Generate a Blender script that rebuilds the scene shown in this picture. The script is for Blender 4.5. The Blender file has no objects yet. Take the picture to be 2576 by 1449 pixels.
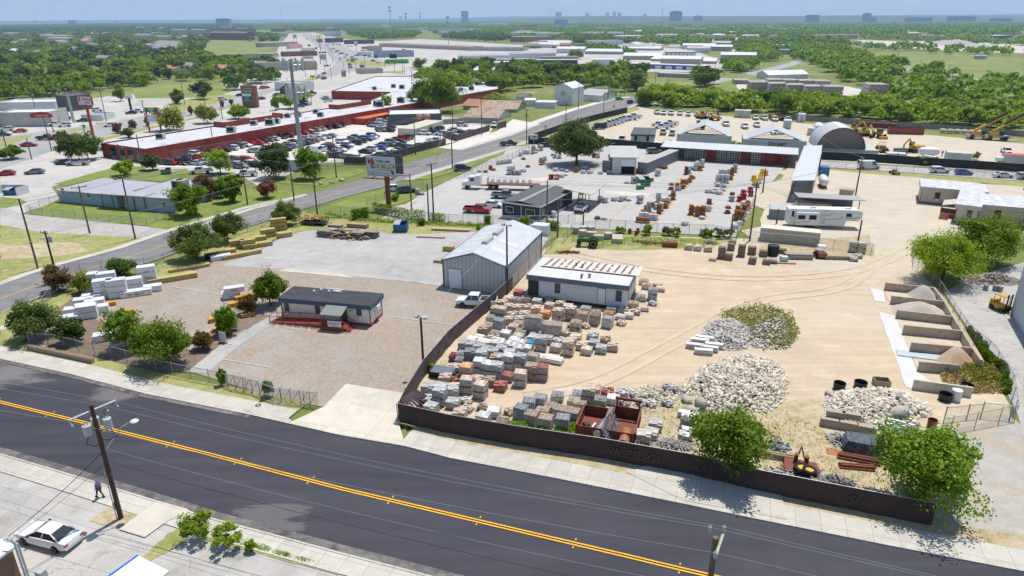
import bpy, random
from math import *
import numpy as np
from mathutils import Vector, Matrix
R=radians;PI=pi
rnd=random.Random(7);ru=rnd.uniform
sc=bpy.context.scene;COL=sc.collection
H=38.0;F=1717.0
cam_d=bpy.data.cameras.new('camera');cam=bpy.data.objects.new('camera',cam_d);COL.objects.link(cam);sc.camera=cam
PITCH=atan((724.5-46)/F);ROLL=R(-0.25)
CR=Matrix.Rotation(PI/2-PITCH,3,'X')@Matrix.Rotation(ROLL,3,'Z')
cam.matrix_world=Matrix.Translation((0,0,H))@CR.to_4x4()
cam_d.sensor_width=36;cam_d.lens=36*F/2576;cam_d.clip_start=.5;cam_d.clip_end=90000
ORG={'':(0,0,1)}
for i in range(4):
 for k,y in (('a',0),('b',314.45),('c',628.9)): ORG[k+str(i)]=(644*i,y,.25)
for i,x in enumerate((0,858.5,1717.5)): ORG['d'+str(i)]=(x,943.4,.33338)
def D(c,x,y):
 o=ORG[c];return (o[0]+x*o[2],o[1]+y*o[2])
def g(c,x,y,z=0.):
 """survey point: where the sight line of the site survey meets the level z"""
 x,y=D(c,x,y)
 d=CR@Vector(((x-1288)/F,(724.5-y)/F,-1))
 t=(z-H)/d.z if d.z<-1e-4 else 3e5
 return Vector((d.x*t,d.y*t,z))
def sx(p):
 v=CR.transposed()@(Vector(p)-Vector((0,0,H)))
 return 1288-F*v.x/v.z, 724.5+F*v.y/v.z
def hp(c,x,y,ytop):
 """height of a vertical edge standing at the point, from its top's row"""
 P=g(c,x,y);X,Y0=D(c,x,y);Yt=D(c,x,ytop)[1]+.0044*(X-1288)
 v=(724.5-Yt)/F;s=(v*cos(PITCH)-sin(PITCH))/(cos(PITCH)+v*sin(PITCH))
 return H+P.y*s
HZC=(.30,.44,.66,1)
hz=bpy.data.node_groups.new('painted_haze','ShaderNodeTree')  # airlight painted into every material as a glow growing with distance
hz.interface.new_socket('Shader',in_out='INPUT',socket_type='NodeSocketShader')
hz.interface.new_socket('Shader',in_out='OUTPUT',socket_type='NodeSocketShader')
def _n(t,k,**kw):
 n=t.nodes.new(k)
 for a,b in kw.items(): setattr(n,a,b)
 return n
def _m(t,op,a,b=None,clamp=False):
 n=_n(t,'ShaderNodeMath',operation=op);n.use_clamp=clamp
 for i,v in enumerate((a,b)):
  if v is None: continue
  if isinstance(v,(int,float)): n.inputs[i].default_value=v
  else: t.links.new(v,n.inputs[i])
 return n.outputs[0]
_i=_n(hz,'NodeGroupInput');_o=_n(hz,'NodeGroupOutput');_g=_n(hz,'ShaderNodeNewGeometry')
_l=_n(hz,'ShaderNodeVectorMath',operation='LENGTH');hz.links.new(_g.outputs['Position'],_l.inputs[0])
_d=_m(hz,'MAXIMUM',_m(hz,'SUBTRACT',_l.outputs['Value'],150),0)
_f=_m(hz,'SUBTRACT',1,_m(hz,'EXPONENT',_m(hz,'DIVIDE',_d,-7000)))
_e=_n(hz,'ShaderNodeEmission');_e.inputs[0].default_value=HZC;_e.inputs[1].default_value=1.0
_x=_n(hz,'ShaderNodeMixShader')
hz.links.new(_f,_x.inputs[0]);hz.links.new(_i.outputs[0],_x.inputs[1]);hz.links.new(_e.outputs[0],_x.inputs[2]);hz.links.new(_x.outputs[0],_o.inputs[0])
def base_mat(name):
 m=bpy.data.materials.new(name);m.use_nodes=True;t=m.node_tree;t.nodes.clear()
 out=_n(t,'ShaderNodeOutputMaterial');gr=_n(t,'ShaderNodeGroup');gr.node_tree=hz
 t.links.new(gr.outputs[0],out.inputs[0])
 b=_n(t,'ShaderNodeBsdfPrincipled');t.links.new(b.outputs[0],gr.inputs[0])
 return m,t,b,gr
def noise(t,co,s,d=4,r=.6,w=None,stretch=None):
 if stretch:
  mp=_n(t,'ShaderNodeMapping');mp.inputs['Rotation'].default_value=(0,0,stretch[0]);mp.inputs['Scale'].default_value=stretch[1]
  t.links.new(co,mp.inputs[0]);co=mp.outputs[0]
 n=_n(t,'ShaderNodeTexNoise');n.inputs['Scale'].default_value=s;n.inputs['Detail'].default_value=d;n.inputs['Roughness'].default_value=r
 t.links.new(co,n.inputs['Vector']);return n.outputs['Fac']
def ramp(t,f,lo,hi,a=0.,b=1.):
 n=_n(t,'ShaderNodeMapRange');n.inputs[1].default_value=lo;n.inputs[2].default_value=hi;n.inputs[3].default_value=a;n.inputs[4].default_value=b
 t.links.new(f,n.inputs[0]);return n.outputs[0]
def mixc(t,f,a,b,mode='MIX'):
 n=_n(t,'ShaderNodeMix',data_type='RGBA',blend_type=mode)
 if isinstance(f,(int,float)): n.inputs[0].default_value=f
 else: t.links.new(f,n.inputs[0])
 for i,v in ((6,a),(7,b)):
  if isinstance(v,tuple): n.inputs[i].default_value=(v[0],v[1],v[2],1)
  else: t.links.new(v,n.inputs[i])
 return n.outputs[2]
def grey(t,f):
 n=_n(t,'ShaderNodeCombineColor')
 for i in range(3): t.links.new(f,n.inputs[i])
 return n.outputs[0]
MATS={}
def M(name,col=(.5,.5,.5),rough=.75,var=.12,sc_=2.5,metal=0.,stripe=None,dirt=None,island=0.,objcol=False,spec=.3,coat=0.,bump=0.,alpha=None,rndv=0.):
 if name in MATS: return MATS[name]
 m,t,b,gr=base_mat(name);MATS[name]=m
 tc=_n(t,'ShaderNodeTexCoord');co=tc.outputs['Object']
 if objcol:
  oi=_n(t,'ShaderNodeObjectInfo');c=oi.outputs['Color']
 else: c=mixc(t,0.,tuple(col),tuple(col))
 f=ramp(t,noise(t,co,sc_),.25,.75,1-var,1+var)
 c=mixc(t,1.,c,grey(t,f),'MULTIPLY')
 if island:
  ge=_n(t,'ShaderNodeNewGeometry');c=mixc(t,1.,c,grey(t,ramp(t,ge.outputs['Random Per Island'],0,1,1-island,1+island)),'MULTIPLY')
 if rndv:
  oi=_n(t,'ShaderNodeObjectInfo');c=mixc(t,1.,c,grey(t,ramp(t,oi.outputs['Random'],0,1,1-rndv,1+rndv)),'MULTIPLY')
 if stripe:   # corrugation across the sheet: (pitch, darkness)
  s=_n(t,'ShaderNodeSeparateXYZ');t.links.new(co,s.inputs[0])
  a=_m(t,'ADD',s.outputs[0],s.outputs[1]) if len(stripe)<3 else s.outputs[stripe[2]]
  w=_m(t,'FRACT',_m(t,'DIVIDE',a,stripe[0]))
  w=_m(t,'LESS_THAN',w,.28)
  c=mixc(t,1.,c,grey(t,ramp(t,w,0,1,1.,1-stripe[1])),'MULTIPLY')
 if dirt:     # (colour, threshold, scale)
  f=ramp(t,noise(t,co,dirt[2],6,.7),dirt[1],dirt[1]+.08)
  c=mixc(t,f,c,dirt[0])
 t.links.new(c,b.inputs['Base Color'])
 b.inputs['Roughness'].default_value=rough;b.inputs['Metallic'].default_value=metal
 b.inputs['Specular IOR Level'].default_value=spec;b.inputs['Coat Weight'].default_value=coat;b.inputs['Coat Roughness'].default_value=.1
 if bump:
  bp=_n(t,'ShaderNodeBump');bp.inputs['Strength'].default_value=.6;bp.inputs['Distance'].default_value=bump
  t.links.new(noise(t,co,sc_*4,5),bp.inputs['Height']);t.links.new(bp.outputs[0],b.inputs['Normal'])
 if alpha is not None: b.inputs['Alpha'].default_value=alpha
 return m
def mesh_mat(name,col,pitch,wire):
 """woven mesh: transparent between procedural wires"""
 m,t,b,gr=base_mat(name);tc=_n(t,'ShaderNodeTexCoord');s=_n(t,'ShaderNodeSeparateXYZ');t.links.new(tc.outputs['Object'],s.inputs[0])
 u=_m(t,'ADD',s.outputs[0],s.outputs[1])
 fs=[]
 for op in ('ADD','SUBTRACT'):
  a=_m(t,'FRACT',_m(t,'DIVIDE',_m(t,op,u,s.outputs[2]),pitch));fs.append(_m(t,'LESS_THAN',a,wire))
 f=_m(t,'MAXIMUM',fs[0],fs[1]);t.links.new(f,b.inputs['Alpha'])
 b.inputs['Base Color'].default_value=(*col,1);b.inputs['Roughness'].default_value=.5;MATS[name]=m;return m
def ground(name,cols,big=.05,mid=.4,fine=6.,rough=.95,streak=None,brick=None,patch=None,joint=None,cracks=None,speck=.12,bump=.01,spots=()):
 """ground sheet: 3 colours mixed by world-space noise, plus optional marks"""
 m,t,b,gr=base_mat(name);MATS[name]=m
 ge=_n(t,'ShaderNodeNewGeometry');co=ge.outputs['Position']
 c=mixc(t,ramp(t,noise(t,co,big,5),.38,.62),cols[0],cols[1])
 c=mixc(t,ramp(t,noise(t,co,mid,6,.65),.45,.68),c,cols[2])
 if brick:
  mp=_n(t,'ShaderNodeMapping');mp.inputs['Rotation'].default_value=(0,0,brick[1]);t.links.new(co,mp.inputs[0])
  br=_n(t,'ShaderNodeTexBrick');t.links.new(mp.outputs[0],br.inputs['Vector']);br.inputs['Scale'].default_value=1
  br.inputs['Brick Width'].default_value=brick[0];br.inputs['Row Height'].default_value=brick[0]*.8;br.inputs['Mortar Size'].default_value=.012
  br.inputs['Color1'].default_value=(.8,.76,.72,1);br.inputs['Color2'].default_value=(1.2,1.08,.98,1);br.inputs['Mortar'].default_value=(.7,.66,.6,1)
  c=mixc(t,.75,c,br.outputs[0],'MULTIPLY')
 if streak:    # (angle, strength, along, across)
  f=ramp(t,noise(t,co,1.,5,.6,stretch=(streak[0],(streak[2],streak[3],1))),.3,.7,1-streak[1],1+streak[1]);c=mixc(t,1.,c,grey(t,f),'MULTIPLY')
 if patch:     # (colour, lo, hi, scale)
  for pc in patch: c=mixc(t,ramp(t,noise(t,co,pc[3],6,.7),pc[1],pc[2],0,pc[4] if len(pc)>4 else 1.),c,pc[0])
 for X_,Y_,r_,pc_,nk in spots:   # worn areas of the place: (x, y, radius, colour, noise share)
  d_=_n(t,'ShaderNodeVectorMath',operation='DISTANCE');t.links.new(co,d_.inputs[0]);d_.inputs[1].default_value=(X_,Y_,0)
  c=mixc(t,ramp(t,_m(t,'SUBTRACT',_m(t,'DIVIDE',d_.outputs['Value'],r_),_m(t,'MULTIPLY',noise(t,co,.35,6,.7,stretch=(-R(-18.5),(.35,1.3,1))),nk)),-.1*nk-.35,.6-.5*nk,.6,0),c,pc_)
 if joint:     # slab joints (angle, size, darkness)
  mp=_n(t,'ShaderNodeMapping');mp.inputs['Rotation'].default_value=(0,0,joint[0]);t.links.new(co,mp.inputs[0])
  br=_n(t,'ShaderNodeTexBrick');br.offset=0;t.links.new(mp.outputs[0],br.inputs['Vector']);br.inputs['Scale'].default_value=1
  br.inputs['Brick Width'].default_value=joint[1];br.inputs['Row Height'].default_value=joint[1];br.inputs['Mortar Size'].default_value=.03
  br.inputs['Color1'].default_value=(.93,.93,.93,1);br.inputs['Color2'].default_value=(1.05,1.05,1.05,1);br.inputs['Mortar'].default_value=(joint[2],)*3+(1,)
  c=mixc(t,1.,c,br.outputs[0],'MULTIPLY')
 if cracks:
  v=_n(t,'ShaderNodeTexVoronoi',feature='DISTANCE_TO_EDGE');v.inputs['Scale'].default_value=cracks[0]
  nz=_n(t,'ShaderNodeTexNoise');nz.inputs['Scale'].default_value=cracks[0]*3;t.links.new(co,nz.inputs['Vector'])
  va=_n(t,'ShaderNodeVectorMath',operation='ADD');t.links.new(co,va.inputs[0])
  vs=_n(t,'ShaderNodeVectorMath',operation='SCALE');vs.inputs['Scale'].default_value=1.2/cracks[0]*.5;t.links.new(nz.outputs['Color'],vs.inputs[0]);t.links.new(vs.outputs[0],va.inputs[1]);t.links.new(va.outputs[0],v.inputs['Vector'])
  c=mixc(t,_m(t,'MULTIPLY',_m(t,'LESS_THAN',v.outputs['Distance'],.006*cracks[0]*2),cracks[1]),c,(.12,.11,.1))
 f=ramp(t,noise(t,co,fine,4,.7),.3,.7,1-speck,1+speck);c=mixc(t,1.,c,grey(t,f),'MULTIPLY')
 t.links.new(c,b.inputs['Base Color']);b.inputs['Roughness'].default_value=rough;b.inputs['Specular IOR Level'].default_value=.2
 if bump:
  bp=_n(t,'ShaderNodeBump');bp.inputs['Distance'].default_value=bump;t.links.new(noise(t,co,fine,4),bp.inputs['Height']);t.links.new(bp.outputs[0],b.inputs['Normal'])
 return m
def leaf_mat(name,c1,c2,c3,hue=.25):
 m,t,b,gr=base_mat(name);MATS[name]=m
 tc=_n(t,'ShaderNodeTexCoord');oi=_n(t,'ShaderNodeObjectInfo');ge=_n(t,'ShaderNodeNewGeometry')
 c=mixc(t,ramp(t,noise(t,ge.outputs['Position'],.55,3),.35,.65),c1,c2)
 c=mixc(t,ramp(t,noise(t,ge.outputs['Position'],.13,2),.45,.7,0,.6),c,c3);c=mixc(t,ramp(t,noise(t,ge.outputs['Position'],.9,3),.5,.68,0,.5),c,tuple(v*.5 for v in c1))
 c=mixc(t,ramp(t,ge.outputs['Random Per Island'],.55,1.,0,.75),c,c3)
 c=mixc(t,1.,c,grey(t,ramp(t,oi.outputs['Random'],0,1,1-hue,1+hue)),'MULTIPLY')
 b.inputs['Roughness'].default_value=.55;b.inputs['Specular IOR Level'].default_value=.25;t.links.new(c,b.inputs['Base Color'])
 tr=_n(t,'ShaderNodeBsdfTranslucent');t.links.new(mixc(t,1.,c,(1.5,1.5,.6),'MULTIPLY'),tr.inputs[0])
 mx=_n(t,'ShaderNodeMixShader');mx.inputs[0].default_value=.35;t.links.new(b.outputs[0],mx.inputs[1]);t.links.new(tr.outputs[0],mx.inputs[2]);t.links.new(mx.outputs[0],gr.inputs[0])
 return m
REG=[]
def tag(o,label,cat,group=None):
 o['label']=label;o['category']=cat
 if group: o['group']=group
 REG.append(o);return o
def thing(name,label,cat,loc=(0,0,0),rz=0,group=None):
 o=bpy.data.objects.new(name,None);COL.objects.link(o);o.empty_display_size=.3
 o.location=loc;o.rotation_euler=(0,0,rz);return tag(o,label,cat,group)
class MB:
 def __init__(s): s.v=[];s.f=[];s.mi=[];s.m=0
 def add(s,vs,fs):
  n=len(s.v);s.v+=[tuple(v) for v in vs];s.f+=[tuple(n+i for i in f) for f in fs];s.mi+=[s.m]*len(fs);return s
 def box(s,x0,y0,z0,x1,y1,z1):
  return s.add([(x0,y0,z0),(x1,y0,z0),(x1,y1,z0),(x0,y1,z0),(x0,y0,z1),(x1,y0,z1),(x1,y1,z1),(x0,y1,z1)],[(3,2,1,0),(4,5,6,7),(0,1,5,4),(1,2,6,5),(2,3,7,6),(3,0,4,7)])
 def rbox(s,cx,cy,cz,sx_,sy,sz,rz=0,tx=0):
  q=Matrix.Rotation(rz,3,'Z')@Matrix.Rotation(tx,3,'X');o=Vector((cx,cy,cz));vs=[]
  for k in range(8): vs.append(o+q@Vector(((-.5,.5)[k in(1,2,5,6)]*sx_,(-.5,.5)[k in(2,3,6,7)]*sy,(-.5,.5)[k>3]*sz)))
  return s.add(vs,[(3,2,1,0),(4,5,6,7),(0,1,5,4),(1,2,6,5),(2,3,7,6),(3,0,4,7)])
 def tube(s,a,b,r,n=6,r2=None,cap=True):
  a=Vector(a);b=Vector(b);d=(b-a)
  if d.length<1e-6: return s
  q=d.to_track_quat('Z','Y');r2=r if r2 is None else r2;vs=[]
  for p,rr in ((a,r),(b,r2)):
   for i in range(n): vs.append(p+q@Vector((rr*cos(2*PI*i/n),rr*sin(2*PI*i/n),0)))
  fs=[(i,(i+1)%n,n+(i+1)%n,n+i) for i in range(n)]
  if cap: fs+=[tuple(range(n))[::-1],tuple(range(n,2*n))]
  return s.add(vs,fs)
 def path(s,pts,r,n=5):
  for a,b in zip(pts[:-1],pts[1:]): s.tube(a,b,r,n,cap=False)
  return s
 def prism(s,pts,z0,z1):
  n=len(pts);return s.add([(*p[:2],z0) for p in pts]+[(*p[:2],z1) for p in pts],[tuple(range(n))[::-1],tuple(range(n,2*n))]+[(i,(i+1)%n,n+(i+1)%n,n+i) for i in range(n)])
 def sphere(s,c,r,n=8,k=6,sz=1.):
  vs=[(c[0],c[1],c[2]-r*sz)]
  for j in range(1,k):
   a=-PI/2+PI*j/k
   for i in range(n): vs.append((c[0]+r*cos(a)*cos(2*PI*i/n),c[1]+r*cos(a)*sin(2*PI*i/n),c[2]+r*sz*sin(a)))
  vs.append((c[0],c[1],c[2]+r*sz));fs=[(0,1+(i+1)%n,1+i) for i in range(n)]
  for j in range(k-2):
   for i in range(n): fs.append((1+j*n+i,1+j*n+(i+1)%n,1+(j+1)*n+(i+1)%n,1+(j+1)*n+i))
  e=len(vs)-1;fs+=[(e,1+(k-2)*n+i,1+(k-2)*n+(i+1)%n) for i in range(n)]
  return s.add(vs,fs)
 def loft(s,secs,close=True):
  n=len(secs[0]);vs=[p for q in secs for p in q];fs=[]
  for j in range(len(secs)-1):
   for i in range(n if close else n-1): fs.append((j*n+i,j*n+(i+1)%n,(j+1)*n+(i+1)%n,(j+1)*n+i))
  if close: fs+=[tuple(range(n))[::-1],tuple((len(secs)-1)*n+i for i in range(n))]
  return s.add(vs,fs)
 def mesh(s,name,mats,smooth=None):
  me=bpy.data.meshes.new(name);me.from_pydata(s.v,[],s.f)
  for m in (mats if isinstance(mats,(list,tuple)) else [mats]): me.materials.append(m)
  if isinstance(mats,(list,tuple)) and len(mats)>1: me.polygons.foreach_set('material_index',s.mi)
  if smooth is not None:
   me.polygons.foreach_set('use_smooth',[True]*len(me.polygons));me.set_sharp_from_angle(angle=R(smooth))
  me.update();return me
 def o(s,name,mats,parent=None,smooth=None,label=None,loc=None):
  o=bpy.data.objects.new(name,s.mesh(name,mats,smooth));COL.objects.link(o)
  if parent is not None: o.parent=parent
  if label: o['label']=label
  if loc is not None: o.location=loc
  return o
def npmesh(name,V,Fq,mat):
 me=bpy.data.meshes.new(name);n=len(V);k=Fq.shape[1];f=len(Fq)
 me.vertices.add(n);me.vertices.foreach_set('co',V.astype(np.float32).ravel());me.loops.add(f*k);me.loops.foreach_set('vertex_index',Fq.astype(np.int32).ravel())
 me.polygons.add(f);me.polygons.foreach_set('loop_start',np.arange(0,f*k,k,dtype=np.int32));me.polygons.foreach_set('loop_total',np.full(f,k,dtype=np.int32))
 me.materials.append(mat);me.update(calc_edges=True);return me
def dup(root,loc,rz=None,label=None,group=None,scale=None,color=None):
 r=root.copy();COL.objects.link(r);r.location=loc;REG.append(r)
 if rz is not None: r.rotation_euler=(0,0,rz)
 if label: r['label']=label
 if group: r['group']=group
 if scale is not None: r.scale=scale if isinstance(scale,(tuple,list)) else (scale,)*3
 if color: r.color=color
 for ch in root.children:
  c=ch.copy();COL.objects.link(c);c.parent=r
  if color: c.color=color
  for gc in ch.children:
   d=gc.copy();COL.objects.link(d);d.parent=c
   if color: d.color=color
 return r
PROTO=[]
def proto(o):
 """first of a kind;placed by its first use"""
 PROTO.append([o,False]);return o
def LK(n,m,p):
 o=bpy.data.objects.new(n,m);COL.objects.link(o);o.parent=p;return o
def place(p,loc,rz=0,label=None,group=None,scale=None,color=None,cat=None):
 for e in PROTO:
  if e[0] is p and not e[1]:
   e[1]=True;p.location=loc;p.rotation_euler=(0,0,rz)
   if scale is not None: p.scale=scale if isinstance(scale,(tuple,list)) else (scale,)*3
   if label: p['label']=label
   if group: p['group']=group
   if cat: p['category']=cat
   if color:
    p.color=color
    for c in p.children_recursive: c.color=color
   return p
 o=dup(p,loc,rz,label,group,scale,color)
 if cat: o['category']=cat
 return o
def struct(o): o['kind']='structure';return o
def inpoly(p,poly):
 x,y=p;r=False;n=len(poly)
 for i in range(n):
  x1,y1=poly[i];x2,y2=poly[(i+1)%n]
  if (y1>y)!=(y2>y) and x<(x2-x1)*(y-y1)/(y2-y1)+x1: r=not r
 return r
AVB=[]
ZC=[0.]
def sheet(name,pts,mat,z,jit=0.,seg=2.,world=False,kind='structure'):
 ZC[0]+=.0003;z+=ZC[0]
 P=[Vector((p[0],p[1])) if world else g('',*p).to_2d() for p in pts];out=[]
 if jit:
  for a,b in zip(P,P[1:]+P[:1]):
   n=max(1,min(60,int((b-a).length/seg)));d=(b-a).normalized() if (b-a).length>0 else Vector((1,0));w=Vector((-d.y,d.x))
   for i in range(n): out.append(a.lerp(b,i/n)+w*(ru(-jit,jit) if i else 0))
 else: out=P
 from mathutils.geometry import tessellate_polygon
 v=[(p.x,p.y,z) for p in out];tri=tessellate_polygon([[Vector(q) for q in v]])
 fs=[]
 for a,b,c in tri:
  n=(Vector(v[b])-Vector(v[a])).cross(Vector(v[c])-Vector(v[a]));fs.append((a,b,c) if n.z>0 else (a,c,b))
 mb=MB();mb.add(v,fs);o=mb.o(name,mat);
 if kind: o['kind']=kind
 return o
def offset(P,d):
 out=[]
 for i,p in enumerate(P):
  a=P[max(i-1,0)];b=P[min(i+1,len(P)-1)];t=(b-a).normalized();out.append(p+Vector((-t.y,t.x))*d)
 return out
def band(name,P,d0,d1,mat,z,kind='structure',thick=0.):
 A=offset(P,d0);B=offset(P,d1);mb=MB();n=len(P)
 if thick:
  vs=[(p.x,p.y,z) for p in A]+[(p.x,p.y,z+thick) for p in A]+[(p.x,p.y,z+thick) for p in B]+[(p.x,p.y,z) for p in B]
  mb.add(vs,[f for i in range(n-1) for f in ((i,i+1,n+i+1,n+i),(n+i,n+i+1,2*n+i+1,2*n+i),(2*n+i,2*n+i+1,3*n+i+1,3*n+i))])
 else: mb.add([(p.x,p.y,z) for p in A]+[(p.x,p.y,z) for p in B],[(i,i+1,n+i+1,n+i) if d1>d0 else (i,n+i,n+i+1,i+1) for i in range(n-1)])
 o=mb.o(name,mat);
 if kind: o['kind']=kind
 return o
def PL(*pts): return [g('',*p).to_2d() for p in pts]
def textmesh(s,size,mat,name='lettering',parent=None,loc=(0,0,0),rot=(0,0,0),depth=.01,align='CENTER',bold=0.,sx_=1.,shear=0.):
 cu=bpy.data.curves.new('t','FONT');cu.body=s;cu.size=size;cu.extrude=depth;cu.align_x=align;cu.align_y='CENTER';cu.offset=bold;cu.shear=shear;cu.resolution_u=3
 ob=bpy.data.objects.new('t',cu);me=bpy.data.meshes.new_from_object(ob);me.name=name;bpy.data.objects.remove(ob);bpy.data.curves.remove(cu)
 me.materials.clear();me.materials.append(mat);o=bpy.data.objects.new(name,me);COL.objects.link(o);o.parent=parent;o.location=loc;o.rotation_euler=rot;o.scale=(sx_,1,1);return o
# colours
CC={'w':(.78,.79,.8),'s':(.45,.46,.48),'g':(.2,.215,.23),'k':(.015,.016,.02),'d':(.05,.055,.065),'n':(.02,.035,.09),'b':(.03,.13,.42),'r':(.5,.015,.012),'m':(.17,.012,.018),'o':(.7,.12,.02),'y':(.75,.42,.02),'t':(.42,.34,.24),'G':(.08,.4,.03),'e':(.45,.35,.05),'p':(.5,.3,.5)}
CN={'w':'white','s':'silver','g':'grey','k':'black','d':'dark grey','n':'navy','b':'blue','r':'red','m':'maroon','o':'orange','y':'yellow','t':'tan','G':'lime green'}
w=bpy.data.worlds.new('World');sc.world=w;w.use_nodes=True;t=w.node_tree;t.nodes.clear()
SEL=R(71);SAZ=R(36)
sk=_n(t,'ShaderNodeTexSky',sky_type='NISHITA');sk.sun_disc=False;sk.sun_elevation=SEL;sk.sun_rotation=SAZ;sk.altitude=200;sk.ozone_density=2.2;sk.air_density=1.1;sk.dust_density=.6
bg=_n(t,'ShaderNodeBackground');bg.inputs[1].default_value=.13;wo=_n(t,'ShaderNodeOutputWorld')
tc=_n(t,'ShaderNodeTexCoord');sp=_n(t,'ShaderNodeSeparateXYZ');t.links.new(tc.outputs['Generated'],sp.inputs[0])
lo=ramp(t,sp.outputs[2],.0,.11,1,0);nz=noise(t,tc.outputs['Generated'],30,4,.6,stretch=(0,(1,1,9)))
hb=mixc(t,ramp(t,sp.outputs[2],.0,.028),(3.1,4.2,6.1),(2.25,3.65,6.1));hb=mixc(t,ramp(t,nz,.52,.75,0,.25),hb,(4.0,4.7,5.8))
t.links.new(mixc(t,lo,sk.outputs[0],hb),bg.inputs[0]);t.links.new(bg.outputs[0],wo.inputs[0])
sd=bpy.data.lights.new('sun','SUN');sd.energy=4.5;sd.angle=R(.53);sd.color=(1,.955,.88);so=bpy.data.objects.new('sun',sd);COL.objects.link(so)
S=Vector((sin(SAZ)*cos(SEL),cos(SAZ)*cos(SEL),sin(SEL)));so.rotation_euler=S.to_track_quat('Z','Y').to_euler();so.location=(0,0,200)
sc.view_settings.view_transform='Standard';sc.view_settings.look='None';sc.view_settings.exposure=0
sc.render.engine='CYCLES';sc.cycles.use_denoising=True;sc.cycles.max_bounces=6;sc.cycles.diffuse_bounces=4;sc.cycles.glossy_bounces=2;sc.cycles.transparent_max_bounces=16;sc.cycles.caustics_reflective=False;sc.cycles.caustics_refractive=False
sc.cycles.pixel_filter_type='BLACKMAN_HARRIS'
# ================================================================ ground
GA=R(-18.5)
ground('terrain',((.16,.19,.055),(.24,.24,.09),(.12,.17,.04)),big=.012,mid=.06,fine=.7,patch=[((.42,.36,.25),.6,.68,.02,.7)],bump=0)
ground('concrete lot',((.49,.465,.43),(.42,.40,.375),(.54,.51,.465)),big=.03,mid=.25,fine=3,joint=(R(25),9,.8),speck=.06,patch=[((.30,.29,.28),.62,.75,.12,.6)],bump=0)
ground('white gravel lot',((.62,.58,.52),(.55,.52,.47),(.66,.63,.57)),big=.05,mid=.4,fine=4,speck=.07,bump=0)
ground('new asphalt',((.047,.047,.060),(.064,.062,.075),(.054,.053,.067)),big=.06,mid=.5,fine=14,rough=.75,streak=(-GA,.2,.05,.55),speck=.16,patch=[((.24,.22,.21),.68,.9,.09,.3)],bump=.004,spots=[(*g('',60,925)[:2],9,(.27,.25,.24),1.6),(*g('',300,985)[:2],5,(.22,.2,.2),1.6),(*g('',640,1330)[:2],6,(.17,.16,.16),2.)])
ground('old asphalt',((.20,.195,.20),(.235,.23,.23),(.18,.175,.18)),big=.05,mid=.5,fine=8,rough=.85,streak=(-R(62),.12,.02,.6),speck=.08,bump=.004)
ground('road asphalt',((.36,.35,.345),(.31,.305,.30),(.39,.38,.365)),big=.03,mid=.3,fine=4,rough=.9,speck=.06,bump=0)
ground('concrete paving',((.52,.485,.42),(.47,.44,.385),(.56,.53,.465)),big=.12,mid=.8,fine=9,joint=(-GA,1.9,.72),patch=[((.36,.33,.29),.58,.75,.5,.6)],speck=.08,bump=.004)
ground('apron concrete',((.60,.54,.45),(.54,.49,.41),(.64,.59,.50)),big=.12,mid=.8,fine=9,joint=(-GA,4.5,.8),patch=[((.46,.42,.36),.56,.75,.35,.6)],speck=.06,bump=.004)
ground('old pavement',((.45,.425,.39),(.38,.36,.335),(.49,.47,.43)),big=.1,mid=.45,fine=7,joint=(-GA,6.5,.7),cracks=(.16,.8),patch=[((.20,.19,.185),.56,.74,.25,.75),((.52,.5,.46),.6,.7,.6,.5)],speck=.09,bump=.006)
ground('block paving',((.36,.312,.262),(.335,.305,.27),(.375,.32,.265)),big=.09,mid=.5,fine=5,brick=(.3,-GA),patch=[((.42,.40,.385),.5,.72,.045,.8)],speck=.09,bump=.006)
ground('yard concrete',((.42,.405,.39),(.37,.36,.35),(.46,.445,.42)),big=.08,mid=.5,fine=7,joint=(-GA,7.5,.74),patch=[((.30,.29,.285),.56,.72,.18,.7)],speck=.08,bump=.003)
ground('caliche dirt',((.53,.42,.285),(.50,.405,.30),(.575,.47,.345)),big=.05,mid=.3,fine=5,streak=(R(-35),.10,.08,.9),patch=[((.48,.36,.23),.56,.74,.22,.6),((.64,.57,.47),.56,.7,.09,.8)],spots=[(*g('',2140,800)[:2],17,(.55,.48,.385),.8),(*g('',2010,880)[:2],6,(.46,.38,.29),1.2)],speck=.09,bump=.01)
ground('pale caliche',((.535,.455,.355),(.50,.435,.35),(.57,.50,.40)),big=.05,mid=.3,fine=5,streak=(R(-60),.07,.08,.9),patch=[((.47,.42,.36),.6,.76,.15,.5)],speck=.08,bump=.01)
ground('weedy dirt',((.47,.37,.235),(.51,.42,.29),(.30,.265,.12)),big=.2,mid=.9,fine=6,patch=[((.55,.50,.42),.62,.7,1.2,.6)],speck=.16,bump=.02)
ground('mulch dirt',((.21,.15,.115),(.26,.19,.145),(.18,.13,.1)),big=.3,mid=1.2,fine=9,patch=[((.36,.29,.23),.58,.7,1.5,.6)],speck=.2,bump=.02)
ground('lawn grass',((.15,.215,.045),(.20,.25,.06),(.26,.27,.09)),big=.12,mid=.5,fine=5,patch=[((.38,.33,.17),.6,.75,.2,.55)],speck=.16,bump=.02)
ground('dry grass',((.33,.31,.12),(.22,.26,.07),(.42,.36,.19)),big=.15,mid=.7,fine=6,patch=[((.5,.44,.33),.6,.72,.3,.6)],speck=.18,bump=.02)
ground('meadow',((.19,.235,.07),(.26,.28,.10),(.15,.20,.05)),big=.02,mid=.09,fine=.9,patch=[((.38,.34,.18),.57,.7,.03,.6)],bump=0)
ground('light yard paving',((.45,.435,.415),(.415,.405,.39),(.48,.46,.435)),big=.05,mid=.4,fine=4,streak=(R(-40),.05,.05,.6),patch=[((.36,.35,.34),.6,.78,.1,.4)],speck=.05,bump=0)
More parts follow.
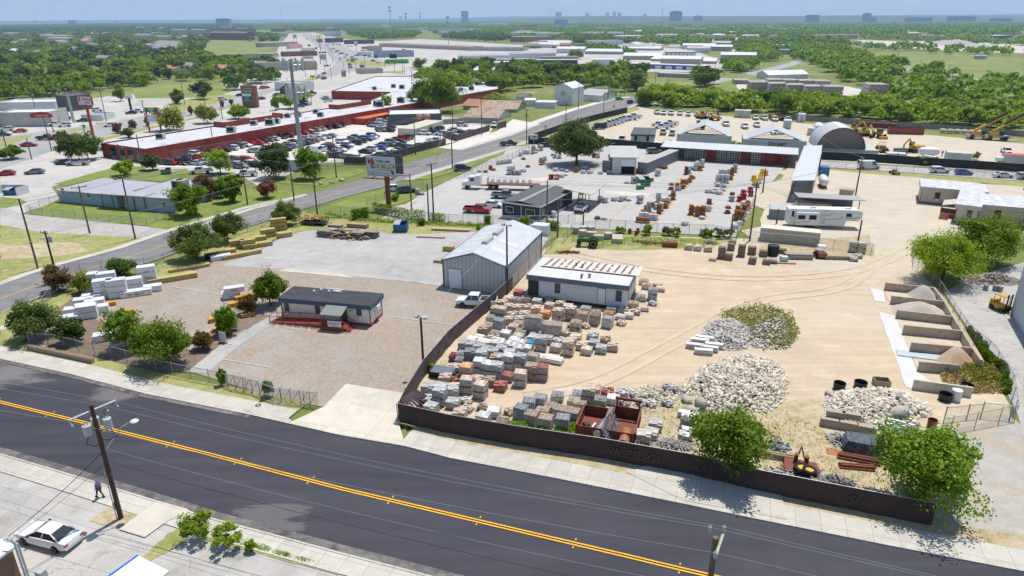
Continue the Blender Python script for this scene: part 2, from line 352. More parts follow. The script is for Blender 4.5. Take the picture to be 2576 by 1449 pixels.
ground('pale quarry sand',((.58,.53,.46),(.5,.46,.4),(.64,.6,.54)),big=.01,mid=.05,fine=.5,bump=0)
ground('grey rubble yard',((.42,.39,.35),(.36,.34,.31),(.47,.43,.37)),big=.1,mid=.7,fine=7,patch=[((.45,.35,.24),.5,.62,.2,.8)],speck=.15,bump=.01)
MT=MATS
mb=MB();N=24
for r_ in (0,1):
 pass
mb.add([(-60000,-300,-.05),(60000,-300,-.05),(60000,90000,-.05),(-60000,90000,-.05)],[(0,1,2,3)]);struct(mb.o('ground',MT['terrain']))
S_=sheet
# town paving
S_('town_paving',[(0,262),(150,262),(235,240),(330,236),(420,222),(520,228),(640,170),(690,150),(700,120),(728,84),(790,82),(860,98),(960,104),(1060,98),(1290,112),(1470,118),(1560,132),(1400,150),(1180,158),(1110,172),(1108,215),(1040,285),(1180,300),(1240,322),(1205,345),(860,408),(790,412),(650,470),(600,436),(430,432),(382,425),(250,440),(130,470),(150,500),(60,545),(0,566)],MT['concrete lot'],0.0)
S_('car_lot_paving',[(395,420),(545,360),(1000,283),(1240,322),(1225,345),(870,402),(790,405),(700,408),(600,425)],MT['white gravel lot'],.02)
S_('far_parking',[(985,118),(1060,128),(1300,135),(1330,155),(1180,160),(1080,150),(1000,135)],MT['concrete lot'],.02)
S_('arterial_road',[(0,345),(217,317),(435,279),(620,238),(749,207),(829,174),(845,160),(819,130),(780,105),(756,85),(776,84),(850,108),(905,135),(960,150),(1000,163),(900,178),(840,190),(760,208),(700,226),(622,255),(520,284),(375,315),(245,348),(130,380),(0,425)],MT['road asphalt'],.04)
for i,q in enumerate([[(245,350),(370,320),(440,306),(500,292),(505,296),(430,312),(375,325),(250,356)],[(138,330),(215,320),(222,325),(150,337)],[(545,274),(620,256),(625,260),(550,279)],[(850,152),(905,165),(960,168),(1000,160),(925,152)],[(930,180),(1020,178),(1010,186)],[(1140,172),(1060,166),(1020,170),(1105,178)],[(0,348),(80,340),(75,346),(0,372)],[(240,310),(285,306),(275,314),(245,314)],[(770,200),(800,190),(812,196),(778,203)],[(450,282),(560,256),(600,240),(560,238),(500,245),(420,262)]]):
 S_('grass_verge',q,MT['dry grass'],.06,.2,3)
S_('vacant_meadow',[(0,262),(60,250),(150,258),(235,236),(330,232),(420,222),(520,215),(560,232),(480,240),(380,232),(330,238),(290,250),(250,245),(150,262)],MT['meadow'],.05,.8,6)
S_('meadow',[(330,222),(400,208),(470,205),(560,212),(600,222),(560,238),(510,246),(420,250),(340,250)],MT['meadow'],.05,.8,6)
S_('vacant_lot_paving',[(235,250),(270,242),(330,248),(500,246),(435,268),(350,278),(320,262)],MT['concrete lot'],.055,.5,6)
S_('meadow',[(500,112),(540,100),(640,105),(690,118),(640,146),(540,148),(500,140)],MT['meadow'],.05,.8,6)
S_('residential_road',[(465,100),(505,107),(497,140),(478,130)],MT['road asphalt'],.06)
S_('residential_road',[(345,98),(362,100),(340,125),(322,125)],MT['road asphalt'],.06)
# lawns round the blue-grey buildings
S_('lawn_strip',[(135,463),(175,452),(212,441),(295,420),(362,418),(372,430),(330,440),(290,449),(225,455),(165,467)],MT['lawn grass'],.03,.1)
S_('driveway',[(0,520),(57,538),(200,552),(372,570),(440,580),(385,602),(340,597),(110,586),(0,566)],MT['old pavement'],.02)
S_('building_lawn',[(57,537),(150,505),(300,480),(540,502),(580,470),(640,477),(720,478),(760,490),(644,519),(560,546),(440,580),(372,569),(200,552)],MT['lawn grass'],.035,.12)
S_('corner_lawn',[(0,495),(50,500),(68,508),(55,515),(0,525)],MT['lawn grass'],.03,.05)
S_('roadside_lawn',[(0,566),(110,586),(340,597),(363,600),(300,622),(117,677),(0,720)],MT['dry grass'],.03,.15)
S_('worn_ground',[(0,612),(40,618),(130,608),(190,612),(225,630),(150,645),(60,650),(0,655)],MT['weedy dirt'],.045,.5,1.5)
for q in ([(362,452),(408,440),(425,452),(405,457)],[(425,427),(470,424),(480,436),(445,440),(440,430)],[(530,440),(590,432),(610,440),(560,448)],[(660,448),(770,452),(905,425),(920,432),(815,470),(790,466),(700,461)]):
 S_('grass_verge',q,MT['lawn grass'],.03,.15)
# side road
RU=PL((0,720),(117,678),(297,630),(375,603),(440,580),(644,519),(752,499),(929,449),(1019,414),(1160,376),(1288,337),(1370,305),(1448,278),(1548,250),(1610,243))
RD_=PL((0,789),(57,764),(250,697),(410,649),(530,600),(644,565),(769,525),(860,497),(971,469),(1034,444),(1169,404),(1269,374),(1320,354),(1413,327),(1518,290),(1598,262),(1640,250))
mb=MB();sp_=[]
def resample(P,n):
 L=[0];
 for a,b in zip(P[:-1],P[1:]): L.append(L[-1]+(b-a).length)
 out=[]
 for i in range(n+1):
  d=L[-1]*i/n;j=max(k for k in range(len(P)) if L[k]<=d+1e-6);j=min(j,len(P)-2);out.append(P[j].lerp(P[j+1],(d-L[j])/(L[j+1]-L[j])))
 return out
U=resample(RU,60);L_=resample(RD_,60)
mb.add([(p.x,p.y,.05) for p in L_]+[(p.x,p.y,.05) for p in U],[(i,i+1,61+i+1,61+i) for i in range(60)]);struct(mb.o('side_road',MT['old asphalt']))
M('yellow road paint',(.75,.42,.03),.6,.12);M('white paint line',(.62,.58,.5),.7,.2);M('orange road paint',(.82,.42,.02),.6,.12,1.5,dirt=((.35,.22,.06),.62,2.5))
mid_=[a.lerp(b,.5) for a,b in zip(U,L_)]
for s in (-.12,.12): band('road_marking',mid_,s-.05,s+.05,MT['yellow road paint'],.065)
band('kerb',U,-.02,.15,MT['concrete paving'],.0,thick=.17);band('kerb',L_,-.15,.02,MT['concrete paving'],.0,thick=.17)
band('pavement',U[:14],.16,1.9,MT['concrete paving'],.06)
band('pavement',L_[19:58],-2.6,-.16,MT['concrete lot'],.07);band('pavement',U[29:60],.16,4.2,MT['white gravel lot'],.06)
S_('pavement',[(430,588),(445,582),(560,546),(640,520),(760,492),(764,496),(642,526),(560,552),(440,588)],MT['concrete paving'],.07)
S_('road_verge',[(1034,446),(1180,404),(1276,376),(1265,390),(1160,428),(1080,450),(1046,452)],MT['lawn grass'],.045,.15)
S_('road_verge',[(800,527),(830,515),(975,474),(1062,487),(1042,500),(985,520),(960,552),(860,548),(800,546)],MT['lawn grass'],.045,.15)
S_('road_verge',[(365,695),(410,655),(530,606),(640,568),(760,531),(800,546),(770,560),(700,600),(600,640),(440,690),(380,712)],MT['dry grass'],.045,.12)
S_('road_verge',[(0,790),(60,766),(150,735),(190,745),(120,800),(70,850),(30,880),(0,905)],MT['dry grass'],.04,.1)
S_('footpath',[(0,822),(30,812),(70,790),(76,798),(40,822),(0,832)],MT['concrete paving'],.06)
S_('road_verge',[(1288,350),(1330,356),(1420,326),(1600,268),(1610,275),(1500,310),(1440,345),(1400,352),(1300,372)],MT['dry grass'],.045,.2)
S_('verge_paving',[(1100,372),(1160,378),(1288,340),(1360,312),(1290,300),(1250,330)],MT['white gravel lot'],.045)
# yards
S_('timber_yard_paving',[(70,850),(160,800),(200,760),(300,722),(395,690),(600,642),(700,602),(730,583),(800,573),(960,574),(1000,585),(1345,575),(1380,600),(1292,722),(1150,830),(1060,935),(1006,1010),(1010,1040),(800,1022),(640,985),(480,935),(300,905),(90,880)],MT['block paving'],.01)
S_('yard_concrete_slab',[(560,664),(640,640),(700,604),(770,580),(1000,590),(1345,576),(1380,600),(1280,722),(1117,720),(900,697),(736,679),(560,668)],MT['yard concrete'],.02)
S_('verge_weeds',[(715,590),(740,565),(870,548),(960,548),(1250,568),(1380,572),(1345,580),(1000,590),(900,570),(800,575)],MT['dry grass'],.03,.12)
S_('planting_strip',[(76,858),(230,800),(330,850),(480,880),(560,800),(640,790),(700,795),(640,830),(560,880),(500,925),(470,938),(320,925),(240,905)],MT['mulch dirt'],.03,.2,1)
S_('planting_strip',[(120,770),(200,730),(400,680),(440,690),(300,725),(210,762),(140,800)],MT['mulch dirt'],.035,.15,1)
S_('kerbed_path',[(470,937),(560,865),(690,790),(712,800),(600,872),(520,940)],MT['yard concrete'],.04)
# stone yard and beyond
S_('stone_yard_dirt',[(1008,1060),(1060,960),(1150,850),(1290,730),(1370,625),(1500,590),(1860,600),(2200,610),(2310,680),(2370,740),(2430,830),(2540,1020),(2540,1060),(2370,1085),(2345,1318),(1717,1190),(1300,1115)],MT['caliche dirt'],.01)
S_('access_track_dirt',[(1890,600),(1900,500),(1990,400),(2060,425),(2200,430),(2576,470),(2576,585),(2330,600),(2300,690),(2200,720),(2100,690),(2000,660),(1900,640)],MT['pale caliche'],.02,2.2,4)
S_('right_rubble_lot',[(2345,1322),(2372,1085),(2545,1050),(2576,1075),(2576,1440),(2460,1400)],MT['grey rubble yard'],.02)
S_('neighbour_concrete',[(2375,735),(2440,700),(2576,660),(2576,1100),(2560,1045),(2500,920),(2430,820)],MT['old pavement'],.03)
S_('weedy_ground',[(1240,1100),(1260,1060),(1400,1020),(1600,985),(1740,960),(1780,1010),(1900,1010),(2060,1000),(2080,1095),(2340,1090),(2345,1310),(1900,1225),(1717,1187)],MT['weedy dirt'],.02,.5,1.2)
S_('weedy_ground',[(1400,600),(1480,590),(1860,603),(1760,625),(1560,630),(1440,622),(1420,640),(1370,640)],MT['dry grass'],.02,.25,1.2)
S_('weedy_ground',[(1890,640),(1950,590),(2100,600),(2185,590),(2200,640),(2150,650)],MT['weedy dirt'],.024,.25,1.2)
S_('neighbour_yard_paving',[(960,552),(1100,562),(1250,565),(1500,576),(1850,596),(1905,505),(1998,390),(1650,372),(1390,350),(1300,366),(1180,430),(1062,487),(1020,515),(985,520)],MT['light yard paving'],.01)
S_('machine_yard_dirt',[(1420,350),(1500,310),(1600,268),(1640,275),(2576,362),(2576,440),(2300,418),(1990,400),(1660,368),(1600,364),(1480,366)],MT['pale caliche'],.015)
S_('lane_paving',[(1990,398),(2050,404),(2300,422),(2576,440),(2576,456),(2300,436),(2060,420)],MT['concrete lot'],.03)
S_('lane_verge',[(1990,416),(2060,421),(2300,437),(2576,457),(2576,470),(2300,446),(2180,437)],MT['dry grass'],.034,.2)
S_('gravel_patch',[(2040,1100),(2000,1150),(2050,1200),(2180,1190),(2150,1120)],MT['weedy dirt'],.026,.5,1)
# far fields
S_('field_road',[(1640,262),(1700,238),(1765,210),(1800,196),(1850,198),(1760,222),(1680,250),(1640,272)],MT['road asphalt'],.06)
S_('field_road',[(1850,183),(1900,190),(2000,165),(2060,130),(2020,112),(2000,116),(2035,130),(1985,158),(1900,180)],MT['road asphalt'],.06)
S_('meadow',[(1600,240),(1640,205),(1760,205),(1800,195),(1980,175),(2060,205),(2100,240),(2060,262),(1750,255)],MT['meadow'],.05,1,8)
S_('meadow',[(1900,178),(1990,150),(2070,168),(2010,180)],MT['meadow'],.055,1,8)
S_('meadow',[(2140,138),(2240,130),(2400,134),(2576,150),(2576,215),(2480,200),(2330,178),(2200,160)],MT['meadow'],.05,1,8)
S_('meadow',[(2260,225),(2400,230),(2576,240),(2576,300),(2400,275),(2250,255)],MT['meadow'],.05,1,8)
S_('field_road',[(2190,157),(2240,160),(2330,178),(2470,200),(2480,205),(2320,184),(2200,165)],MT['road asphalt'],.07)
S_('quarry_ground',[(2150,101),(2300,104),(2440,102),(2576,112),(2576,134),(2400,128),(2300,122),(2180,112)],MT['pale quarry sand'],.05,5,30)
S_('beam_yard_ground',[(1850,205),(2000,200),(2110,215),(2230,235),(2250,248),(2100,252),(1900,240),(1860,225)],MT['pale quarry sand'],.06,1,8)
S_('industrial_paving',[(1380,118),(1560,112),(1740,125),(1780,140),(1840,160),(1800,182),(1600,180),(1480,165),(1400,150),(1300,135)],MT['concrete lot'],.04,1,10)
S_('industrial_paving',[(1290,84),(1500,80),(1650,90),(1900,95),(1960,105),(1700,118),(1400,112),(1290,104)],MT['concrete lot'],.04,4,30)
# main road
KF=PL((-260,850),(0,905),(177,943.4),(367,993.4),(620,1044),(727,1068.4),(858,1098),(1018,1125),(1132,1155),(1392,1205),(1717,1270),(1894,1307),(2217,1372),(2576,1441),(2800,1485))
KN=PL((-260,1095),(0,1143),(160,1190),(393,1262),(533,1306),(700,1350),(858,1393),(1002,1430),(1200,1482),(1500,1560),(1800,1630))
A=resample(KF,50);B=resample(KN,50);mb=MB()
mb.add([(p.x,p.y,.03) for p in B]+[(p.x,p.y,.03) for p in A],[(i,i+1,51+i+1,51+i) for i in range(50)])
e=KF[-1];d=(KF[-1]-KF[0]).normalized();n_=Vector((-d.y,d.x))
mb=MB();q=[A[0],A[-1],A[-1]-n_*14.3,KN[-1],*KN[::-1]]
struct(S_('main_road',[(p.x,p.y) for p in [*KN,KF[-1]-n_*17+d*6,KF[-1]+d*6,*KF[::-1]]],MT['new asphalt'],.03,world=True))
YL=PL((-200,965),(0,1012.7),(246,1073.4),(540,1148),(858,1231),(1212,1315),(1578,1401),(1685,1427),(2000,1500))
for s in (-.14,.14): band('road_marking',YL,s-.07,s+.07,MT['orange road paint'],.1)
mb=MB();
yr=resample(YL,46)
for i in range(2,46,4):
 a=yr[i];t_=(yr[i+1]-a).normalized();n2=Vector((-t_.y,t_.x))
 for s in (-.45,.45):
  p=a+n2*s;mb.rbox(p.x,p.y,.115,.1,.22,.03,atan2(t_.y,t_.x))
struct(mb.o('road_reflectors',MT['orange road paint']))
band('kerb',KF,.0,.16,MT['concrete paving'],.0,thick=.16);band('kerb',KN,-.16,0,MT['concrete paving'],.0,thick=.16)
KFr=resample(KF,80)
ground('dusty asphalt',((.17,.155,.145),(.08,.075,.08),(.24,.22,.2)),big=.3,mid=1.1,fine=9,speck=.15,bump=.003)
band('gutter_dust',resample(KF,160)[:70],-.55,0,MT['dusty asphalt'],.09);band('gutter_dust',resample(KN,60),0,.8,MT['dusty asphalt'],.09)
i0=min(range(81),key=lambda i:abs(KFr[i].x-g('',727,1068).x));i1=min(range(81),key=lambda i:abs(KFr[i].x-g('',1018,1125).x))
band('pavement',KFr[:i0+1],.16,2.5,MT['concrete paving'],.11);band('pavement',KFr[i1:],.16,2.6,MT['concrete paving'],.11)
band('verge_grass',KFr[:i0+1],2.5,4.2,MT['dry grass'],.08);band('verge_dirt',KFr[i1:],2.6,4.3,MT['weedy dirt'],.08)
S_('driveway_apron',[(870,968),(1026,993),(1008,1040),(1003,1065),(1020,1124),(858,1096.5),(727,1066.5),(815,1026)],MT['apron concrete'],.13)
S_('pavement_slab',[(1575,1190),(1660,1165),(1960,1225),(1980,1310),(1720,1262)],MT['concrete paving'],.12)
S_('cross_path',[(610,1030),(640,1012),(700,1030),(735,1062),(727,1066),(650,1050)],MT['concrete paving'],.125)
# near side pavement and lot
band('pavement',[p for p in resample(KN,60)],-1.9,-.16,MT['concrete paving'],.11)
S_('near_lot_pavement',[(-260,1120),(0,1162),(160,1210),(400,1285),(860,1412),(1100,1475),(1300,1560),(-500,1600)],MT['old pavement'],.02)
S_('driveway_apron',[(300,1335),(395,1262),(470,1283),(480,1290),(425,1312),(365,1355)],MT['apron concrete'],.125)
S_('weed_bed',[(225,1312),(300,1265),(350,1285),(330,1310),(290,1330)],MT['weedy dirt'],.05,.15,.5)
S_('weed_bed',[(345,1415),(420,1345),(470,1318),(500,1325),(470,1360),(400,1400),(360,1430)],MT['dry grass'],.05,.15,.5)
S_('weed_bed',[(470,1325),(560,1350),(640,1372),(760,1410),(860,1440),(850,1449),(700,1408),(600,1380),(520,1362)],MT['dry grass'],.05,.08,.5)
# parking lines
def line(name,a,b,w_,mat,z=.05):
 a=g('',*a).to_2d();b=g('',*b).to_2d();return band(name,[a,b],-w_/2,w_/2,mat,z)
for a,b in (((664,665),(800,628)),((644,649),(700,655)),((740,679),(1110,718)),((985,702),(1148,727)),((1357-210+0,756-29),(1147,726)),((980,797),(1175,824)),((640,723),(566,708)),((430,722),(586,748)),((500,928),(560,865)),((553,866),(690,792)),((545,862),(600,870)),((560,905),(680,926))):
 line('parking_line',a,b,.1,MT['white paint line'],.1)
for i in range(5): line('parking_line',(699+i*20,804+i*2.5),(697+i*20,827+i*2.5-(i%2)),.08,MT['white paint line'],.1)
line('parking_line',(699,822),(765,833),.08,MT['white paint line'],.1)
for a,b in (((1740,420),(1680,480)),((1776,420),(1717,485)),((1830,421),(1782,482)),((1865,425),(1816,493)),((1720,443),(1678,482)),((1700,501),(1643,566)),((1763,511),(1722,562)),((1765,513),(1735,575)),((1800,515),(1757,578)),((1338,512),(1290,557)),((1458,551),(1498,551-30)),((1690,640-147),(1640,566)),((1580,512),(1531,557)),((1895,540),(1830,590)),((990,524),(1000,521)),((1000,532),(1050,506)),((1912,425),(1905,445))):
 line('parking_line',a,b,.14,MT['yellow road paint'],.09)
for q in ([(1520,460),(1594,466),(1590,470),(1518,463)],[(1525,478),(1637,488),(1630,498),(1520,487)],[(1290,452),(1380,446),(1370,458),(1288,456)],[(700,682),(900,700),(850,688),(720,676)]): S_('concrete_patch',q,MT['apron concrete'],.028,.05)
TR1=M('pale tyre track',(.55,.445,.315),.95,.12,.6)
for i,q in enumerate((((2240,630),(2120,720),(1900,760),(1700,860),(1500,960),(1300,1000)),((1450,640),(1650,680),(1900,700),(2150,680),(2300,620)))):
 P_=PL(*q);S2=[]
 for k in range(len(P_)-1):
  p0=P_[max(k-1,0)];p1=P_[k];p2=P_[k+1];p3=P_[min(k+2,len(P_)-1)]
  for u in range(8): v=u/8;S2.append(.5*((2*p1)+(p2-p0)*v+(2*p0-5*p1+4*p2-p3)*v*v+(3*p1-p0-3*p2+p3)*v**3))
 for s in (-1,1): band('tyre_track',S2,s*.95-.3-i*.1,s*.95+.3,TR1,.066+i*.006+s*.001)
# ================================================================ trees
LM=[leaf_mat('green leaves',(.09,.175,.012),(.15,.255,.018),(.26,.355,.035)),
 leaf_mat('dark leaves',(.042,.092,.016),(.075,.14,.022),(.135,.2,.04)),
 leaf_mat('bright leaves',(.175,.28,.018),(.25,.36,.026),(.37,.46,.05),.15),
 leaf_mat('olive leaves',(.078,.122,.032),(.12,.17,.045),(.19,.24,.075)),
 leaf_mat('yellow green leaves',(.19,.25,.025),(.26,.31,.04),(.35,.37,.07),.15)]
FL=leaf_mat('pink blossom leaves',(.12,.14,.045),(.20,.12,.07),(.42,.10,.13),.1);FR=leaf_mat('red blossom leaves',(.08,.15,.025),(.14,.13,.03),(.55,.03,.04),.1)
BARK=M('bark',(.11,.085,.065),.95,.25,5)
def crown_pts(n,rx,rz,clumps,rg,flat=1.,hollow=.55,lean=0):
 cs=rg.normal(size=(clumps,3));cs/=np.linalg.norm(cs,axis=1)[:,None];cs*=rg.uniform(.25,1.1,(clumps,1))**.6
 cs[:,2]=cs[:,2]*.9;rad=rg.uniform(.16,.38,clumps)
 k=rg.integers(0,clumps,n);d=rg.normal(size=(n,3));d/=np.linalg.norm(d,axis=1)[:,None]
 r=rad[k][:,None]*rg.uniform(hollow,1.08,(n,1));p=cs[k]*.78+d*r;az=np.arctan2(p[:,1],p[:,0]);ph=rg.uniform(0,6,3);p*=(1+.1*np.sin(3*az+ph[0])+.1*np.sin(5*az+ph[1]+p[:,2]*4)+.1*np.sin(p[:,2]*5+ph[2]))[:,None];p*=np.array([rx,rx,rz]);return p,d
def leaf_quads(p,d,size,rg,aspect=.6):
 n=len(p);nn=d+rg.normal(size=(n,3))*.7+np.array([0,0,.35]);nn/=np.linalg.norm(nn,axis=1)[:,None]
 a=rg.normal(size=(n,3));u=np.cross(nn,a);u/=np.linalg.norm(u,axis=1)[:,None];v=np.cross(nn,u)
 s=(size*rg.uniform(.6,1.3,(n,1)));u=u*s;v=v*s*aspect
 V=np.stack([p-u,p-v*1.0,p+u,p+v],1).reshape(-1,3);Fq=np.arange(4*n).reshape(n,4);return V,Fq
def trunk_mesh(h,r,rx,rz,rg,cz,limbs=5,low=.45):
 mb=MB();z1=cz-rz*.35;x=rg.uniform(-.1,.1)*rx
 mb.tube((0,0,-.15),(x*.3,0,z1*low),r,7,r*.8,cap=False);mb.tube((x*.3,0,z1*low),(x,0,z1),r*.8,7,r*.55,cap=False)
 for i in range(limbs):
  a=2*PI*i/limbs+rg.uniform(-.5,.5);e=(x+cos(a)*rx*.6,sin(a)*rx*.6,cz+rz*rg.uniform(-.2,.45));m_=((x+e[0])/2+rg.uniform(-.3,.3),e[1]/2,z1+(e[2]-z1)*.4)
  s_=(x*.6,0,z1*rg.uniform(low,.95));mb.tube(s_,m_,r*.45,5,r*.3,cap=False);mb.tube(m_,e,r*.3,5,r*.1,cap=False)
 return mb.mesh('trunk',BARK,40)
def tree_proto(name,leaves,rx,rz,cz,n,size,clumps,mat,seed,trunk=True,tr=.16,hollow=.55,cat='tree',label='x'):
 rg=np.random.default_rng(seed);t=thing(name,label,cat)
 if trunk:
  o=LK('trunk',trunk_mesh(cz,tr,rx,rz,rg,cz),t)
 p,d=crown_pts(n,rx,rz,clumps,rg,hollow=hollow);p[:,2]+=cz
 p[:,2]=np.maximum(p[:,2],.1+abs(p[:,2]*.02));V,Fq=leaf_quads(p,d,size,rg)
 if hollow>=.5:   # a denser, darker core
  q,e=crown_pts(max(20,n//9),rx*.72,rz*.72,max(4,clumps//2),rg,hollow=.2);q[:,2]+=cz;q[:,2]=np.maximum(q[:,2],.1)
  V2,F2=leaf_quads(q,e,size*1.9,rg);Fq=np.concatenate([Fq,F2+len(V)]);V=np.concatenate([V,V2])
 o=LK('crown',npmesh('crown',V,Fq,mat),t)
 return proto(t)
# near trees, each its own
def near_tree(name,c,x,y,label,w_,h_,mat,seed,cz=None,size=.15,n=10500,clumps=46,group=None,tr=.15,cat='tree',trunk=True,hollow=.5,rz=None):
 rz=rz or h_*.47;cz=cz or h_-rz
 t=tree_proto(name,1,w_/2,rz,cz,n,size,clumps,mat,seed,trunk,tr,hollow,cat,label);return place(t,g(c,x,y),seed,label,group)
G_=near_tree
G_('shade_tree','',72+18,850,'broad dark tree shading the front corner of the timber yard',6.6,5.6,LM[3],1,n=11000)
G_('shrub','',185,862,'low dark blue-green shrub behind the front chain-link fence',4.0,3.6,LM[1],2,n=7000)
G_('young_tree','',318,880,'open airy tree between the corner shrub and the big round tree',5.0,6.4,LM[0],3,n=5200,clumps=30,tr=.1)
G_('round_tree','',412,918,'big round leafy tree beside the front chain-link fence',7.0,6.3,LM[0],4,n=15000,clumps=60)
G_('crape_myrtle','c0',600,420,'pink-flowering crape myrtle beside the side road',4.6,4.6,FL,5,n=6000)
G_('shrub','c0',850,430,'yellowish leafy shrub behind the wrapped bundles',3.3,3.6,LM[4],6,n=4500,cat='shrub')
G_('shrub','c0',1250,260,'wide dark green shrub beside the road above the wrapped bundles',5.0,3.2,LM[1],7,n=7000,cat='shrub')
G_('shade_tree','c0',1995,100,'spreading olive-green tree beside the timber stacks',8.4,7.0,LM[3],8,n=14000,clumps=60,tr=.16)
G_('shade_tree','b0',2300,1170,'smaller round olive tree behind the timber stacks',6.3,5.8,LM[3],9,n=10000,clumps=50)
G_('small_tree','c1',150,560,'bushy green tree at the left end of the office trailer',5.2,5.6,LM[0],10,n=10000,clumps=44)
G_('flowering_shrub','c0',2510,640,'shrub with red blossom near the orange timbers',3.0,3.0,FR,11,n=5000,cat='shrub')
G_('flowering_shrub','c0',2050,1000,'red-flowering shrub right of the big round tree',2.5,2.7,FR,12,n=4200,cat='shrub')
G_('shrub','c0',2290,850,'upright leafy shrub in front of the orange timbers',3.2,4.0,LM[0],13,n=5000,cat='shrub')
G_('shrub','b1',310,1010,'dense grey-green bush beside the timber pile',5.6,4.9,LM[3],14,n=12000,cat='shrub')
G_('street_tree','d2',330,765,'bright green tree leaning over the brown front fence',7.6,7.6,LM[0],15,n=13000,clumps=40,tr=.14,hollow=.4)
G_('street_tree','d2',1800,960,'large dark tree at the right end of the brown front fence',9.4,7.8,LM[0],16,n=19000,clumps=56,tr=.2)
G_('mesquite_tree','c3',1750,300,'broad bright green feathery tree beside the access track',11.5,8.5,LM[2],17,n=24000,clumps=60,tr=.2)
G_('mesquite_tree','c3',2200,120,'darker green tree behind the bright feathery tree',11.5,8.5,LM[0],18,n=16000,clumps=60,tr=.2)
G_('live_oak','b2',650,400,'big round live oak standing in the neighbouring yard',17,11.2,LM[3],19,n=24000,clumps=70,size=.26,tr=.4,cz=7.0)
for i,(x,y,w_,h_,m,l) in enumerate(((1915,905,8.2,7.6,0,'green lawn tree right of the blue-grey building'),(2345,775,5.2,6.6,0,'small lollipop tree beside the lawn footpath'),(2225,490,7.6,7.0,2,'bright green round tree in the car lot edge'),(1540,450,5.2,4.7,3,'small grey-green tree by the red wall'),(720,350,8.6,9.,3,'tall tree at the end of the brick building'),(890,350,10,8.2,0,'wide tree shading the parked silver pickup'),(110,345,7.6,4.4,0,'low round hedge-like bush beside the road'),(1250,510,5.4,4.3,2,'bright bush behind the blue-grey building'),(2075,760,4.8,6.4,3,'pinkish crape myrtle at the corner of the blue-grey building'),(2225,730,3.2,4.2,3,'thin crape myrtle between the corner tree and lollipop tree'))):
 G_('lawn_tree' if h_>4.5 else 'bush','b0',x,y,l,w_,h_,LM[m] if 'pink' not in l else FL,30+i,n=6500,size=.24,clumps=34,cat='tree' if h_>4.8 else 'shrub')
G_('lawn_tree','b1',200,530,'dark round tree left of the cell tower fence',9.5,9.3,LM[1],45,n=9000,size=.26,clumps=40)
G_('lawn_tree','b1',545,545,'bright lollipop tree in front of the cell tower base',8.4,9,LM[0],46,n=9000,size=.26,clumps=40)
G_('flowering_shrub','b1',125,735,'pink oleander bush on the lawn corner',5.2,4.4,FL,47,n=4500,size=.2,cat='shrub')
for i,(x,y,w_,h_,l) in enumerate(((1515,1240,2.7,2.9,'left leafy sapling growing in the near pavement'),(1735,1300,2.6,2.5,'broad-leaved sapling in the near pavement strip'),(1900,1335,1.0,1.2,'tiny weed sapling beside the near kerb'),(1420,1190,1.3,.9,'small weed tuft left of the leafy sapling'))):
 G_('sapling','d0',x,y,l,w_,h_,LM[2],50+i,n=1500,size=.13,clumps=18,tr=.03,cat='plant',hollow=.2)
# shopping centre trees
for i,(c,x,y,w_,h_,m,l) in enumerate((('a0',1710,1310,13,9,4,'bright yellow-green tree beside the green store sign'),('a0',2090,1240,9.5,8,4,'yellow-green tree behind the brick building'),('a0',2400,1195,9,6,2,'bright tree beside the tall brick sign'),('a0',1780,1045,8.5,7.5,0,'bright green tree on the vacant lot'),('a0',2040,1000,13,9.5,1,'big dark tree beside the arterial road'),('a0',1215,1020,6,9,2,'light green tree behind the drive-through canopies'),('a1',200,1110,4.6,6.5,0,'palm tree in front of the brick sign'),('a1',350,1095,11,7.5,2,'light green tree beside the cell tower mast'),('a1',470,1030,9,7,2,'second light tree beyond the cell tower mast'),('a1',300,990,6.4,7.5,3,'grey-green tree by the arterial kerb'),('a1',1310,1150,6,8.5,2,'slim bright tree behind the orange container'),('a1',1640,700,13,10,0,'dense tree cluster beside the orange shop'),('a1',1850,1130,22,17,0,'huge green tree behind the grey building'),('a1',1700,1100,15,14,3,'tall dark tree left of the huge green tree'),('a1',2400,1075,12,7,4,'cream-flowering round tree behind the tin sheds'),('a0',1190,1340,3.6,4,5,'reddish crape myrtle by the kerb below the white car'),('a0',1340,1300,3.4,4,5,'reddish crape myrtle second along the kerb'),('a0',1490,1270,2.2,3.6,5,'small crape myrtle beside the utility pole'),('a0',1925,1160,2.6,4,5,'small crape myrtle beyond the yellow-green tree'),('a0',2240,1080,1.8,3,5,'small crape myrtle beside the brick sign'),('a0',2330,1060,2.2,3.2,3,'thin young tree beside the arterial'),('a0',1290,1385,5,3.6,3,'low palm-like bush behind the brick building'))):
 G_('shopping_tree' if h_>4.5 else 'crape_myrtle',c,x,y,l,w_,h_,FL if m==5 else LM[m],60+i,n=3500 if h_<12 else 12000,size=.38 if h_>5 else .22,clumps=26 if h_<12 else 60,cat='tree' if h_>4 else 'shrub')
# wood trees: shared crowns
WP=[tree_proto('wood_tree',1,4.8,3.9,4.6,2600,.46,20,LM[k%5] if k<4 else LM[2],100+k,True,.25,.6) for k in range(6)]
for k,p in enumerate(WP): p['label']='leafy green tree standing in the wood'
POLY=lambda s:[tuple(map(float,q.split(','))) for q in s.split()]
placed=[];AVB=[]
def scatter(poly,n,dmin,zr=(.8,1.25),avoid=()):
 xs=[p[0] for p in poly];ys=[p[1] for p in poly];gp=[g('',*p).to_2d() for p in poly]
 gx=[p.x for p in gp];gy=[p.y for p in gp];av=[[g('',*p).to_2d() for p in a] for a in avoid];out=[];tries=0
 while len(out)<n and tries<n*60:
  tries+=1;p=(ru(min(gx),max(gx)),ru(min(gy),max(gy)))
  if not inpoly(p,gp) or any(inpoly(p,a) for a in av): continue
  if any((p[0]-q[0])**2+(p[1]-q[1])**2<dmin*dmin for q in placed): continue
  placed.append(p);out.append(p)
 return out
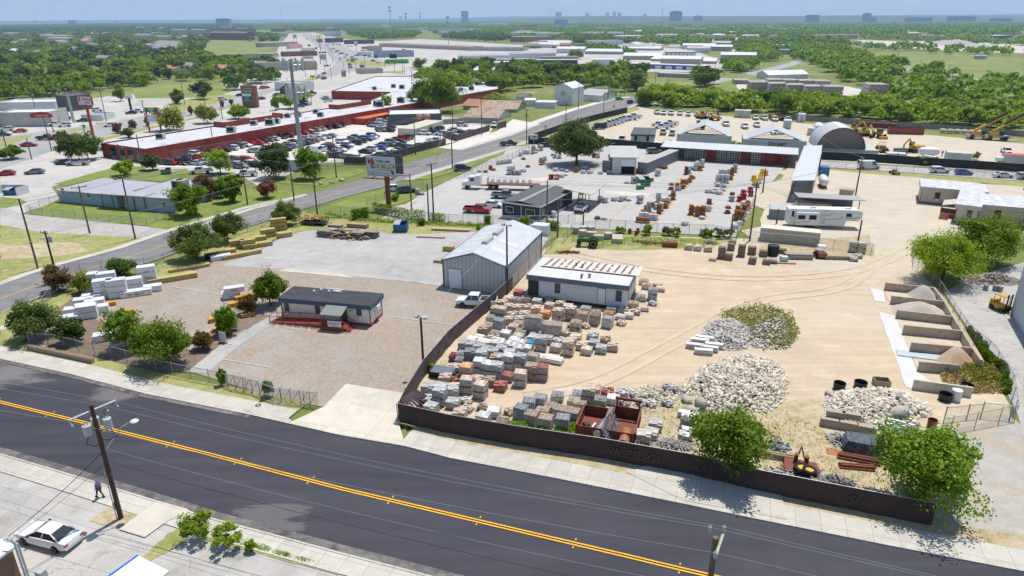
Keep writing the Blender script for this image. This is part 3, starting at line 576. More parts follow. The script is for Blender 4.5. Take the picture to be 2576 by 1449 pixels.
def wood(poly,n,dmin,label,group,sc_=(.8,1.25),kinds=(0,1,2,3,4,5),avoid=()):
 for p in scatter(poly,n,dmin,avoid=avoid):
  s=ru(*sc_);k=rnd.choice(kinds)
  place(WP[k],(p[0],p[1],ru(-.6,0)),ru(0,6),label,group,(s*ru(.9,1.15),s*ru(.9,1.15),s*ru(.85,1.1)))
# woods beyond: nobody could count these
def mass(name,label,polys,dens,size,mat,seed,hmul=1.,faces=64,q=1.35,avoid=()):
 rg=np.random.default_rng(seed);C=[];av=AVB
 for poly in polys:
  gp=[g('',*p).to_2d() for p in poly];gx=[p.x for p in gp];gy=[p.y for p in gp]
  area=abs(sum(gp[i].x*gp[(i+1)%len(gp)].y-gp[(i+1)%len(gp)].x*gp[i].y for i in range(len(gp))))/2
  n=min(int(area*dens),9000);k=0;tr=0
  while k<n and tr<n*12:
   tr+=1;p=(rg.uniform(min(gx),max(gx)),rg.uniform(min(gy),max(gy)))
   if inpoly(p,gp) and not any(inpoly(p,a) for a in av): C.append(p);k+=1
 C=np.array(C);n=len(C);s=rg.uniform(.65,1.3,(n,1))*size
 k=np.repeat(np.arange(n),faces);d=rg.normal(size=(n*faces,3));d/=np.linalg.norm(d,axis=1)[:,None];d[:,2]=np.abs(d[:,2])*1.15-.3
 r=rg.uniform(.72,1.08,(len(k),1))
 lump=1+.25*np.sin(d[:,:1]*5+k[:,None])*np.sin(d[:,1:2]*6+k[:,None]*2)
 p=d*r*lump*s[k]*np.array([1,1,.85*hmul]);p[:,0]+=C[k,0];p[:,1]+=C[k,1];p[:,2]+=s[k,0]*.85
 V,Fq=leaf_quads(p,d,1.,rg,.75);sz=(s[k]*q/size*size*.27);c=np.repeat(p,4,0);V=c+(V-c)*np.repeat(sz,4,0)
 o=bpy.data.objects.new(name,npmesh(name,V,Fq,mat));COL.objects.link(o);tag(o,label,'trees');o['kind']='stuff';return n
# ================================================================ vehicles
PAINT=M('car paint',objcol=True,rough=.32,var=.02,spec=.5,coat=.6)
GLASS=M('car glass',(.02,.03,.035),.06,.05,spec=.8);TYRE=M('tyre rubber',(.018,.018,.02),.85,.1);RIM=M('wheel rim',(.42,.43,.45),.35,.05,metal=.7)
DARKP=M('black plastic',(.02,.02,.022),.6,.1);LAMPW=M('headlamp glass',(.72,.75,.78),.12,.02,spec=.8);LAMPR=M('tail lamp red',(.42,.015,.012),.2,.03,spec=.7)
CHROME=M('chrome trim',(.6,.61,.63),.2,.02,metal=.9)
def wheel_mesh(r,w,rim=RIM):
 mb=MB();n=14
 P=[]
 for y,k in ((-w/2,.62),(-w/2,.93),(-w*.36,1.),(w*.36,1.),(w/2,.93),(w/2,.62)): P.append([(r*k*cos(2*PI*i/n),y,r*k*sin(2*PI*i/n)) for i in range(n)])
 mb.m=0;mb.loft(P,True)
 mb.m=1
 for s in (-1,1):
  y=s*w*.5;c=[(r*.62*cos(2*PI*i/n),y+s*.004,r*.62*sin(2*PI*i/n)) for i in range(n)]+[(0,y-s*.03,0)]
  mb.add(c,[(i,(i+1)%n,n) for i in range(n)])
  mb.m=0
  for k in range(5):
   a=2*PI*k/5;mb.rbox(r*.4*cos(a),y+s*.006,r*.4*sin(a),r*.16,.008,r*.16)
  mb.m=1
 return mb.mesh('wheel',[TYRE,rim],35)
CARS={}
def section(x,hw,zb,zt,ch=.12):
 pts=[(-hw*.86,zb),(-hw,zb+ch),(-hw*1.0,zt-.2),(-hw*.93,zt-.04),(-hw*.5,zt+.015),(hw*.5,zt+.015),(hw*.93,zt-.04),(hw*1.0,zt-.2),(hw,zb+ch),(hw*.86,zb)]
 return [(x,y,z) for y,z in pts]
def make_car(kind,cat=None):
 SP={'sedan':(4.85,.92,1.45,[(-2.42,.6,.42,.72),(-2.36,.8,.3,.93),(-2.0,.88,.22,1.02),(-1.2,.92,.2,1.0),(.3,.92,.2,.96),(1.1,.91,.2,.93),(1.9,.88,.2,.80),(2.3,.78,.22,.68),(2.42,.6,.32,.56)],(-1.85,-1.0,.25,1.15),.78,.58,.33,(-1.42,1.45)),
     'suv':(4.75,.95,1.72,[(-2.36,.7,.5,.98),(-2.3,.88,.36,1.1),(-1.9,.93,.28,1.12),(.2,.95,.26,1.1),(1.0,.95,.26,1.06),(1.8,.92,.26,.98),(2.25,.84,.28,.86),(2.37,.66,.4,.7)],(-2.28,-2.0,.3,1.1),.84,.68,.37,(-1.4,1.45)),
     'hatch':(4.2,.9,1.52,[(-2.08,.66,.42,.85),(-2.02,.84,.3,.98),(-1.6,.9,.22,1.0),(.3,.9,.2,.97),(1.0,.9,.2,.93),(1.6,.87,.2,.83),(2.0,.78,.24,.7),(2.1,.6,.34,.58)],(-2.0,-1.5,.2,1.05),.78,.6,.33,(-1.25,1.3)),
     'pickup':(5.8,1.0,1.9,[(-.55,1.0,.42,1.2),(.2,1.0,.42,1.2),(1.35,1.0,.42,1.18),(1.5,.99,.42,1.16),(2.5,.96,.45,1.1),(2.82,.88,.5,.98),(2.9,.7,.55,.85)],(-.5,-.38,.95,1.55),.88,.72,.4,(-1.75,1.85)),
     'van':(5.6,1.0,2.25,[(-2.75,.95,.4,1.25),(-2.6,1.0,.35,1.28),(.9,1.0,.35,1.26),(1.8,.98,.35,1.15),(2.5,.9,.38,1.0),(2.75,.72,.45,.8)],(-2.74,-2.66,1.2,1.9),.93,.82,.37,(-1.8,1.8))}
 L,W,Ht,secs,cab,bw,tw,wr,ax=SP[kind];t=thing('parked_car' if kind!='pickup' else 'pickup_truck','car',cat or {'sedan':'car','hatch':'car','suv':'car','pickup':'pickup truck','van':'van'}[kind])
 mb=MB();mb.m=0;mb.loft([section(x,hw,zb,zt) for x,hw,zb,zt in secs])
 zb_=lambda x: np.interp(x,[q[0] for q in secs],[q[3] for q in secs])
 a,b,c,d=cab
 # roof skin and pillars, in paint
 R_=[(b-.02,-tw,Ht-.03),(b+.15,-tw*.9,Ht),(c-.15,-tw*.9,Ht),(c,-tw,Ht-.04)]
 mb.add([(b-.03,-tw-.02,Ht-.045),(c+.03,-tw-.02,Ht-.06),(c+.03,tw+.02,Ht-.06),(b-.03,tw+.02,Ht-.045),(b+.2,-tw*.8,Ht+.01),(c-.2,-tw*.8,Ht+.005),(c-.2,tw*.8,Ht+.005),(b+.2,tw*.8,Ht+.01)],[(3,2,1,0),(4,5,6,7),(0,1,5,4),(1,2,6,5),(2,3,7,6),(3,0,4,7)])
 for s in (-1,1):
  for xa,xb in ((a,b),(d,c)): mb.tube((xa,s*bw,zb_(xa)-.02),(xb,s*tw,Ht-.05),.05,5,cap=False)
  xm=(a+d)/2 if kind!='van' else .6;mb.tube((xm+.1,s*(bw+.012),zb_(xm)-.02),(xm,s*(tw+.012),Ht-.05),.04,5,cap=False)
  if kind in('suv','van'): mb.tube((a+.75,s*(bw+.005),1.08),(b+.7,s*(tw+.01),Ht-.05),.07,5,cap=False)
 if kind=='van': 
  for s in (-1,1): mb.add([(a,s*(bw+.015),1.2),(.5,s*(bw+.015),1.2),(.35,s*(tw+.02),Ht-.05),(b,s*(tw+.02),Ht-.05)],[(0,1,2,3)])
 if kind=='pickup':   # load bed with a real recess
  x0,x1=-2.9,-.5;w=1.0;mb.box(x0,-w,.55,x1,-w+.1,1.22).box(x0,w-.1,.55,x1,w,1.22).box(x0,-w+.1,.55,x0+.08,w-.1,1.2).box(x0+.08,-w+.1,.55,x1,w-.1,.72)
  mb.m=1;mb.box(x0-.12,-.9,.5,x0,.9,.68).box(x0+.1,-w+.12,.721,x1,w-.12,.74);mb.m=0
 mb.m=1
 for x in ax:   # wheel arches
  for s in (-1,1):
   n=9;hw=np.interp(x,[q[0] for q in secs],[q[1] for q in secs]) if kind!='pickup' or x>0 else 1.0;rr=wr*1.17;y=s*(hw+.006)
   mb.add([(x+rr*cos(PI*i/n),y,wr+rr*sin(PI*i/n)) for i in range(n+1)]+[(x,y,wr)],[(i,i+1,n+1) if s<0 else (i+1,i,n+1) for i in range(n)])
 hx=secs[-1][0]
 mb.rbox(hx-.03,0,.5 if kind!='pickup' else .72,.06,secs[-1][1]*1.3,.2 if kind!='pickup' else .35);rx=secs[0][0] if kind!='pickup' else -2.9
 for s in (-1,1): mb.rbox(d-.3,s*(bw+.17),zb_(d)+.1,.14,.16,.13)
 mb.o('body',[PAINT,DARKP],t,32)
 gm=MB();z0=lambda x: zb_(x)-.03
 gm.add([(a,-bw,z0(a)),(d,-bw,z0(d)),(d,bw,z0(d)),(a,bw,z0(a)),(b,-tw,Ht-.05),(c,-tw,Ht-.06),(c,tw,Ht-.06),(b,tw,Ht-.05)],[(4,5,6,7),(0,1,5,4),(1,2,6,5),(2,3,7,6),(3,0,4,7)])
 gm.o('windows',GLASS,t)
 wm=wheel_mesh(wr,.23)
 for x in ax:
  for s in (-1,1):
   o=LK('wheel',wm,t);o.location=(x,s*(W-.08),wr)
 for s in (-1,1):
  z=.68 if kind in('sedan','hatch') else .85 if kind=='suv' else .98;hw=secs[-2][1]
  if kind=='van': z=.85
  MB().rbox(secs[-2][0]+.03,s*(hw-.13),z-.02,.16,.3,.14).o('headlight',LAMPW,t)
  if kind=='pickup': MB().rbox(-2.9,s*.9,1.0,.06,.14,.3).o('tail_light',LAMPR,t)
  else: MB().rbox(secs[1][0]-.02,s*(secs[1][1]-.12),secs[1][3]-.15,.1,.3,.13).o('tail_light',LAMPR,t)
 return proto(t)
for k in ('sedan','suv','hatch','pickup','van'): CARS[k]=make_car(k)
def car(kind,c,x,y,hd,col,label,group=None,scale=1.,cat=None):
 o=place(CARS[kind],g(c,x,y,0.06),R(hd),label,group,scale,(*CC[col],1),cat);return o
KN_={'s':'sedan','u':'suv','h':'hatch','p':'pickup','v':'van'};KW={'s':'sedan','u':'sport utility car','h':'hatchback','p':'pickup truck','v':'van'}
def cars(c,data,hd,place_txt,group,jit=4,flip=.3,dy=0):
 for q in data.split():
  f=q.split(',');x,y=float(f[0]),float(f[1]);col,k=f[2][0],f[2][1];h=hd+ru(-jit,jit)+(180 if rnd.random()<flip else 0)
  if len(f)>3: h=float(f[3])
  car(KN_[k],c,x,y+dy,h,col,f'{CN[col]} {KW[k]} {place_txt}',group,ru(.96,1.03))
# the packed lot beside the brick building
LOT='68,180,ks 120,164,gs 183,154,ws 248,134,kp 325,122,ks 385,97,ku 475,98,rs 600,64,ss 650,55,ss 705,42,nu 760,32,kp 807,25,gs 850,18,ku 20,198,rs'
LOT2='95,246,rs 85,284,wu 198,226,ks 205,262,gs 300,256,ks 305,209,ss 330,236,ks 378,222,ws 365,184,ms 432,206,ds 500,198,ks 532,184,mu 500,150,ss 580,170,gs 598,120,ws 640,150,ws 700,135,gs 752,122,ss 575,280,wv 640,260,wu 692,242,ku 722,214,rs 782,288,gs 815,256,ks 848,264,ws 885,238,ds 925,220,wu 870,185,wu 960,160,gs 1010,195,ku 1060,175,du 985,134,ds 1115,155,bu 1160,140,ws 1177,128,ku 1150,260,wu 1105,284,ks 1245,244,bs 1262,220,gu 1335,214,gs 1368,190,gu 1450,180,ks 1472,155,rp 1420,160,rs 1530,140,du 1262,66,gu 1340,68,ks 1350,36,ks 1480,246,dp 1465,224,ns 1550,240,gs 1445,274,ds 1385,294,ws 1325,304,ks 1240,326,gu 1635,222,gs 1712,210,gs 2,276,gs 24,266,ss'
cars('b1',LOT,160,'parked beside the long red wall','cars parked along the long red wall',flip=0)
cars('b1',LOT2,160,'in the middle rows of the packed car lot','cars in the middle rows of the packed car lot')
cars('b1','800,328,ds 850,330,gp 930,338,gs 1005,342,ws 1150,352,gs 1345,352,bs 1800,176,wp,-10 1622,96,wu 1706,98,wu 1782,96,kp 1868,103,wu 1740,55,ku 1836,56,nu 1936,106,ss 1978,108,ss 2048,100,mu 1988,64,gs 2050,76,ws 2172,82,ss 2078,12,su 2398,20,wp,-100',160,'by the brown fence of the packed car lot','cars by the brown fence of the lot')
cars('b0','1680,396,du 1722,398,rs 1820,394,dp 1885,356,ks 1975,310,wu 2050,322,ks 2000,354,rp 2120,290,ms 2078,344,ks 2186,270,rs 2262,266,ks 2340,250,wu 2405,230,gu 2470,218,ws 2522,200,rs 2572,184,rs 1972,400,ss 2060,392,wu 2365,420,su 2330,354,ks 2372,364,ms 2442,356,ks 2494,362,rs 2500,410,wu 2425,434,gs 2545,404,ks 2560,276,ss 2580,420,ks',160,'in the near corner of the packed car lot','cars in the near corner of the packed car lot')
cars('a1','1132,1254,rs 1226,1230,ru 1170,1272,nu 1302,1208,wu 1262,1240,wu 1302,1252,wu 1216,1278,sp',165,'in front of the orange container','cars in front of the orange container')
cars('a1','693,992,ws 716,1008,gs 728,1024,ws 470,1064,ks 506,1060,ws 440,1078,bs 556,948,kp 480,1028,ks',20,'parked behind the brick building','cars parked behind the brick building')
cars('a1','266,866,ns 207,962,ns 70,895,rp 108,888,ds 60,1000,ns 683,746,ks 683,800,mu 650,785,wv,200 847,545,du 878,543,gs 848,603,wv,100 894,583,ss 965,580,ns 928,608,ss 968,605,ku 972,622,ks 1006,603,gs 946,657,ru 955,685,gu 787,497,ds 827,518,su 757,498,wu 758,516,wu 805,526,ks 911,558,ks 552,391,ws 514,398,wu 582,405,ks 636,470,ws 709,460,ks 1070,635,ws',70,'driving on the arterial road','cars on the arterial road',jit=3,flip=.5)
cars('a1','710,668,ks 1232,637,ws 1180,617,ks 1150,573,su 1372,640,wu 1655,680,gs 1690,845,gs 1605,795,ks 1640,805,ks 1700,790,ws 1720,780,gu 1570,780,ws 1780,830,wp 1812,825,ws 1290,470,ws 1340,470,ns 1020,562,ns 1065,560,ws 1100,566,ks 1030,420,ks 1862,690,ds 930,470,ks 960,470,ws 780,450,ks 815,450,ws 845,452,gs',20,'parked at the far shops','cars parked at the far shops',jit=10)
cars('a0','1111,1275,wu,200 2245,1008,wu,15 2418,968,ks,20 1322,1146,ks,190 1385,1134,wp,10 985,1120,wu,15 645,1208,bp,200 833,1225,ds,200 572,1268,wp,200 655,1275,wu,200 75,1318,wu,200 203,1332,os,200 40,1368,ds,20 550,1196,ms,20',20,'beside the arterial road shops','cars beside the arterial road shops')
cars('b0','295,215,rs,15 470,148,dp,10 565,148,mp,10 353,490,gs,195 60,505,rs,200 1080,250,ws,15 645,395,ks,180 790,402,sp,190 2025,485,wp,195 2475,515,wp,195 2205,615,bs,160',20,'on the pale concrete lot at left','cars on the pale concrete lot at left')
cars('b1','1400,665,wu,20 1515,680,du,20 2080,455,ku,20 2545,205,dp,10',20,'beside the side road','vehicles beside the side road')
o=car('pickup','b1',2230,880,-12,'r','bright red crew-cab pickup parked beside the navy trailer office');car('sedan','b1',2388,825,-14,'w','white coupe parked behind the bright red pickup');car('pickup','b1',2500,735,-12,'g','dark grey pickup parked behind the white coupe')
car('pickup','b2',705,860,68,'w','white pickup under the tan canopy roof')
car('pickup','c1',2222,560,172,'w','white crew-cab pickup parked beside the grey metal building',scale=1.0)
car('sedan','d0',383,1252,163,'w','shiny white sedan parked on the near lot under the wires',scale=(1.07,1.03,1.0))
car('van','b3',1010,440,-8,'w','white van on the lane behind the long fence');car('suv','b3',1720,480,-5,'w','white sport utility car on the lane behind the fence');car('hatch','b3',1965,500,-5,'b','blue hatchback following the white car on the lane');car('sedan','b3',2360,528,-5,'w','white sedan driving along the lane at far right');car('suv','b3',2600,545,-5,'w','white car at the right edge of the lane')
car('suv','a2',1190,1040,60,'n','dark blue car on the side road beside the thicket');car('hatch','a2',1080,1005,15,'G','lime green hatchback at the side street junction');car('sedan','b2',335,220,0,'d','dark sedan behind the pallet stacks by the yard gate');car('suv','b2',1430,285,10,'g','grey car behind the open-fronted warehouse')
# fleet in the machine yard
cars('a2','872,1300,kv,200 905,1282,wp 945,1270,wp 985,1258,wp 1025,1245,wp 1062,1232,wp 1098,1218,wp 1130,1208,wp 1195,1205,wp 1230,1185,wp 1510,1295,wp 1560,1275,wp 1595,1255,wp 1480,1270,wp',160,'parked in the row by the machine yard fence','white trucks along the machine yard fence',flip=0)
cars('a2','1460,1146,wp 1525,1152,wp 1598,1155,wp 1688,1156,wp 1772,1164,wp 1860,1170,wp 1930,1176,wp 2000,1182,wp 2075,1188,wp 2448,1200,wp 2535,1205,wp 2640,1215,wp 2340,1290,wp 2460,1275,wp 2150,1265,wp',262,'backed against the tree belt','white trucks backed against the tree belt',flip=0,jit=7)
cars('a2','1105,1425,wp,75 1520,1350,wp,75 1610,1360,wp,75',75,'beside the pale blue site office','pickups beside the pale blue site office')
cars('a3','195,1222,wp,262 95,1350,wp,200',262,'in the middle of the machine yard','trucks in the middle of the machine yard')
cars('b3','2395,285,wp,250',250,'near the yellow cranes','trucks near the yellow cranes')
# ================================================================ buildings
WINF=M('window frame',(.75,.76,.77),.5,.05);WGL=M('window glass',(.03,.04,.05),.1,.2,spec=.8);DOORM=M('white door paint',(.74,.76,.79),.5,.05)
METALG=M('grey unit metal',(.42,.43,.44),.5,.15);TRIMB=M('slate blue trim',(.075,.115,.17),.55,.1);WOODR=M('red stained wood',(.30,.075,.05),.75,.18,6)
def wallm(name,col,stripe=(.9,.07),dirt=None,var=.08): return M(name,col,.7,var,1.2,stripe=stripe,dirt=dirt)
def frame(A,B,C):
 A=Vector(A).to_2d();B=Vector(B).to_2d();d=B-A;L=d.length;u=d/L;n=Vector((-u.y,u.x))
 Dp=C if isinstance(C,(int,float)) else abs((Vector(C).to_2d()-B).dot(n));return A,atan2(u.y,u.x),L,Dp
def panel(mb,face,s,z,w,h,L,Dp,out=.02,th=.04):
 """box lying on a facade: s along the face, z bottom"""
 if face=='f': mb.box(s,-out-th,z,s+w,-out+.01,z+h)
 elif face=='b': mb.box(s,Dp+out-.01,z,s+w,Dp+out+th,z+h)
 elif face=='r': mb.box(L+out-.01,s,z,L+out+th,s+w,z+h)
 else: mb.box(-out-th,s,z,-out+.01,s+w,z+h)
def window(t,face,s,z,w,h,L,Dp,fm=WINF,gm=WGL,bars=1):
 mb=MB();panel(mb,face,s,z,w,h,L,Dp,.0,.04);f=mb.o('window',fm,t)
 k=.09;mb=MB();hh=(h-2*k-.05*bars)/(bars+1)
 for i in range(bars+1): panel(mb,face,s+k,z+k+i*(hh+.05),w-2*k,hh,L,Dp,.045,.012)
 mb.o('pane',gm,f);return f
def door(t,face,s,w,h,L,Dp,m=DOORM,fm=WINF,z=0):
 mb=MB();panel(mb,face,s-.08,z,w+.16,h+.08,L,Dp,.0,.03);panel(mb,face,s,z,w,h,L,Dp,.035,.02);mb2=MB();panel(mb2,face,s,z,w,h,L,Dp,.06,.01)
 d=mb.o('door',fm,t);mb2.o('door_leaf',m,d);k=MB();panel(k,face,s+w-.15,z+h*.48,.07,.06,L,Dp,.075,.06);k.o('handle',DARKP,d);return d
def bldg(name,label,cat,A,B,C,h,wm,rm,roof='flat',ov=.25,rise=1.,group=None,par=.0,ridge='x',th=.14,base=None,fas=None,z0=0):
 O,rz,L,Dp=frame(A,B,C);t=thing(name,label,cat,(O.x,O.y,z0),rz,group)
 mb=MB()
 if roof=='gable':
  if ridge=='x':   # ridge runs along the front;gables at the ends
   pr=[(0,0),(Dp,0),(Dp,h),(Dp/2,h+rise),(0,h)];mb.loft([[(x,p[0],p[1]) for p in pr] for x in (0,L)])
  else:
   pr=[(0,0),(L,0),(L,h),(L/2,h+rise),(0,h)];mb.loft([[(p[0],y,p[1]) for p in pr] for y in (0,Dp)])
 elif roof=='shed': # high at the front
  pr=[(0,0),(Dp,0),(Dp,h-rise),(0,h)];mb.loft([[(x,p[0],p[1]) for p in pr] for x in (0,L)])
 else: mb.box(0,0,-.1,L,Dp,h)
 mb.o('wall',wm,t)
 mb=MB()
 if roof=='gable':
  if ridge=='x':
   m_=rise/(Dp/2)
   for s in (0,1):
    y0=-ov if s==0 else Dp+ov;z=h-ov*m_;P=[(y0,z),(Dp/2,h+rise),(Dp/2,h+rise+th),(y0,z+th)];P=[(a,b+.03) for a,b in P];mb.loft([[(x,p[0],p[1]) for p in P] for x in (-ov,L+ov)])
  else:
   m_=rise/(L/2)
   for s in (0,1):
    x0=-ov if s==0 else L+ov;z=h-ov*m_;P=[(x0,z),(L/2,h+rise),(L/2,h+rise+th),(x0,z+th)];P=[(a,b+.03) for a,b in P];mb.loft([[(p[0],y,p[1]) for p in P] for y in (-ov,Dp+ov)])
 elif roof=='shed':
  m_=rise/Dp;P=[(-ov,h+ov*m_+.03),(Dp+ov,h-rise-ov*m_+.03),(Dp+ov,h-rise-ov*m_+th+.03),(-ov,h+ov*m_+th+.03)];mb.loft([[(x,p[0],p[1]) for p in P] for x in (-ov,L+ov)])
 elif par:
  mb.box(.3,.3,h+.002,L-.3,Dp-.3,h+.05)
 else: mb.box(-ov,-ov,h+.004,L+ov,Dp+ov,h+th)
 mb.o('roof',rm,t)
 if par:
  mb=MB();mb.box(0,0,h+.002,L,.28,h+par).box(0,Dp-.28,h+.002,L,Dp,h+par).box(0,.28,h+.002,.28,Dp-.28,h+par).box(L-.28,.28,h+.002,L,Dp-.28,h+par);mb.o('parapet',base or wm,t)
 if fas:
  mb=MB();a=.05+ov;q=h-fas[0]
  mb.box(-a,-a,q,L+a,-a+.08,h+.1).box(-a,Dp+a-.08,q,L+a,Dp+a,h+.1).box(-a,-a+.08,q,-a+.08,Dp+a-.08,h+.1).box(L+a-.08,-a+.08,q,L+a,Dp+a-.08,h+.1);mb.o('fascia',fas[1],t)
 if t.location.y>330 and h<14:
  c_,s_=cos(rz),sin(rz);q=lambda x,y: (O.x+c_*x-s_*y,O.y+s_*x+c_*y);f_=O.length;v=Vector((-O.x,-O.y))/f_*min(260,f_*.14);p0,p1,p2,p3=q(-4,-2),q(L+4,-2),q(L+4,Dp+3),q(-4,Dp+3);AVB.append([Vector(a) for a in ((p0[0]+v.x,p0[1]+v.y),(p1[0]+v.x,p1[1]+v.y),p1,p2,p3,p0)])
 return t,L,Dp
def hvac(t,x,y,z,s=1.):
 mb=MB();mb.box(x,y,z+.25,x+1.7*s,y+1.3*s,z+1.25*s);
 for a in (0,1): mb.box(x+.05,y+a*1.1*s,z,x+1.65*s,y+a*1.1*s+.12,z+.25)
 o=mb.o('air_conditioner',METALG,t);mb=MB();mb.tube((x+.85*s,y+.65*s,z+1.25*s),(x+.85*s,y+.65*s,z+1.33*s),.42*s,10);mb.box(x+.2,y-.01,z+.45,x+1.5*s,y-.002,z+1.1*s);mb.o('fan_grille',DARKP,o)
 return o
# --- office trailer with ramp
beige=wallm('beige siding',(.80,.76,.67),(1.2,.05));blackroof=M('black membrane roof',(.055,.057,.065),.8,.25,.8,dirt=((.2,.2,.2),.66,3.));
A=g('c1',272,690);B=g('c1',1160,772);C=g('c1',1308,672)
dirv=(Vector(A)-Vector(g('c1',1160,772))).length
t,L,Dp=bldg('office_trailer','cream office trailer with black roof, blue fascia and red ramp','office trailer',A,B,3.9,3.05,beige,blackroof,'flat',.22,fas=(.55,TRIMB),th=.1)
mb=MB();mb.box(-.04,-.04,0,L+.04,-.003,.45).box(L+.003,-.04,0,L+.05,Dp,.45);mb.o('skirting',WOODR,t)
mb=MB()
for x in (-.03,L-.1): mb.box(x,-.06,.45,x+.13,-.003,2.5)
mb.box(L+.003,Dp-.13,.45,L+.06,Dp,2.5);mb.o('corner_trim',TRIMB,t)
for s,z,h,w in ((.45,1.15,1.25,.7),(5.0,1.1,1.3,.7),(10.95,1.1,1.3,.75)): window(t,'f',s,z,w,h,L,Dp,TRIMB)
door(t,'f',8.55,.95,2.05,L,Dp,M('dark door',(.09,.11,.13),.3,.1,spec=.6),TRIMB,z=.5)
mb=MB();mb.box(11.05,-.55,1.2,11.65,-.06,1.55);a=mb.o('air_conditioner',WINF,t);mb=MB();mb.box(11.1,-.56,1.24,11.6,-.552,1.5);mb.o('grille',METALG,a)
mb=MB();mb.box(L+.01,1.5,1.1,L+.45,2.5,2.3);a=mb.o('air_conditioner',WINF,t);mb=MB();mb.box(L+.455,1.6,1.2,L+.47,2.4,1.8);mb.o('grille',METALG,a)
mb=MB()
for x,y in ((3.9,2.2),(4.6,2.9),(5.9,2.6)): mb.tube((x,y,3.1),(x,y,3.5),.1,8).tube((x,y,3.5),(x,y,3.6),.17,8)
mb.o('roof_vent',WINF,t)
mb=MB();mb.box(6.2,3.0,3.15,7.3,3.6,3.35).box(4.2,4.3,2.7,6.8,5.4,2.8);mb.o('roof_hatch',METALG,t)
# porch awning
mb=MB();mb.loft([[(x,-.2,2.75),(x,-2.4,2.2),(x,-2.4,2.3),(x,-.2,2.85)] for x in (6.9,9.9)]);aw=mb.o('porch_awning',M('shingle awning',(.24,.25,.23),.9,.2,5),t)
mb=MB()
for x in (7.0,9.8): mb.box(x-.05,-2.3,.0,x+.05,-2.2,2.22)
mb.o('awning_post',WOODR,aw)
# deck, ramp and steps
mb=MB();mb.box(6.8,-2.35,.38,10.0,-.06,.5);mb.loft([[(x,-1.75,z),(x,-.5,z),(x,-.5,z+.1),(x,-1.75,z+.1)] for x,z in ((-.9,.02),(6.8,.4))])
for i in range(3): mb.box(10.0+i*.3,-2.2,.33-i*.16,10.3+i*.3,-.8,.41-i*.16)
mb.box(6.8,-2.36,.02,10.0,-2.30,.38);mb.loft([[(x,-1.80,0.02),(x,-1.74,0.02),(x,-1.74,z),(x,-1.80,z)] for x,z in ((0,.04),(6.8,.42))]);deck=mb.o('ramp_deck',WOODR,t)
def rail(p,q,post,mat,parent,n,h=1.0,nm='railing'):
 mb=MB();p=Vector(p);q=Vector(q);up=Vector((0,0,h));mb.tube(p+up,q+up,.05,4).tube(p+up*.15,q+up*.15,.035,4)
 for i in range(n+1): 
  a=p.lerp(q,i/n);big=i%post==0;mb.tube(a,a+up*(1.08 if big else 1),.06 if big else .022,4,cap=False)
 return mb.o(nm,mat,parent)
rail((-.9,-1.8,.1),(6.8,-1.85,.48),14,WOODR,t,56);rail((6.8,-2.38,.5),(10.0,-2.38,.5),10,WOODR,t,24);rail((-.5,-.5,.15),(6.4,-.5,.5),10,WOODR,t,20);rail((10.0,-2.3,.5),(10.9,-2.3,.0),4,WOODR,t,4);rail((10.0,-.75,.5),(10.9,-.75,0),4,WOODR,t,4)
s_=tag(MB().rbox(0,0,0,1.9,.03,.82).o('banner_sign',M('white vinyl',(.78,.78,.78),.6,.05)),'white JohnSon banner hanging on the red ramp railing','sign');
def local(t,x,y,z):
 c,s=cos(t.rotation_euler.z),sin(t.rotation_euler.z);return (t.location.x+c*x-s*y,t.location.y+s*x+c*y,t.location.z+z)
s_.location=local(t,8.9,-2.47,1.12);s_.rotation_euler=t.rotation_euler
INK=M('black ink',(.03,.03,.035),.7,.05);REDINK=M('red ink',(.45,.03,.03),.6,.05);WHINK=M('white lettering',(.8,.8,.8),.6,.03)
textmesh('JohnSon',.5,INK,'lettering',s_,(0,-.02,.08),(PI/2,0,0),.005);textmesh('BUSINESS SERVICES',.11,INK,'lettering',s_,(0,-.02,-.24),(PI/2,0,0),.005)
textmesh('4713',.32,INK,'house_number',t,(10.35,-.03,2.1),(PI/2,0,0),.005)
# --- grey metal building
A=g('c1',1890,370);B=g('c1',2517,448);C=g('',1361,645)
grey_w=M('grey corrugated wall',(.52,.52,.525),.55,.06,1.,stripe=(.62,.2));grey_r=M('pale metal roof',(.50,.53,.57),.5,.08,.5,stripe=(.75,.10,0),dirt=((.62,.62,.60),.66,.5))
O,rz,L,Dp=frame(A,B,C);hE=4.35
t,L,Dp=bldg('metal_building','large grey corrugated metal building with pale gabled roof and blue trim','metal building',A,B,C,hE,grey_w,M('pale ribbed roof',(.53,.545,.56),.5,.08,.5,stripe=(.9,.1,1)),'gable',.12,1.55,ridge='y',th=.1)
mb=MB()
for p,q in (((-.2,-.2,hE-.05),(L/2,-.2,hE+1.62)),((L+.2,-.2,hE-.05),(L/2,-.2,hE+1.62))): mb.tube(p,q,.11,4)
mb.box(L+.1,-.2,hE-.16,L+.24,Dp+.2,hE+.1).box(-.24,-.2,hE-.16,-.1,Dp+.2,hE+.1)
for x in (-.06,L-.1): mb.box(x,-.1,0,x+.16,-.003,hE)
mb.box(L+.003,Dp*.985,0,L+.12,Dp,hE).box(L+.003,Dp*.60,0,L+.05,Dp*.605,hE).o('blue_trim',TRIMB,t)
door(t,'f',.9,2.1,3.1,L,Dp,DOORM,TRIMB)
for y in (.24,.5):
 mb=MB();mb.loft([[(L/2-.5,yy,hE+1.5),(L/2+.5,yy,hE+1.5),(L/2+.35,yy,hE+2.05),(L/2-.35,yy,hE+2.05)] for yy in (Dp*y,Dp*(y+.17))]);mb.o('ridge_vent',METALG,t)
mb=MB()
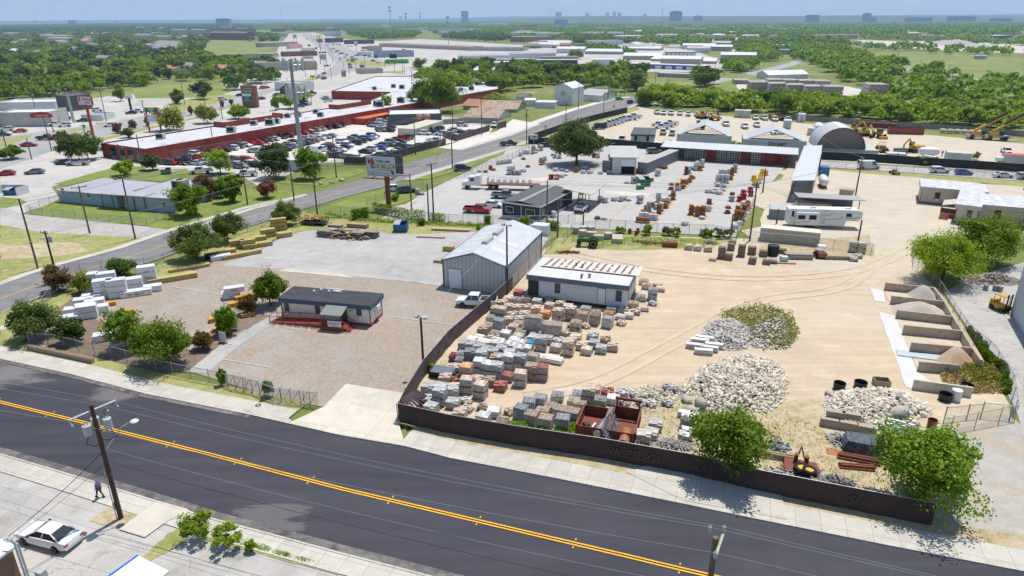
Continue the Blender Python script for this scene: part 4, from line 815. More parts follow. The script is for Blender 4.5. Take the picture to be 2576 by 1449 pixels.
for y in (.12,.3,.47,.63): mb=MB();mb.add([(L*.12,Dp*y,hE+.37+.13+.02),(L*.36,Dp*y,hE+1.12+.13+.02),(L*.36,Dp*y+.9,hE+1.12+.15),(L*.12,Dp*y+.9,hE+.37+.15)],[(0,1,2,3)]);mb.o('roof_light_panel',M('translucent panel',(.66,.65,.6),.5,.08),t)
for y in (.2,.42): mb=MB();mb.add([(L*.64,Dp*y,hE+1.12+.15),(L*.9,Dp*y,hE+.31+.15),(L*.9,Dp*y+1,hE+.31+.15),(L*.64,Dp*y+1,hE+1.12+.15)],[(0,1,2,3)]);mb.o('roof_light_panel',MATS['translucent panel'],t)
# --- white trailer with the rusty rear roof
A=g('c2',262,505);B=g('c2',1150,615);
wsid=M('white ribbed siding',(.66,.68,.70),.6,.07,1.2,stripe=(.28,.13));bfas=M('blue ribbed fascia',(.14,.185,.24),.6,.12,2,stripe=(.3,.18))
A=A+(A-B)*.115
t,L,Dp=bldg('site_trailer','long white trailer with blue fascia and rust-striped rear roof','trailer building',A,B,8.0,3.75,wsid,M('cream coated roof',(.60,.60,.57),.7,.07,.8,stripe=(4.5,.06,0)),'flat',.2,th=.08,fas=(.62,bfas))
t.location.z=.0
mb=MB();mb.loft([[(x,3.6,3.98),(x,Dp+.5,3.7),(x,Dp+.5,3.78),(x,3.6,4.06)] for x in (-.6+1.4,L+.9)]).mesh;o=mb.o('rear_roof',M('rust striped roof',(.60,.58,.53),.7,.08,1,stripe=(1.1,.05,0)),t)
mb=MB();rr=random.Random(3)
for i in range(13):
 for k in range(9):
  if rr.random()<.93: x=1.2+i*1.03+rr.uniform(-.03,.03)+k*.02;y=3.85+k*.47;w_=rr.uniform(.28,.4);z=4.075-.28/(Dp-3.1)*(y-3.6);z2=z-.28/(Dp-3.1)*.45;mb.add([(x,y,z),(x+w_,y,z),(x+w_,y+.45,z2),(x,y+.45,z2)],[(0,1,2,3)])
mb.o('rust_patches',M('rust',(.27,.13,.09),.9,.3,4),o)
window(t,'f',3.9,1.45,.85,1.5,L,Dp,TRIMB);window(t,'f',L-1.6,1.3,.85,1.6,L,Dp,TRIMB);door(t,'f',L-4.1,1.05,2.2,L,Dp,DOORM,TRIMB,z=.75);window(t,'r',.8,1.4,.7,1.4,L,Dp,TRIMB)
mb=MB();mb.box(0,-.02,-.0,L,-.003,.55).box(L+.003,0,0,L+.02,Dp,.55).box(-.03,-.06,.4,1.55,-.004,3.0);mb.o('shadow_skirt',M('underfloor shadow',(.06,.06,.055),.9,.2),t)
mb=MB()
for x,y,r in ((L*.53,1.2,.11),(L*.6,1.5,.17),(L*.53,.7,.1),(L*.4,5.6,.14),(L*.47,5.4,.1),(L*.48,4.6,.1)): mb.tube((x,y,3.8),(x,y,4.2),r*.8,8).tube((x,y,4.2),(x,y,4.32),r*1.5,8)
mb.o('roof_vent',M('rusty vent',(.2,.12,.09),.8,.2),t)
# --- blue-grey buildings
bg_w=M('slate blue wall',(.32,.40,.51),.7,.06,1,stripe=(.5,.05));bg_r=M('grey seam roof',(.40,.40,.43),.55,.07,.4,stripe=(1.3,.07,0))
def quadroof(t,pts,mat,nm='roof'):
 pass
A=g('b0',605,775);B=g('b0',1195,835)
h1=hp('b0',605,775,655)
t,L,Dp=bldg('workshop_building','slate blue workshop building with grey roof, left of the pair','building',A,B,g('b0',1440,690),h1,bg_w,bg_r,'flat',.3,th=.12)
window(t,'f',1.2,1.9,1.,1.4,L,Dp);window(t,'f',L*.5,1.7,1.2,1.2,L,Dp)
t,L,Dp=bldg('workshop_building','slate blue workshop building with roof air unit, right of the pair','building',g('b0',1275,850),g('b0',1770,885),g('b0',2170,705),hp('b0',1275,850,712),bg_w,bg_r,'flat',.3,th=.12)
hvac(t,L*.55,Dp*.42,hp('b0',1275,850,712)+.1,1.7);window(t,'f',L*.75,1.,1.1,1.2,L,Dp)
mb=MB()
for i in range(18): mb.box(L+.003,.3,.5+i*.25,L+.05,Dp-.3,.56+i*.25)
mb.o('siding_boards',bg_w,t)
A=g('b0',1045,838);B=g('b0',1470,868);O,rz,L,Dp=frame(A,B,3.0);t=thing('porch_canopy','grey lean-to porch roof joining the blue workshops','canopy',(O.x,O.y,0),rz)
mb=MB();mb.box(-.6,-.3,3.15,L+.3,3.3,3.3);mb.o('canopy_roof',bg_r,t)
for i in range(5): MB().box(i*L/4-.06,0,0,i*L/4+.06,.12,3.15).o('post',M('dark post',(.12,.08,.07),.7),t)
# --- long red shopping building with a white roof
redw=M('red painted wall',(.30,.06,.045),.7,.12,.6,stripe=(9,.15));wroof=M('white membrane roof',(.55,.55,.56),.7,.1,.15,dirt=((.40,.40,.41),.56,.08));brick=M('brown brick wall',(.24,.13,.09),.85,.12,2)
A=g('b0',1490,388);B=g('a1',1590,1150);h2=hp('b0',1490,388,243)
def slab_bldg(name,label,pts,h,wm,rm,cat='building',par=.5,group=None):
 P=[Vector(p).to_2d() for p in pts];o=P[0];P=[p-o for p in P];
 if sum(P[i].x*P[(i+1)%len(P)].y-P[(i+1)%len(P)].x*P[i].y for i in range(len(P)))<0: P=P[::-1]
 t=thing(name,label,cat,(o.x,o.y,0),0,group);from mathutils.geometry import tessellate_polygon
 mb=MB();n=len(P);mb.add([(p.x,p.y,-.1) for p in P]+[(p.x,p.y,h+par) for p in P],[(i,(i+1)%n,n+(i+1)%n,n+i) for i in range(n)]);mb.o('wall',wm,t)
 tri=tessellate_polygon([[Vector((p.x,p.y,0)) for p in P]]);mb=MB();mb.add([(p.x,p.y,h) for p in P],[tuple(q) for q in tri]);mb.o('roof',rm,t)
 mb=MB();C_=P+[P[0]];cx=sum((p for p in P),Vector((0,0)))/n
 for a,b in zip(C_[:-1],C_[1:]):
  d=(b-a).normalized();nn=Vector((-d.y,d.x))*.3;mb.add([(a.x,a.y,h+par),(b.x,b.y,h+par),(b.x+nn.x,b.y+nn.y,h+par+.01),(a.x+nn.x,a.y+nn.y,h+par+.01)],[(0,1,2,3)])
 mb.o('parapet',wm,t);return t
F1=g('b0',1140,345);F2=g('b0',1490,388);F3=g('a1',1590,1165);F3=g('a1',1520,1150)
dw=(F3-F2).normalized();dn=Vector((-dw.y,dw.x,0));wd=(F1-F2).dot(dn)
HR=h2-.3
t=slab_bldg('shopping_building','long shopping building with red rear wall and white roof',[F2,F2+dw*198,F2+dw*232+dn*20,F2+dw*262+dn*62,F2+dw*235+dn*112,F2+dw*150+dn*70,F2+dw*160+dn*40,F2+dw*118+dn*21,F2+dn*21],HR,redw,wroof,par=.35)
for i in range(30):
 a=ru(8,190) if i<16 else ru(165,235);b=ru(5,17) if i<16 else ru(20,60)
 p=(dw*a+dn*b);hvac(t,p.x,p.y,HR+.01,ru(1.2,1.9))
mb=MB();q=[dw*118+dn*19.4,dw*146+dn*24,dw*150+dn*66,dw*160+dn*40]
for a0,a1,b0,b1 in ((40,66,20.9,15.5),(96,116,20.9,15.5)):
 mb=MB()
 for P_,Q_ in ((dw*a0+dn*b0,dw*a0+dn*b1),(dw*a0+dn*b1,dw*a1+dn*b1),(dw*a1+dn*b1,dw*a1+dn*b0)):
  d=(Q_-P_).normalized()*.15;n3=Vector((-d.y,d.x,0));mb.add([(*(P_-n3)[:2],HR),(*(Q_-n3)[:2],HR),(*(Q_+n3)[:2],HR),(*(P_+n3)[:2],HR),(*(P_-n3)[:2],HR+1.8),(*(Q_-n3)[:2],HR+1.8),(*(Q_+n3)[:2],HR+1.8),(*(P_+n3)[:2],HR+1.8)],[(4,5,6,7),(0,1,5,4),(1,2,6,5),(2,3,7,6),(3,0,4,7)])
 mb.o('roof_screen_wall',redw,t)
mb=MB();p=F2-F2
for s in (2,6,10,14): 
 a=dn*s-dw*.06;b=dn*(s+2.6)-dw*.06;mb.add([(a.x,a.y,.3),(b.x,b.y,.3),(b.x,b.y,3.4),(a.x,a.y,3.4)],[(0,1,2,3)])
mb.o('shop_window',WGL,t)
# --- sheds and rest
cream=wallm('cream wall',(.56,.52,.43));whitew=wallm('white metal wall',(.66,.67,.66),(1.,.05));greyw=wallm('dark grey wall',(.10,.105,.12),(2,.04));whiter=M('white metal roof',(.66,.67,.68),.55,.06,.3,stripe=(2.,.05,0))
rustr=M('rusty tin roof',(.42,.34,.27),.7,.2,.5,stripe=(1.1,.2,0),dirt=((.3,.16,.09),.5,.5));tanw=wallm('tan wall',(.46,.40,.31));orangew=M('orange container paint',(.48,.10,.04),.6,.12,1,stripe=(.5,.2));tealr=M('teal roof',(.05,.3,.3),.6)
brownr=M('brown shingle roof',(.20,.165,.14),.9,.12,.6);salmonr=M('orange shingle roof',(.42,.22,.13),.9,.12,.6);pinkr=M('red metal roof',(.5,.08,.07),.6,.1);concw=wallm('concrete wall',(.48,.47,.45),(6,.06));steelr=M('grey metal roof',(.42,.43,.44),.55,.1,.3,stripe=(1.5,.07,0))
def B_(name,label,cat,c,x0,y0,x1,y1,dep,top,wm,rm,roof='flat',rise=1.,par=0,ov=.25,group=None,ridge='x',win=0,doors=0,**k):
 A=g(c,x0,y0);B=g(c,x1,y1);h=hp(c,x0,y0,top) if top is not None and top>=0 else -top
 t,L,Dp=bldg(name,label,cat,A,B,dep,h,wm,rm,roof,ov,rise,group,par,ridge,**k)
 for i in range(win): 
  w_=min(1.4,L/(win*1.8));window(t,'f',(i+.5)*L/win-w_/2,h*.35,w_,min(1.5,h*.35),L,Dp,bars=0)
 for i in range(doors):
  w_=L/doors*.62;mb=MB();panel(mb,'f',(i+.5)*L/doors-w_/2,0,w_,h*.72,L,Dp,.01,.03);mb.o('roller_door',DOORM,t)
 return t,L,Dp,h
t,L,Dp,h=B_('grey_building','dark grey flat-roofed building with pink domed awnings','building','a1',1335,1262,1870,1250,16,1165,greyw,whiter,par=.5,win=1)
mb=MB()
for x in (L*.58,L*.72): mb.sphere((x,-.4,3.0),1.5,10,6,.9)
mb.o('dome_awning',M('dusty pink canvas',(.42,.2,.17),.8,.1),t,40)
B_('shipping_container','orange shipping container shed beside the red wall','container','a1',930,1245,1100,1258,18,1185,orangew,M('orange roof paint',(.55,.16,.06),.6,.1),ov=.3)
t,L,Dp,h=B_('storage_shed','long cream storage shed among the parked cars','shed','b1',1430,98,1600,108,22,34,cream,M('cream roof',(.6,.55,.42),.6,.07,stripe=(.6,.08,0)))
t,L,Dp,h=B_('old_house','small house with orange shingle roof behind the tin sheds','house','a1',2085,1100,2250,1110,11,1060,cream,salmonr,'gable',2.2,ov=.5)
B_('tin_shed','large rusty tin-roofed shed, nearer of two','shed','a1',2100,1200,2430,1215,16,1175,whitew,rustr,'gable',2.5,ov=.6);B_('tin_shed','rusty tin-roofed open shed behind the nearer one','shed','a1',2250,1120,2620,1130,18,1090,tanw,rustr,'gable',2.5,ov=.6)
# white tower and its yard
t,L,Dp,h=B_('white_tower','tall white metal tower building with a gabled top and crest','building','a2',425,1052,605,1062,14,885,whitew,whiter,'gable',2.2,ov=.15,ridge='y')
mb=MB();mb.tube((L/2,-.02,h*.72),(L/2,-.1,h*.72),1.2,14).tube((L/2,-.02,h*.52),(L/2,-.1,h*.52),.3,8);mb.o('crest',METALG,t)
B_('low_shed','low white shed in front of the white tower','shed','a2',235,1088,430,1092,8,1030,whitew,whiter);B_('low_shed','white garage with a closed door left of the low shed','shed','a2',130,1070,235,1070,9,1010,whitew,whiter,doors=1);B_('grey_house','grey-roofed house behind the white board fence','house','a2',690,975,900,990,16,950,cream,steelr,'gable',2.3,ov=.4,win=3)
B_('small_shed','small shed left of the garage by the board fence','shed','a2',40,1030,130,1035,8,975,whitew,brownr,'gable',1.5)
# machine yard
pale=M('pale blue wall',(.50,.57,.58),.65,.05,1,stripe=(1.2,.05));darkr=M('charcoal roof',(.10,.105,.115),.7,.2,.5)
t,L,Dp,h=B_('site_office','pale blue site office with charcoal roof in the machine yard','office trailer','b2',1195,192,1425,200,15,95,pale,darkr,'flat',ov=.15,fas=(.45,M('slate fascia',(.13,.15,.18),.6)))
for s in (.14,.66): window(t,'f',L*s,1.1,.9,1.7,L,Dp,TRIMB)
for s in (.2,.5,.8): window(t,'r',Dp*s,1.3,.8,1.2,L,Dp,TRIMB)
cont=M('pale green container',(.47,.51,.46),.6,.07,1,stripe=(.6,.12));canv=M('grey canopy fabric',(.47,.48,.50),.6,.06)
def cshelter(c,x0,y0,x1,y1,label,text=None,dep=12.2):
 A=g(c,x0,y0);B=g(c,x1,y1);O,rz,L,_=frame(A,B,dep);t=thing('container_shelter',label,'shelter',(O.x,O.y,0),rz,'container shelters in the machine yard')
 for i,(x,w_) in enumerate(((0,2.44),(L-2.44,2.44))):
  for z in (0,2.62): MB().box(x,0,z,x+w_,dep,z+2.59).o('container',cont,t)
 mb=MB()
 MB().box(2.5,.1,0,L-2.5,2.5,2.59).o('container',cont,t);fc=MB().box(2.5,.1,2.62,L-2.5,2.5,5.2).o('container',cont,t)
 P=[(1.2,5.25),(L/2,8.1),(L-1.2,5.25),(L-1.2,5.15),(L/2,8.0),(1.2,5.15)]
 MB().loft([[(x,y,z) for x,z in P] for y in (-.3+1,dep+.3)]).o('canopy_roof',canv,t)
 mb=MB()
 for i in range(5):
  y=1.2+i*(dep-1.5)/4
  for s in (0,1): mb.tube((1.3 if s==0 else L-1.3,y,5.1),(L/2,y,7.95),.08,4)
  mb.tube((2.4,y,5.4),(L-2.4,y,5.4),.05,4)
 mb.o('truss',METALG,t)
 if text: textmesh(text,1.3,INK,'lettering',t,(L*.55,.03,4.),(PI/2,0,0),.01,bold=.02)
 return t
cshelter('b2',1645,262,2190,290,'peaked canopy on stacked pale containers, left shelter');cshelter('b2',2305,320,2940,350,'peaked canopy on stacked pale containers lettered ZACHRY','ZACHRY')
# quonset
A=g('b3',495,330);B=g('b3',945,345);O,rz,L,_=frame(A,B,12);t=thing('quonset_shelter','round-arched grey fabric shelter standing on containers','shelter',(O.x,O.y,0),rz)
MB().box(-4,0,0,-.1,12.2,2.6).o('container',cont,t);MB().box(L+.1,0,0,L+4,12.2,2.6).o('container',cont,t);MB().box(0,-.5,0,L,1.9,2.6).o('container',cont,t,label='long container across the arch mouth')
n=14;arc=lambda r,y:[(L/2+r*cos(PI-PI*i/n),y,2.6+r*.92*sin(PI*i/n)) for i in range(n+1)]
mb=MB();r=L/2+.6;mb.loft([arc(r,.5),arc(r,12.5)],False);mb.add(arc(r*.995,12.4),[tuple(range(n+1))]);mb.o('arched_roof',canv,t,50)
mb=MB();mb.add(arc(r*.99,1.6),[tuple(range(n+1))]);mb.o('end_panel',M('brown tarpaulin',(.26,.21,.19),.8,.1),t)
mb=MB();mb.loft([[(L/2+(r+.04)*cos(PI-PI*k/40),y,2.6+(r+.04)*.92*sin(PI*k/40)) for k in (18,19,20,21,22)] for y in (.45,12.5)],False);mb.o('roof_light_strip',M('light strip',(.72,.72,.7),.6,.04),t)
# neighbour's yard buildings
navyw=M('navy wall',(.045,.06,.09),.6,.1,1,stripe=(1.2,.06));shing=M('dark shingle roof',(.11,.11,.12),.85,.15,2)
A=g('b2',-100,930);B=g('b2',285,985);C=g('b2',560,800)
t,L,Dp=bldg('navy_office','navy trailer office with white trim and dark low roof','office trailer',A,B,C,hp('b2',285,985,822),navyw,shing,'gable',.2,.5,ridge='y',th=.1);h=hp('b2',285,985,822)
mb=MB()
for x in (0,L*.5,L-.12): mb.box(x,-.05,0,x+.12,-.003,h)
mb.box(-.2,-.28,h-.15,L+.2,-.2,h+.14).box(L+.2,-.2,h-.15,L+.28,Dp+.2,h+.1).box(L+.003,-.1,-.1,L+.05,Dp,.5).box(0,-.06,-.1,L,-.004,.5).o('white_trim',WINF,t)
window(t,'f',L*.62,1.2,2.1,1.3,L,Dp,bars=0);window(t,'f',L*.1,1.2,1.8,1.3,L,Dp,bars=0);window(t,'r',.6,1.2,1.1,1.4,L,Dp,bars=0);window(t,'r',Dp*.6,1.2,1.1,1.5,L,Dp,bars=0)
mb=MB();mb.add([(L*.5-.5,-.2,h+.66),(L*.5+.5,-.2,h+.66),(L*.5+.5,Dp+.1,h+.66),(L*.5-.5,Dp+.1,h+.66)],[(0,1,2,3)]);mb.o('ridge_strip',M('grey strip',(.3,.3,.3),.8),t)
O,rzc,Wc,Dc=frame(g('b2',560,840),g('b2',770,862),g('b2',858,775));t2=thing('canopy','tan sheet canopy on four posts over the white pickup','canopy',(O.x,O.y,0),rzc)
MB().loft([[(x,y,z-x*.12) for y,z in ((-.8,4.2),(Dc+2.5,4.5),(Dc+2.5,4.62),(-.8,4.32))] for x in (-1.2,Wc+.9)]).o('canopy_roof',M('tan sheet roof',(.46,.44,.40),.7,.08,.6,stripe=(1.1,.1,0)),t2)
for x,y in ((0,0),(Wc,0),(0,Dc),(Wc,Dc)): MB().tube((x,y,0),(x,y,4.25-x*.12),.09,6).o('post',M('rust brown post',(.16,.07,.05),.7),t2)
MB().loft([[(x,y,z) for y,z in ((-2,3.0),(2,3.3),(2,3.4),(-2,3.1))] for x in (-3.2,-1.6)]).o('side_awning',M('grey awning sheet',(.36,.35,.33),.7),t2)
t,L,Dp,h=B_('open_shed','corrugated shed with a raised roller door in the neighbouring yard','shed','b2',1005,490,1245,495,16,325,M('white corrugated wall',(.58,.59,.58),.6,.06,1,stripe=(.4,.13)),M('weathered sheet roof',(.47,.46,.43),.7,.1,.5,stripe=(1.,.07)),'shed',-.0,ov=.7)
mb=MB();panel(mb,'f',L*.38,0,L*.56,3.6,L,Dp,.0,.02);mb.o('door_opening',M('dark opening',(.02,.02,.02),.9),t);mb=MB();panel(mb,'f',L*.38,2.0,L*.56,1.7,L,Dp,.03,.03);mb.o('roller_door',DOORM,t)
t['label']='corrugated shed with a half-raised roller door in the neighbouring yard'
bcont=M('blue-grey container',(.17,.2,.23),.6,.12,1,stripe=(.4,.2));B_('shipping_container','blue-grey container left of the roller-door shed','container','b2',905,470,995,476,12,360,bcont,M('container roof',(.42,.4,.36),.8,.2),ov=.05);B_('shipping_container','blue-grey container right of the roller-door shed','container','b2',1258,488,1355,500,22,375,bcont,MATS['container roof'],ov=.05)
# long open-fronted rack shed and the roof running toward the camera
A=g('b2',1500,340);B=g('b3',270,428);C=g('b3',300,400);O,rz,L,_=frame(A,B,9);t=thing('rack_shed','long open-fronted storage shed along the back of the yard','shed',(O.x,O.y,0),rz)
cw=M('ribbed zinc wall',(.44,.45,.46),.55,.08,1,stripe=(.8,.16));hS=hp('b2',1505,340,218);Dp=8.
MB().box(0,Dp-.1,0,L,Dp,hS).box(-.1,0,0,0,Dp,hS).o('back_wall',cw,t);MB().loft([[(x,-.6,hS),(x,Dp+.2,hS+.35),(x,Dp+.2,hS+.47),(x,-.6,hS+.12)] for x in (-.3,L+.4)]).o('roof',M('zinc roof',(.56,.58,.6),.5,.05,.5,stripe=(1.,.06,0)),t)
for i in range(13): MB().box(i*L/12-.1,-.1,0,i*L/12+.1,.1,hS).o('post',MATS['rust brown post'],t)
A=g('b3',215,770);B=g('b3',425,790);O,rz2,L2,_=frame(A,B,9);t=thing('side_shed','narrow white-roofed open shed running down the yard side','shed',(O.x,O.y,0),rz2)
Dp2=(g('b3',270,428)-A).length+8;MB().loft([[(-.3,y,4.6),(L2+.2,y,5.1),(L2+.2,y,5.2),(-.3,y,4.7)] for y in (0,Dp2)]).o('roof',MATS['zinc roof'],t);MB().box(L2-.1,0,0,L2,Dp2,4.9).o('back_wall',cw,t)
for i in range(7): MB().box(-.1,i*Dp2/6-.1,0,.1,i*Dp2/6+.1,4.6).o('post',MATS['rust brown post'],t)
A=g('b3',300,870);B=g('b3',900,905);O,rz2,L2,_=frame(A,B,9);t=thing('lean_to_shed','dark-roofed lean-to shed behind the white caravan','shed',(O.x,O.y,0),rz2)
hh=hp('b3',900,905,765);MB().loft([[(x,-.8,hh+.2),(x,6.5,hh-.5),(x,6.5,hh-.38),(x,-.8,hh+.32)] for x in (-.4,L2+.9)]).o('roof',M('aged sheet roof',(.36,.36,.36),.7,.1,1,stripe=(.9,.1,0)),t);MB().box(0,5.8,0,L2,5.9,hh-.3).o('back_wall',M('blue-grey ribbed wall',(.24,.27,.29),.6,.1,1,stripe=(.45,.25)),t)
for i in range(5): MB().box(i*L2/4-.08,-.08,0,i*L2/4+.08,.08,hh).o('post',MATS['rust brown post'],t)
ccont=M('cream container wall',(.54,.50,.40),.6,.07,1,stripe=(.35,.14));ccr=M('cream container roof',(.66,.61,.5),.6,.06,1,stripe=(.35,.1,0))
B_('shipping_container','cream shipping container in front of the white caravan','container','b3',-90,1165,510,1225,2.5,1040,ccont,ccr,ov=.02);B_('shipping_container','cream container under the lean-to shed','container','b3',280,860,625,880,2.5,790,ccont,ccr,ov=.02)
B_('garden_shed','small grey shed left of the white caravan','shed','b3',15,945,165,955,3.0,850,M('grey shed wall',(.22,.24,.25),.7,.1),steelr,'gable',.5,ov=.15);B_('tan_crate','tan plywood crate on the access track','crate','b3',712,700,842,716,2.6,650,M('tan plywood',(.45,.36,.27),.8,.05),M('tan plywood',(.45,.36,.27)),ov=.02)
# tan office wings at right
tanroof=M('grey blotchy roof',(.50,.50,.53),.8,.25,.9,dirt=((.66,.66,.68),.5,.8));brf=M('cream fascia',(.52,.48,.42),.7,.06);redtrim=M('red brown trim',(.30,.12,.08),.7,.1);tanw2=M('cream board wall',(.54,.49,.41),.7,.05,1,stripe=(1.2,.04))
def wing(label,c,x0,y0,x1,y1,dep,top):
 t,L,Dp,h=B_('office_wing',label,'office building',c,x0,y0,x1,y1,dep,top,tanw2,tanroof,ov=.3,fas=(.7,brf),group=None)
 mb=MB();mb.box(0,-.04,-.1,L,-.003,.4).box(L+.003,0,-.1,L+.04,Dp,.4).box(-.04,0,-.1,-.003,Dp,.4)
 for x in (0,L-.12): mb.box(x,-.05,.4,x+.12,-.003,h-.6)
 mb.o('red_skirting',redtrim,t);return t,L,Dp,h
t,L,Dp,h=wing('cream office wing at left end with a window air unit','b3',1520,785,2160,848,8,-3.6);window(t,'f',2.6,1.1,1.,1.6,L,Dp,redtrim)
mb=MB();mb.box(2.8,-.4,.9,3.4,-.06,1.3);mb.o('air_conditioner',WINF,t)
t,L,Dp,h=wing('long cream office wing running to the right edge','b3',2090,985,3000,1065,10,-3.7)
for s in (2.6,7.6): window(t,'f',s,1.,1.2,1.9,L,Dp,redtrim)
rail((1.2,-1.6,.1),(8.5,-1.6,.9),8,redtrim,t,16);MB().loft([[(x,-1.7,z-.1),(x,-.4,z-.1),(x,-.4,z),(x,-1.7,z)] for x,z in ((1.2,.1),(8.5,.9))]).o('ramp_deck',redtrim,t)
t,L,Dp,h=wing('front cream office wing with an outdoor air unit','b3',1860,985,2085,1015,(g('b3',1860,985)-g('b3',1715,812)).length,-3.75);window(t,'f',L*.5,1.2,.9,1.7,L,Dp,redtrim)
mb=MB();mb.box(L*.45,-.5,.6,L*.45+.9,-.06,1.25);mb.o('air_conditioner',WINF,t)
MB().loft([[(-2.6,y,2.3),(-.05,y,2.9),(-.05,y,3.0),(-2.6,y,2.4)] for y in (4,9)]).o('porch_awning',brf,t)
mb=MB()
for i in range(5): mb.box(-2.6+.0,1.5+i*.32,0,-1.0,1.82+i*.32,.18+i*.17)
mb.box(-2.6,3.1,.0,-.05,8.,.95);mb.o('entrance_steps',redtrim,t);rail((-2.6,3.1,.95),(-2.6,8,.95),5,redtrim,t,12)
# right edge warehouse wall
B_('warehouse','tall pale grey warehouse wall at the right edge','warehouse','c3',2440,630,2700,1085,16,-9,M('pale grey panel wall',(.5,.52,.55),.7,.04),whiter)
# bottom-left shop
P=g('',46,1370,3.35);t=thing('near_shop','corner of a white-roofed brick shop at bottom left','shop',(P.x,P.y,0),R(-19));MB().box(-9,-8,0,-.3,-.3,3.2).o('wall',brick,t);MB().box(-9.3,-8.3,3.2,0,0,3.38).o('roof',whiter,t)
mb=MB()
for x in (.35,.7): mb.path([(x,-.4,0),(x,-.4,3.9),(x-.35,-.5,4.25),(x-.6,-.6,4.2)],.07,7)
mb.o('vent_pipe',METALG,t);mb=MB();mb.box(.5,.1,.0,1.1,.6,.9);mb.o('meter_box',METALG,t)
P=g('',349,1398,2.5);Q=g('',278,1449,2.5);dd=(Q-P);t=thing('blue_trim_canopy','white canopy corner with a blue edge at the bottom','canopy',(P.x,P.y,0),atan2(dd.y,dd.x));MB().box(0,0,2.35,5,3.2,2.5).o('canopy_top',WINF,t);MB().box(0,-.14,2.2,5,-.002,2.56).o('blue_edge',M('bright blue trim',(.02,.16,.5),.5),t)
MB().box(.1,.1,0,.2,.2,2.35).o('post',METALG,t)
# ================================================================ yard goods
STONE=M('stone',objcol=True,rough=.9,var=.12,island=.24,sc_=4);WOODP=M('pallet wood',(.26,.21,.16),.9,.3,4,island=.2);WRAP=M('plastic wrap',(.58,.585,.6),.35,.12,3,spec=.5,alpha=.3);WRAPW=M('white wrap',(.66,.67,.70),.45,.08,1.2,island=.05)
def pallet_mb(mb,w=1.2,d=1.05,z=0):
 for y in (-d/2+.05,0,d/2-.05): mb.rbox(0,y,z+.05,w,.1,.09)
 for i in range(6): mb.rbox(-w/2+.08+i*(w-.16)/5,0,z+.115,.13,d,.025)
def stack_proto(typ):
 rr=random.Random(ord(typ)+3);t=thing('paver_stack','stack','paver stack');mb=MB();pallet_mb(mb);mb.o('pallet',WOODP,t);mb=MB();w,d=1.16,1.04
 def solid(z,hh,nx,ny,nz,full=1.,gap=.012):
  for k in range(nz):
   for i in range(nx):
    for j in range(ny):
     if k==nz-1 and rr.random()>full: continue
     mb.rbox(-w/2+(i+.5)*w/nx+rr.uniform(-.008,.008),-d/2+(j+.5)*d/ny+rr.uniform(-.008,.008),z+(k+.5)*hh/nz,w/nx-gap,d/ny-gap,hh/nz-.008,rr.uniform(-.02,.02))
 def hollow(z,nx=3,ny=5,full=1.):
  for i in range(nx):
   for j in range(ny):
    if rr.random()>full: continue
    x=-w/2+(i+.5)*w/nx;y=-d/2+(j+.5)*d/ny;a=w/nx-.015;b=d/ny-.012;h_=.19
    for s in (-1,1): mb.rbox(x,y+s*(b/2-.018),z+h_/2,a,.036,h_)
    for s in (-1,0,1): mb.rbox(x+s*(a/2-.02),y,z+h_/2,.04,b-.073,h_)
 if typ=='p': solid(.14,.7,4,3,7,.6)
 elif typ=='g': solid(.14,.72,3,4,6,.9)
 elif typ=='q': solid(.14,.5,4,4,4,.5)
 elif typ=='b': solid(.14,.38,3,5,2);hollow(.525,full=.9)
 elif typ=='B': solid(.14,1.0,3,5,5);hollow(1.145);
 elif typ=='w': solid(.14,.62,3,3,5)
 elif typ=='s': solid(.14,.42,1,2,3,1,.05)
 elif typ=='S':
  for k in range(3): mb.rbox(rr.uniform(-.03,.03),rr.uniform(-.03,.03),.21+k*.17,1.9,.55,.13,rr.uniform(-.03,.03))
 elif typ=='x':
  for k in range(34):
   r=rr.random()**.5*.5;a=rr.uniform(0,6.3);s=rr.uniform(.16,.34);mb.rbox(r*cos(a),r*sin(a),.16+(.6-r)*rr.random(),s*1.3,s*.7,s*.5,rr.uniform(0,3),rr.uniform(-.5,.5))
 mb.o('stones',STONE,t)
 if typ in 'w':
  m=MB();P=[(-.62,-.56),(.62,-.56),(.62,.56),(-.62,.56)];m.loft([[(x*(1+.02*sin(k*3+i)),y*(1+.03*cos(k*2+i)),.12+k*.17) for i,(x,y) in enumerate(P)] for k in range(5)]);m.f=m.f[:-2];m.mi=m.mi[:-2];m.o('wrapping',WRAP,t)
 if typ in 'B':
  m=MB();P=[(-.61,-.55),(.61,-.55),(.61,.55),(-.61,.55)];m.loft([[(x*(1+.015*sin(k*3+i)),y*(1+.02*cos(k*2+i)),.12+k*.17) for i,(x,y) in enumerate(P)] for k in range(7)],True);m.f=m.f[:-2];m.mi=m.mi[:-2];m.o('wrapping',WRAP,t)
 return proto(t)
ST={k:stack_proto(k) for k in 'pgqbBwsSx'}
TC={'t':(.54,.44,.34),'g':(.41,.41,.41),'k':(.52,.41,.35),'r':(.30,.12,.10),'w':(.62,.60,.56),'o':(.56,.33,.16),'l':(.50,.47,.42),'n':(.33,.26,.2),'b':(.05,.25,.45),'d':(.2,.2,.21)}
TN={'t':'tan','g':'grey','k':'pinkish','r':'dark red','w':'whitish','o':'orange','l':'pale limestone','n':'brown','b':'blue','d':'dark grey'}
SN={'p':'ragged-topped paver stack','g':'squared paver stack','q':'low used paver stack','b':'low hollow-block stack','B':'tall wrapped hollow-block stack','w':'plastic-wrapped stack','s':'short slab stack','S':'long slab stack','x':'loose stone pallet'}
SP=[]
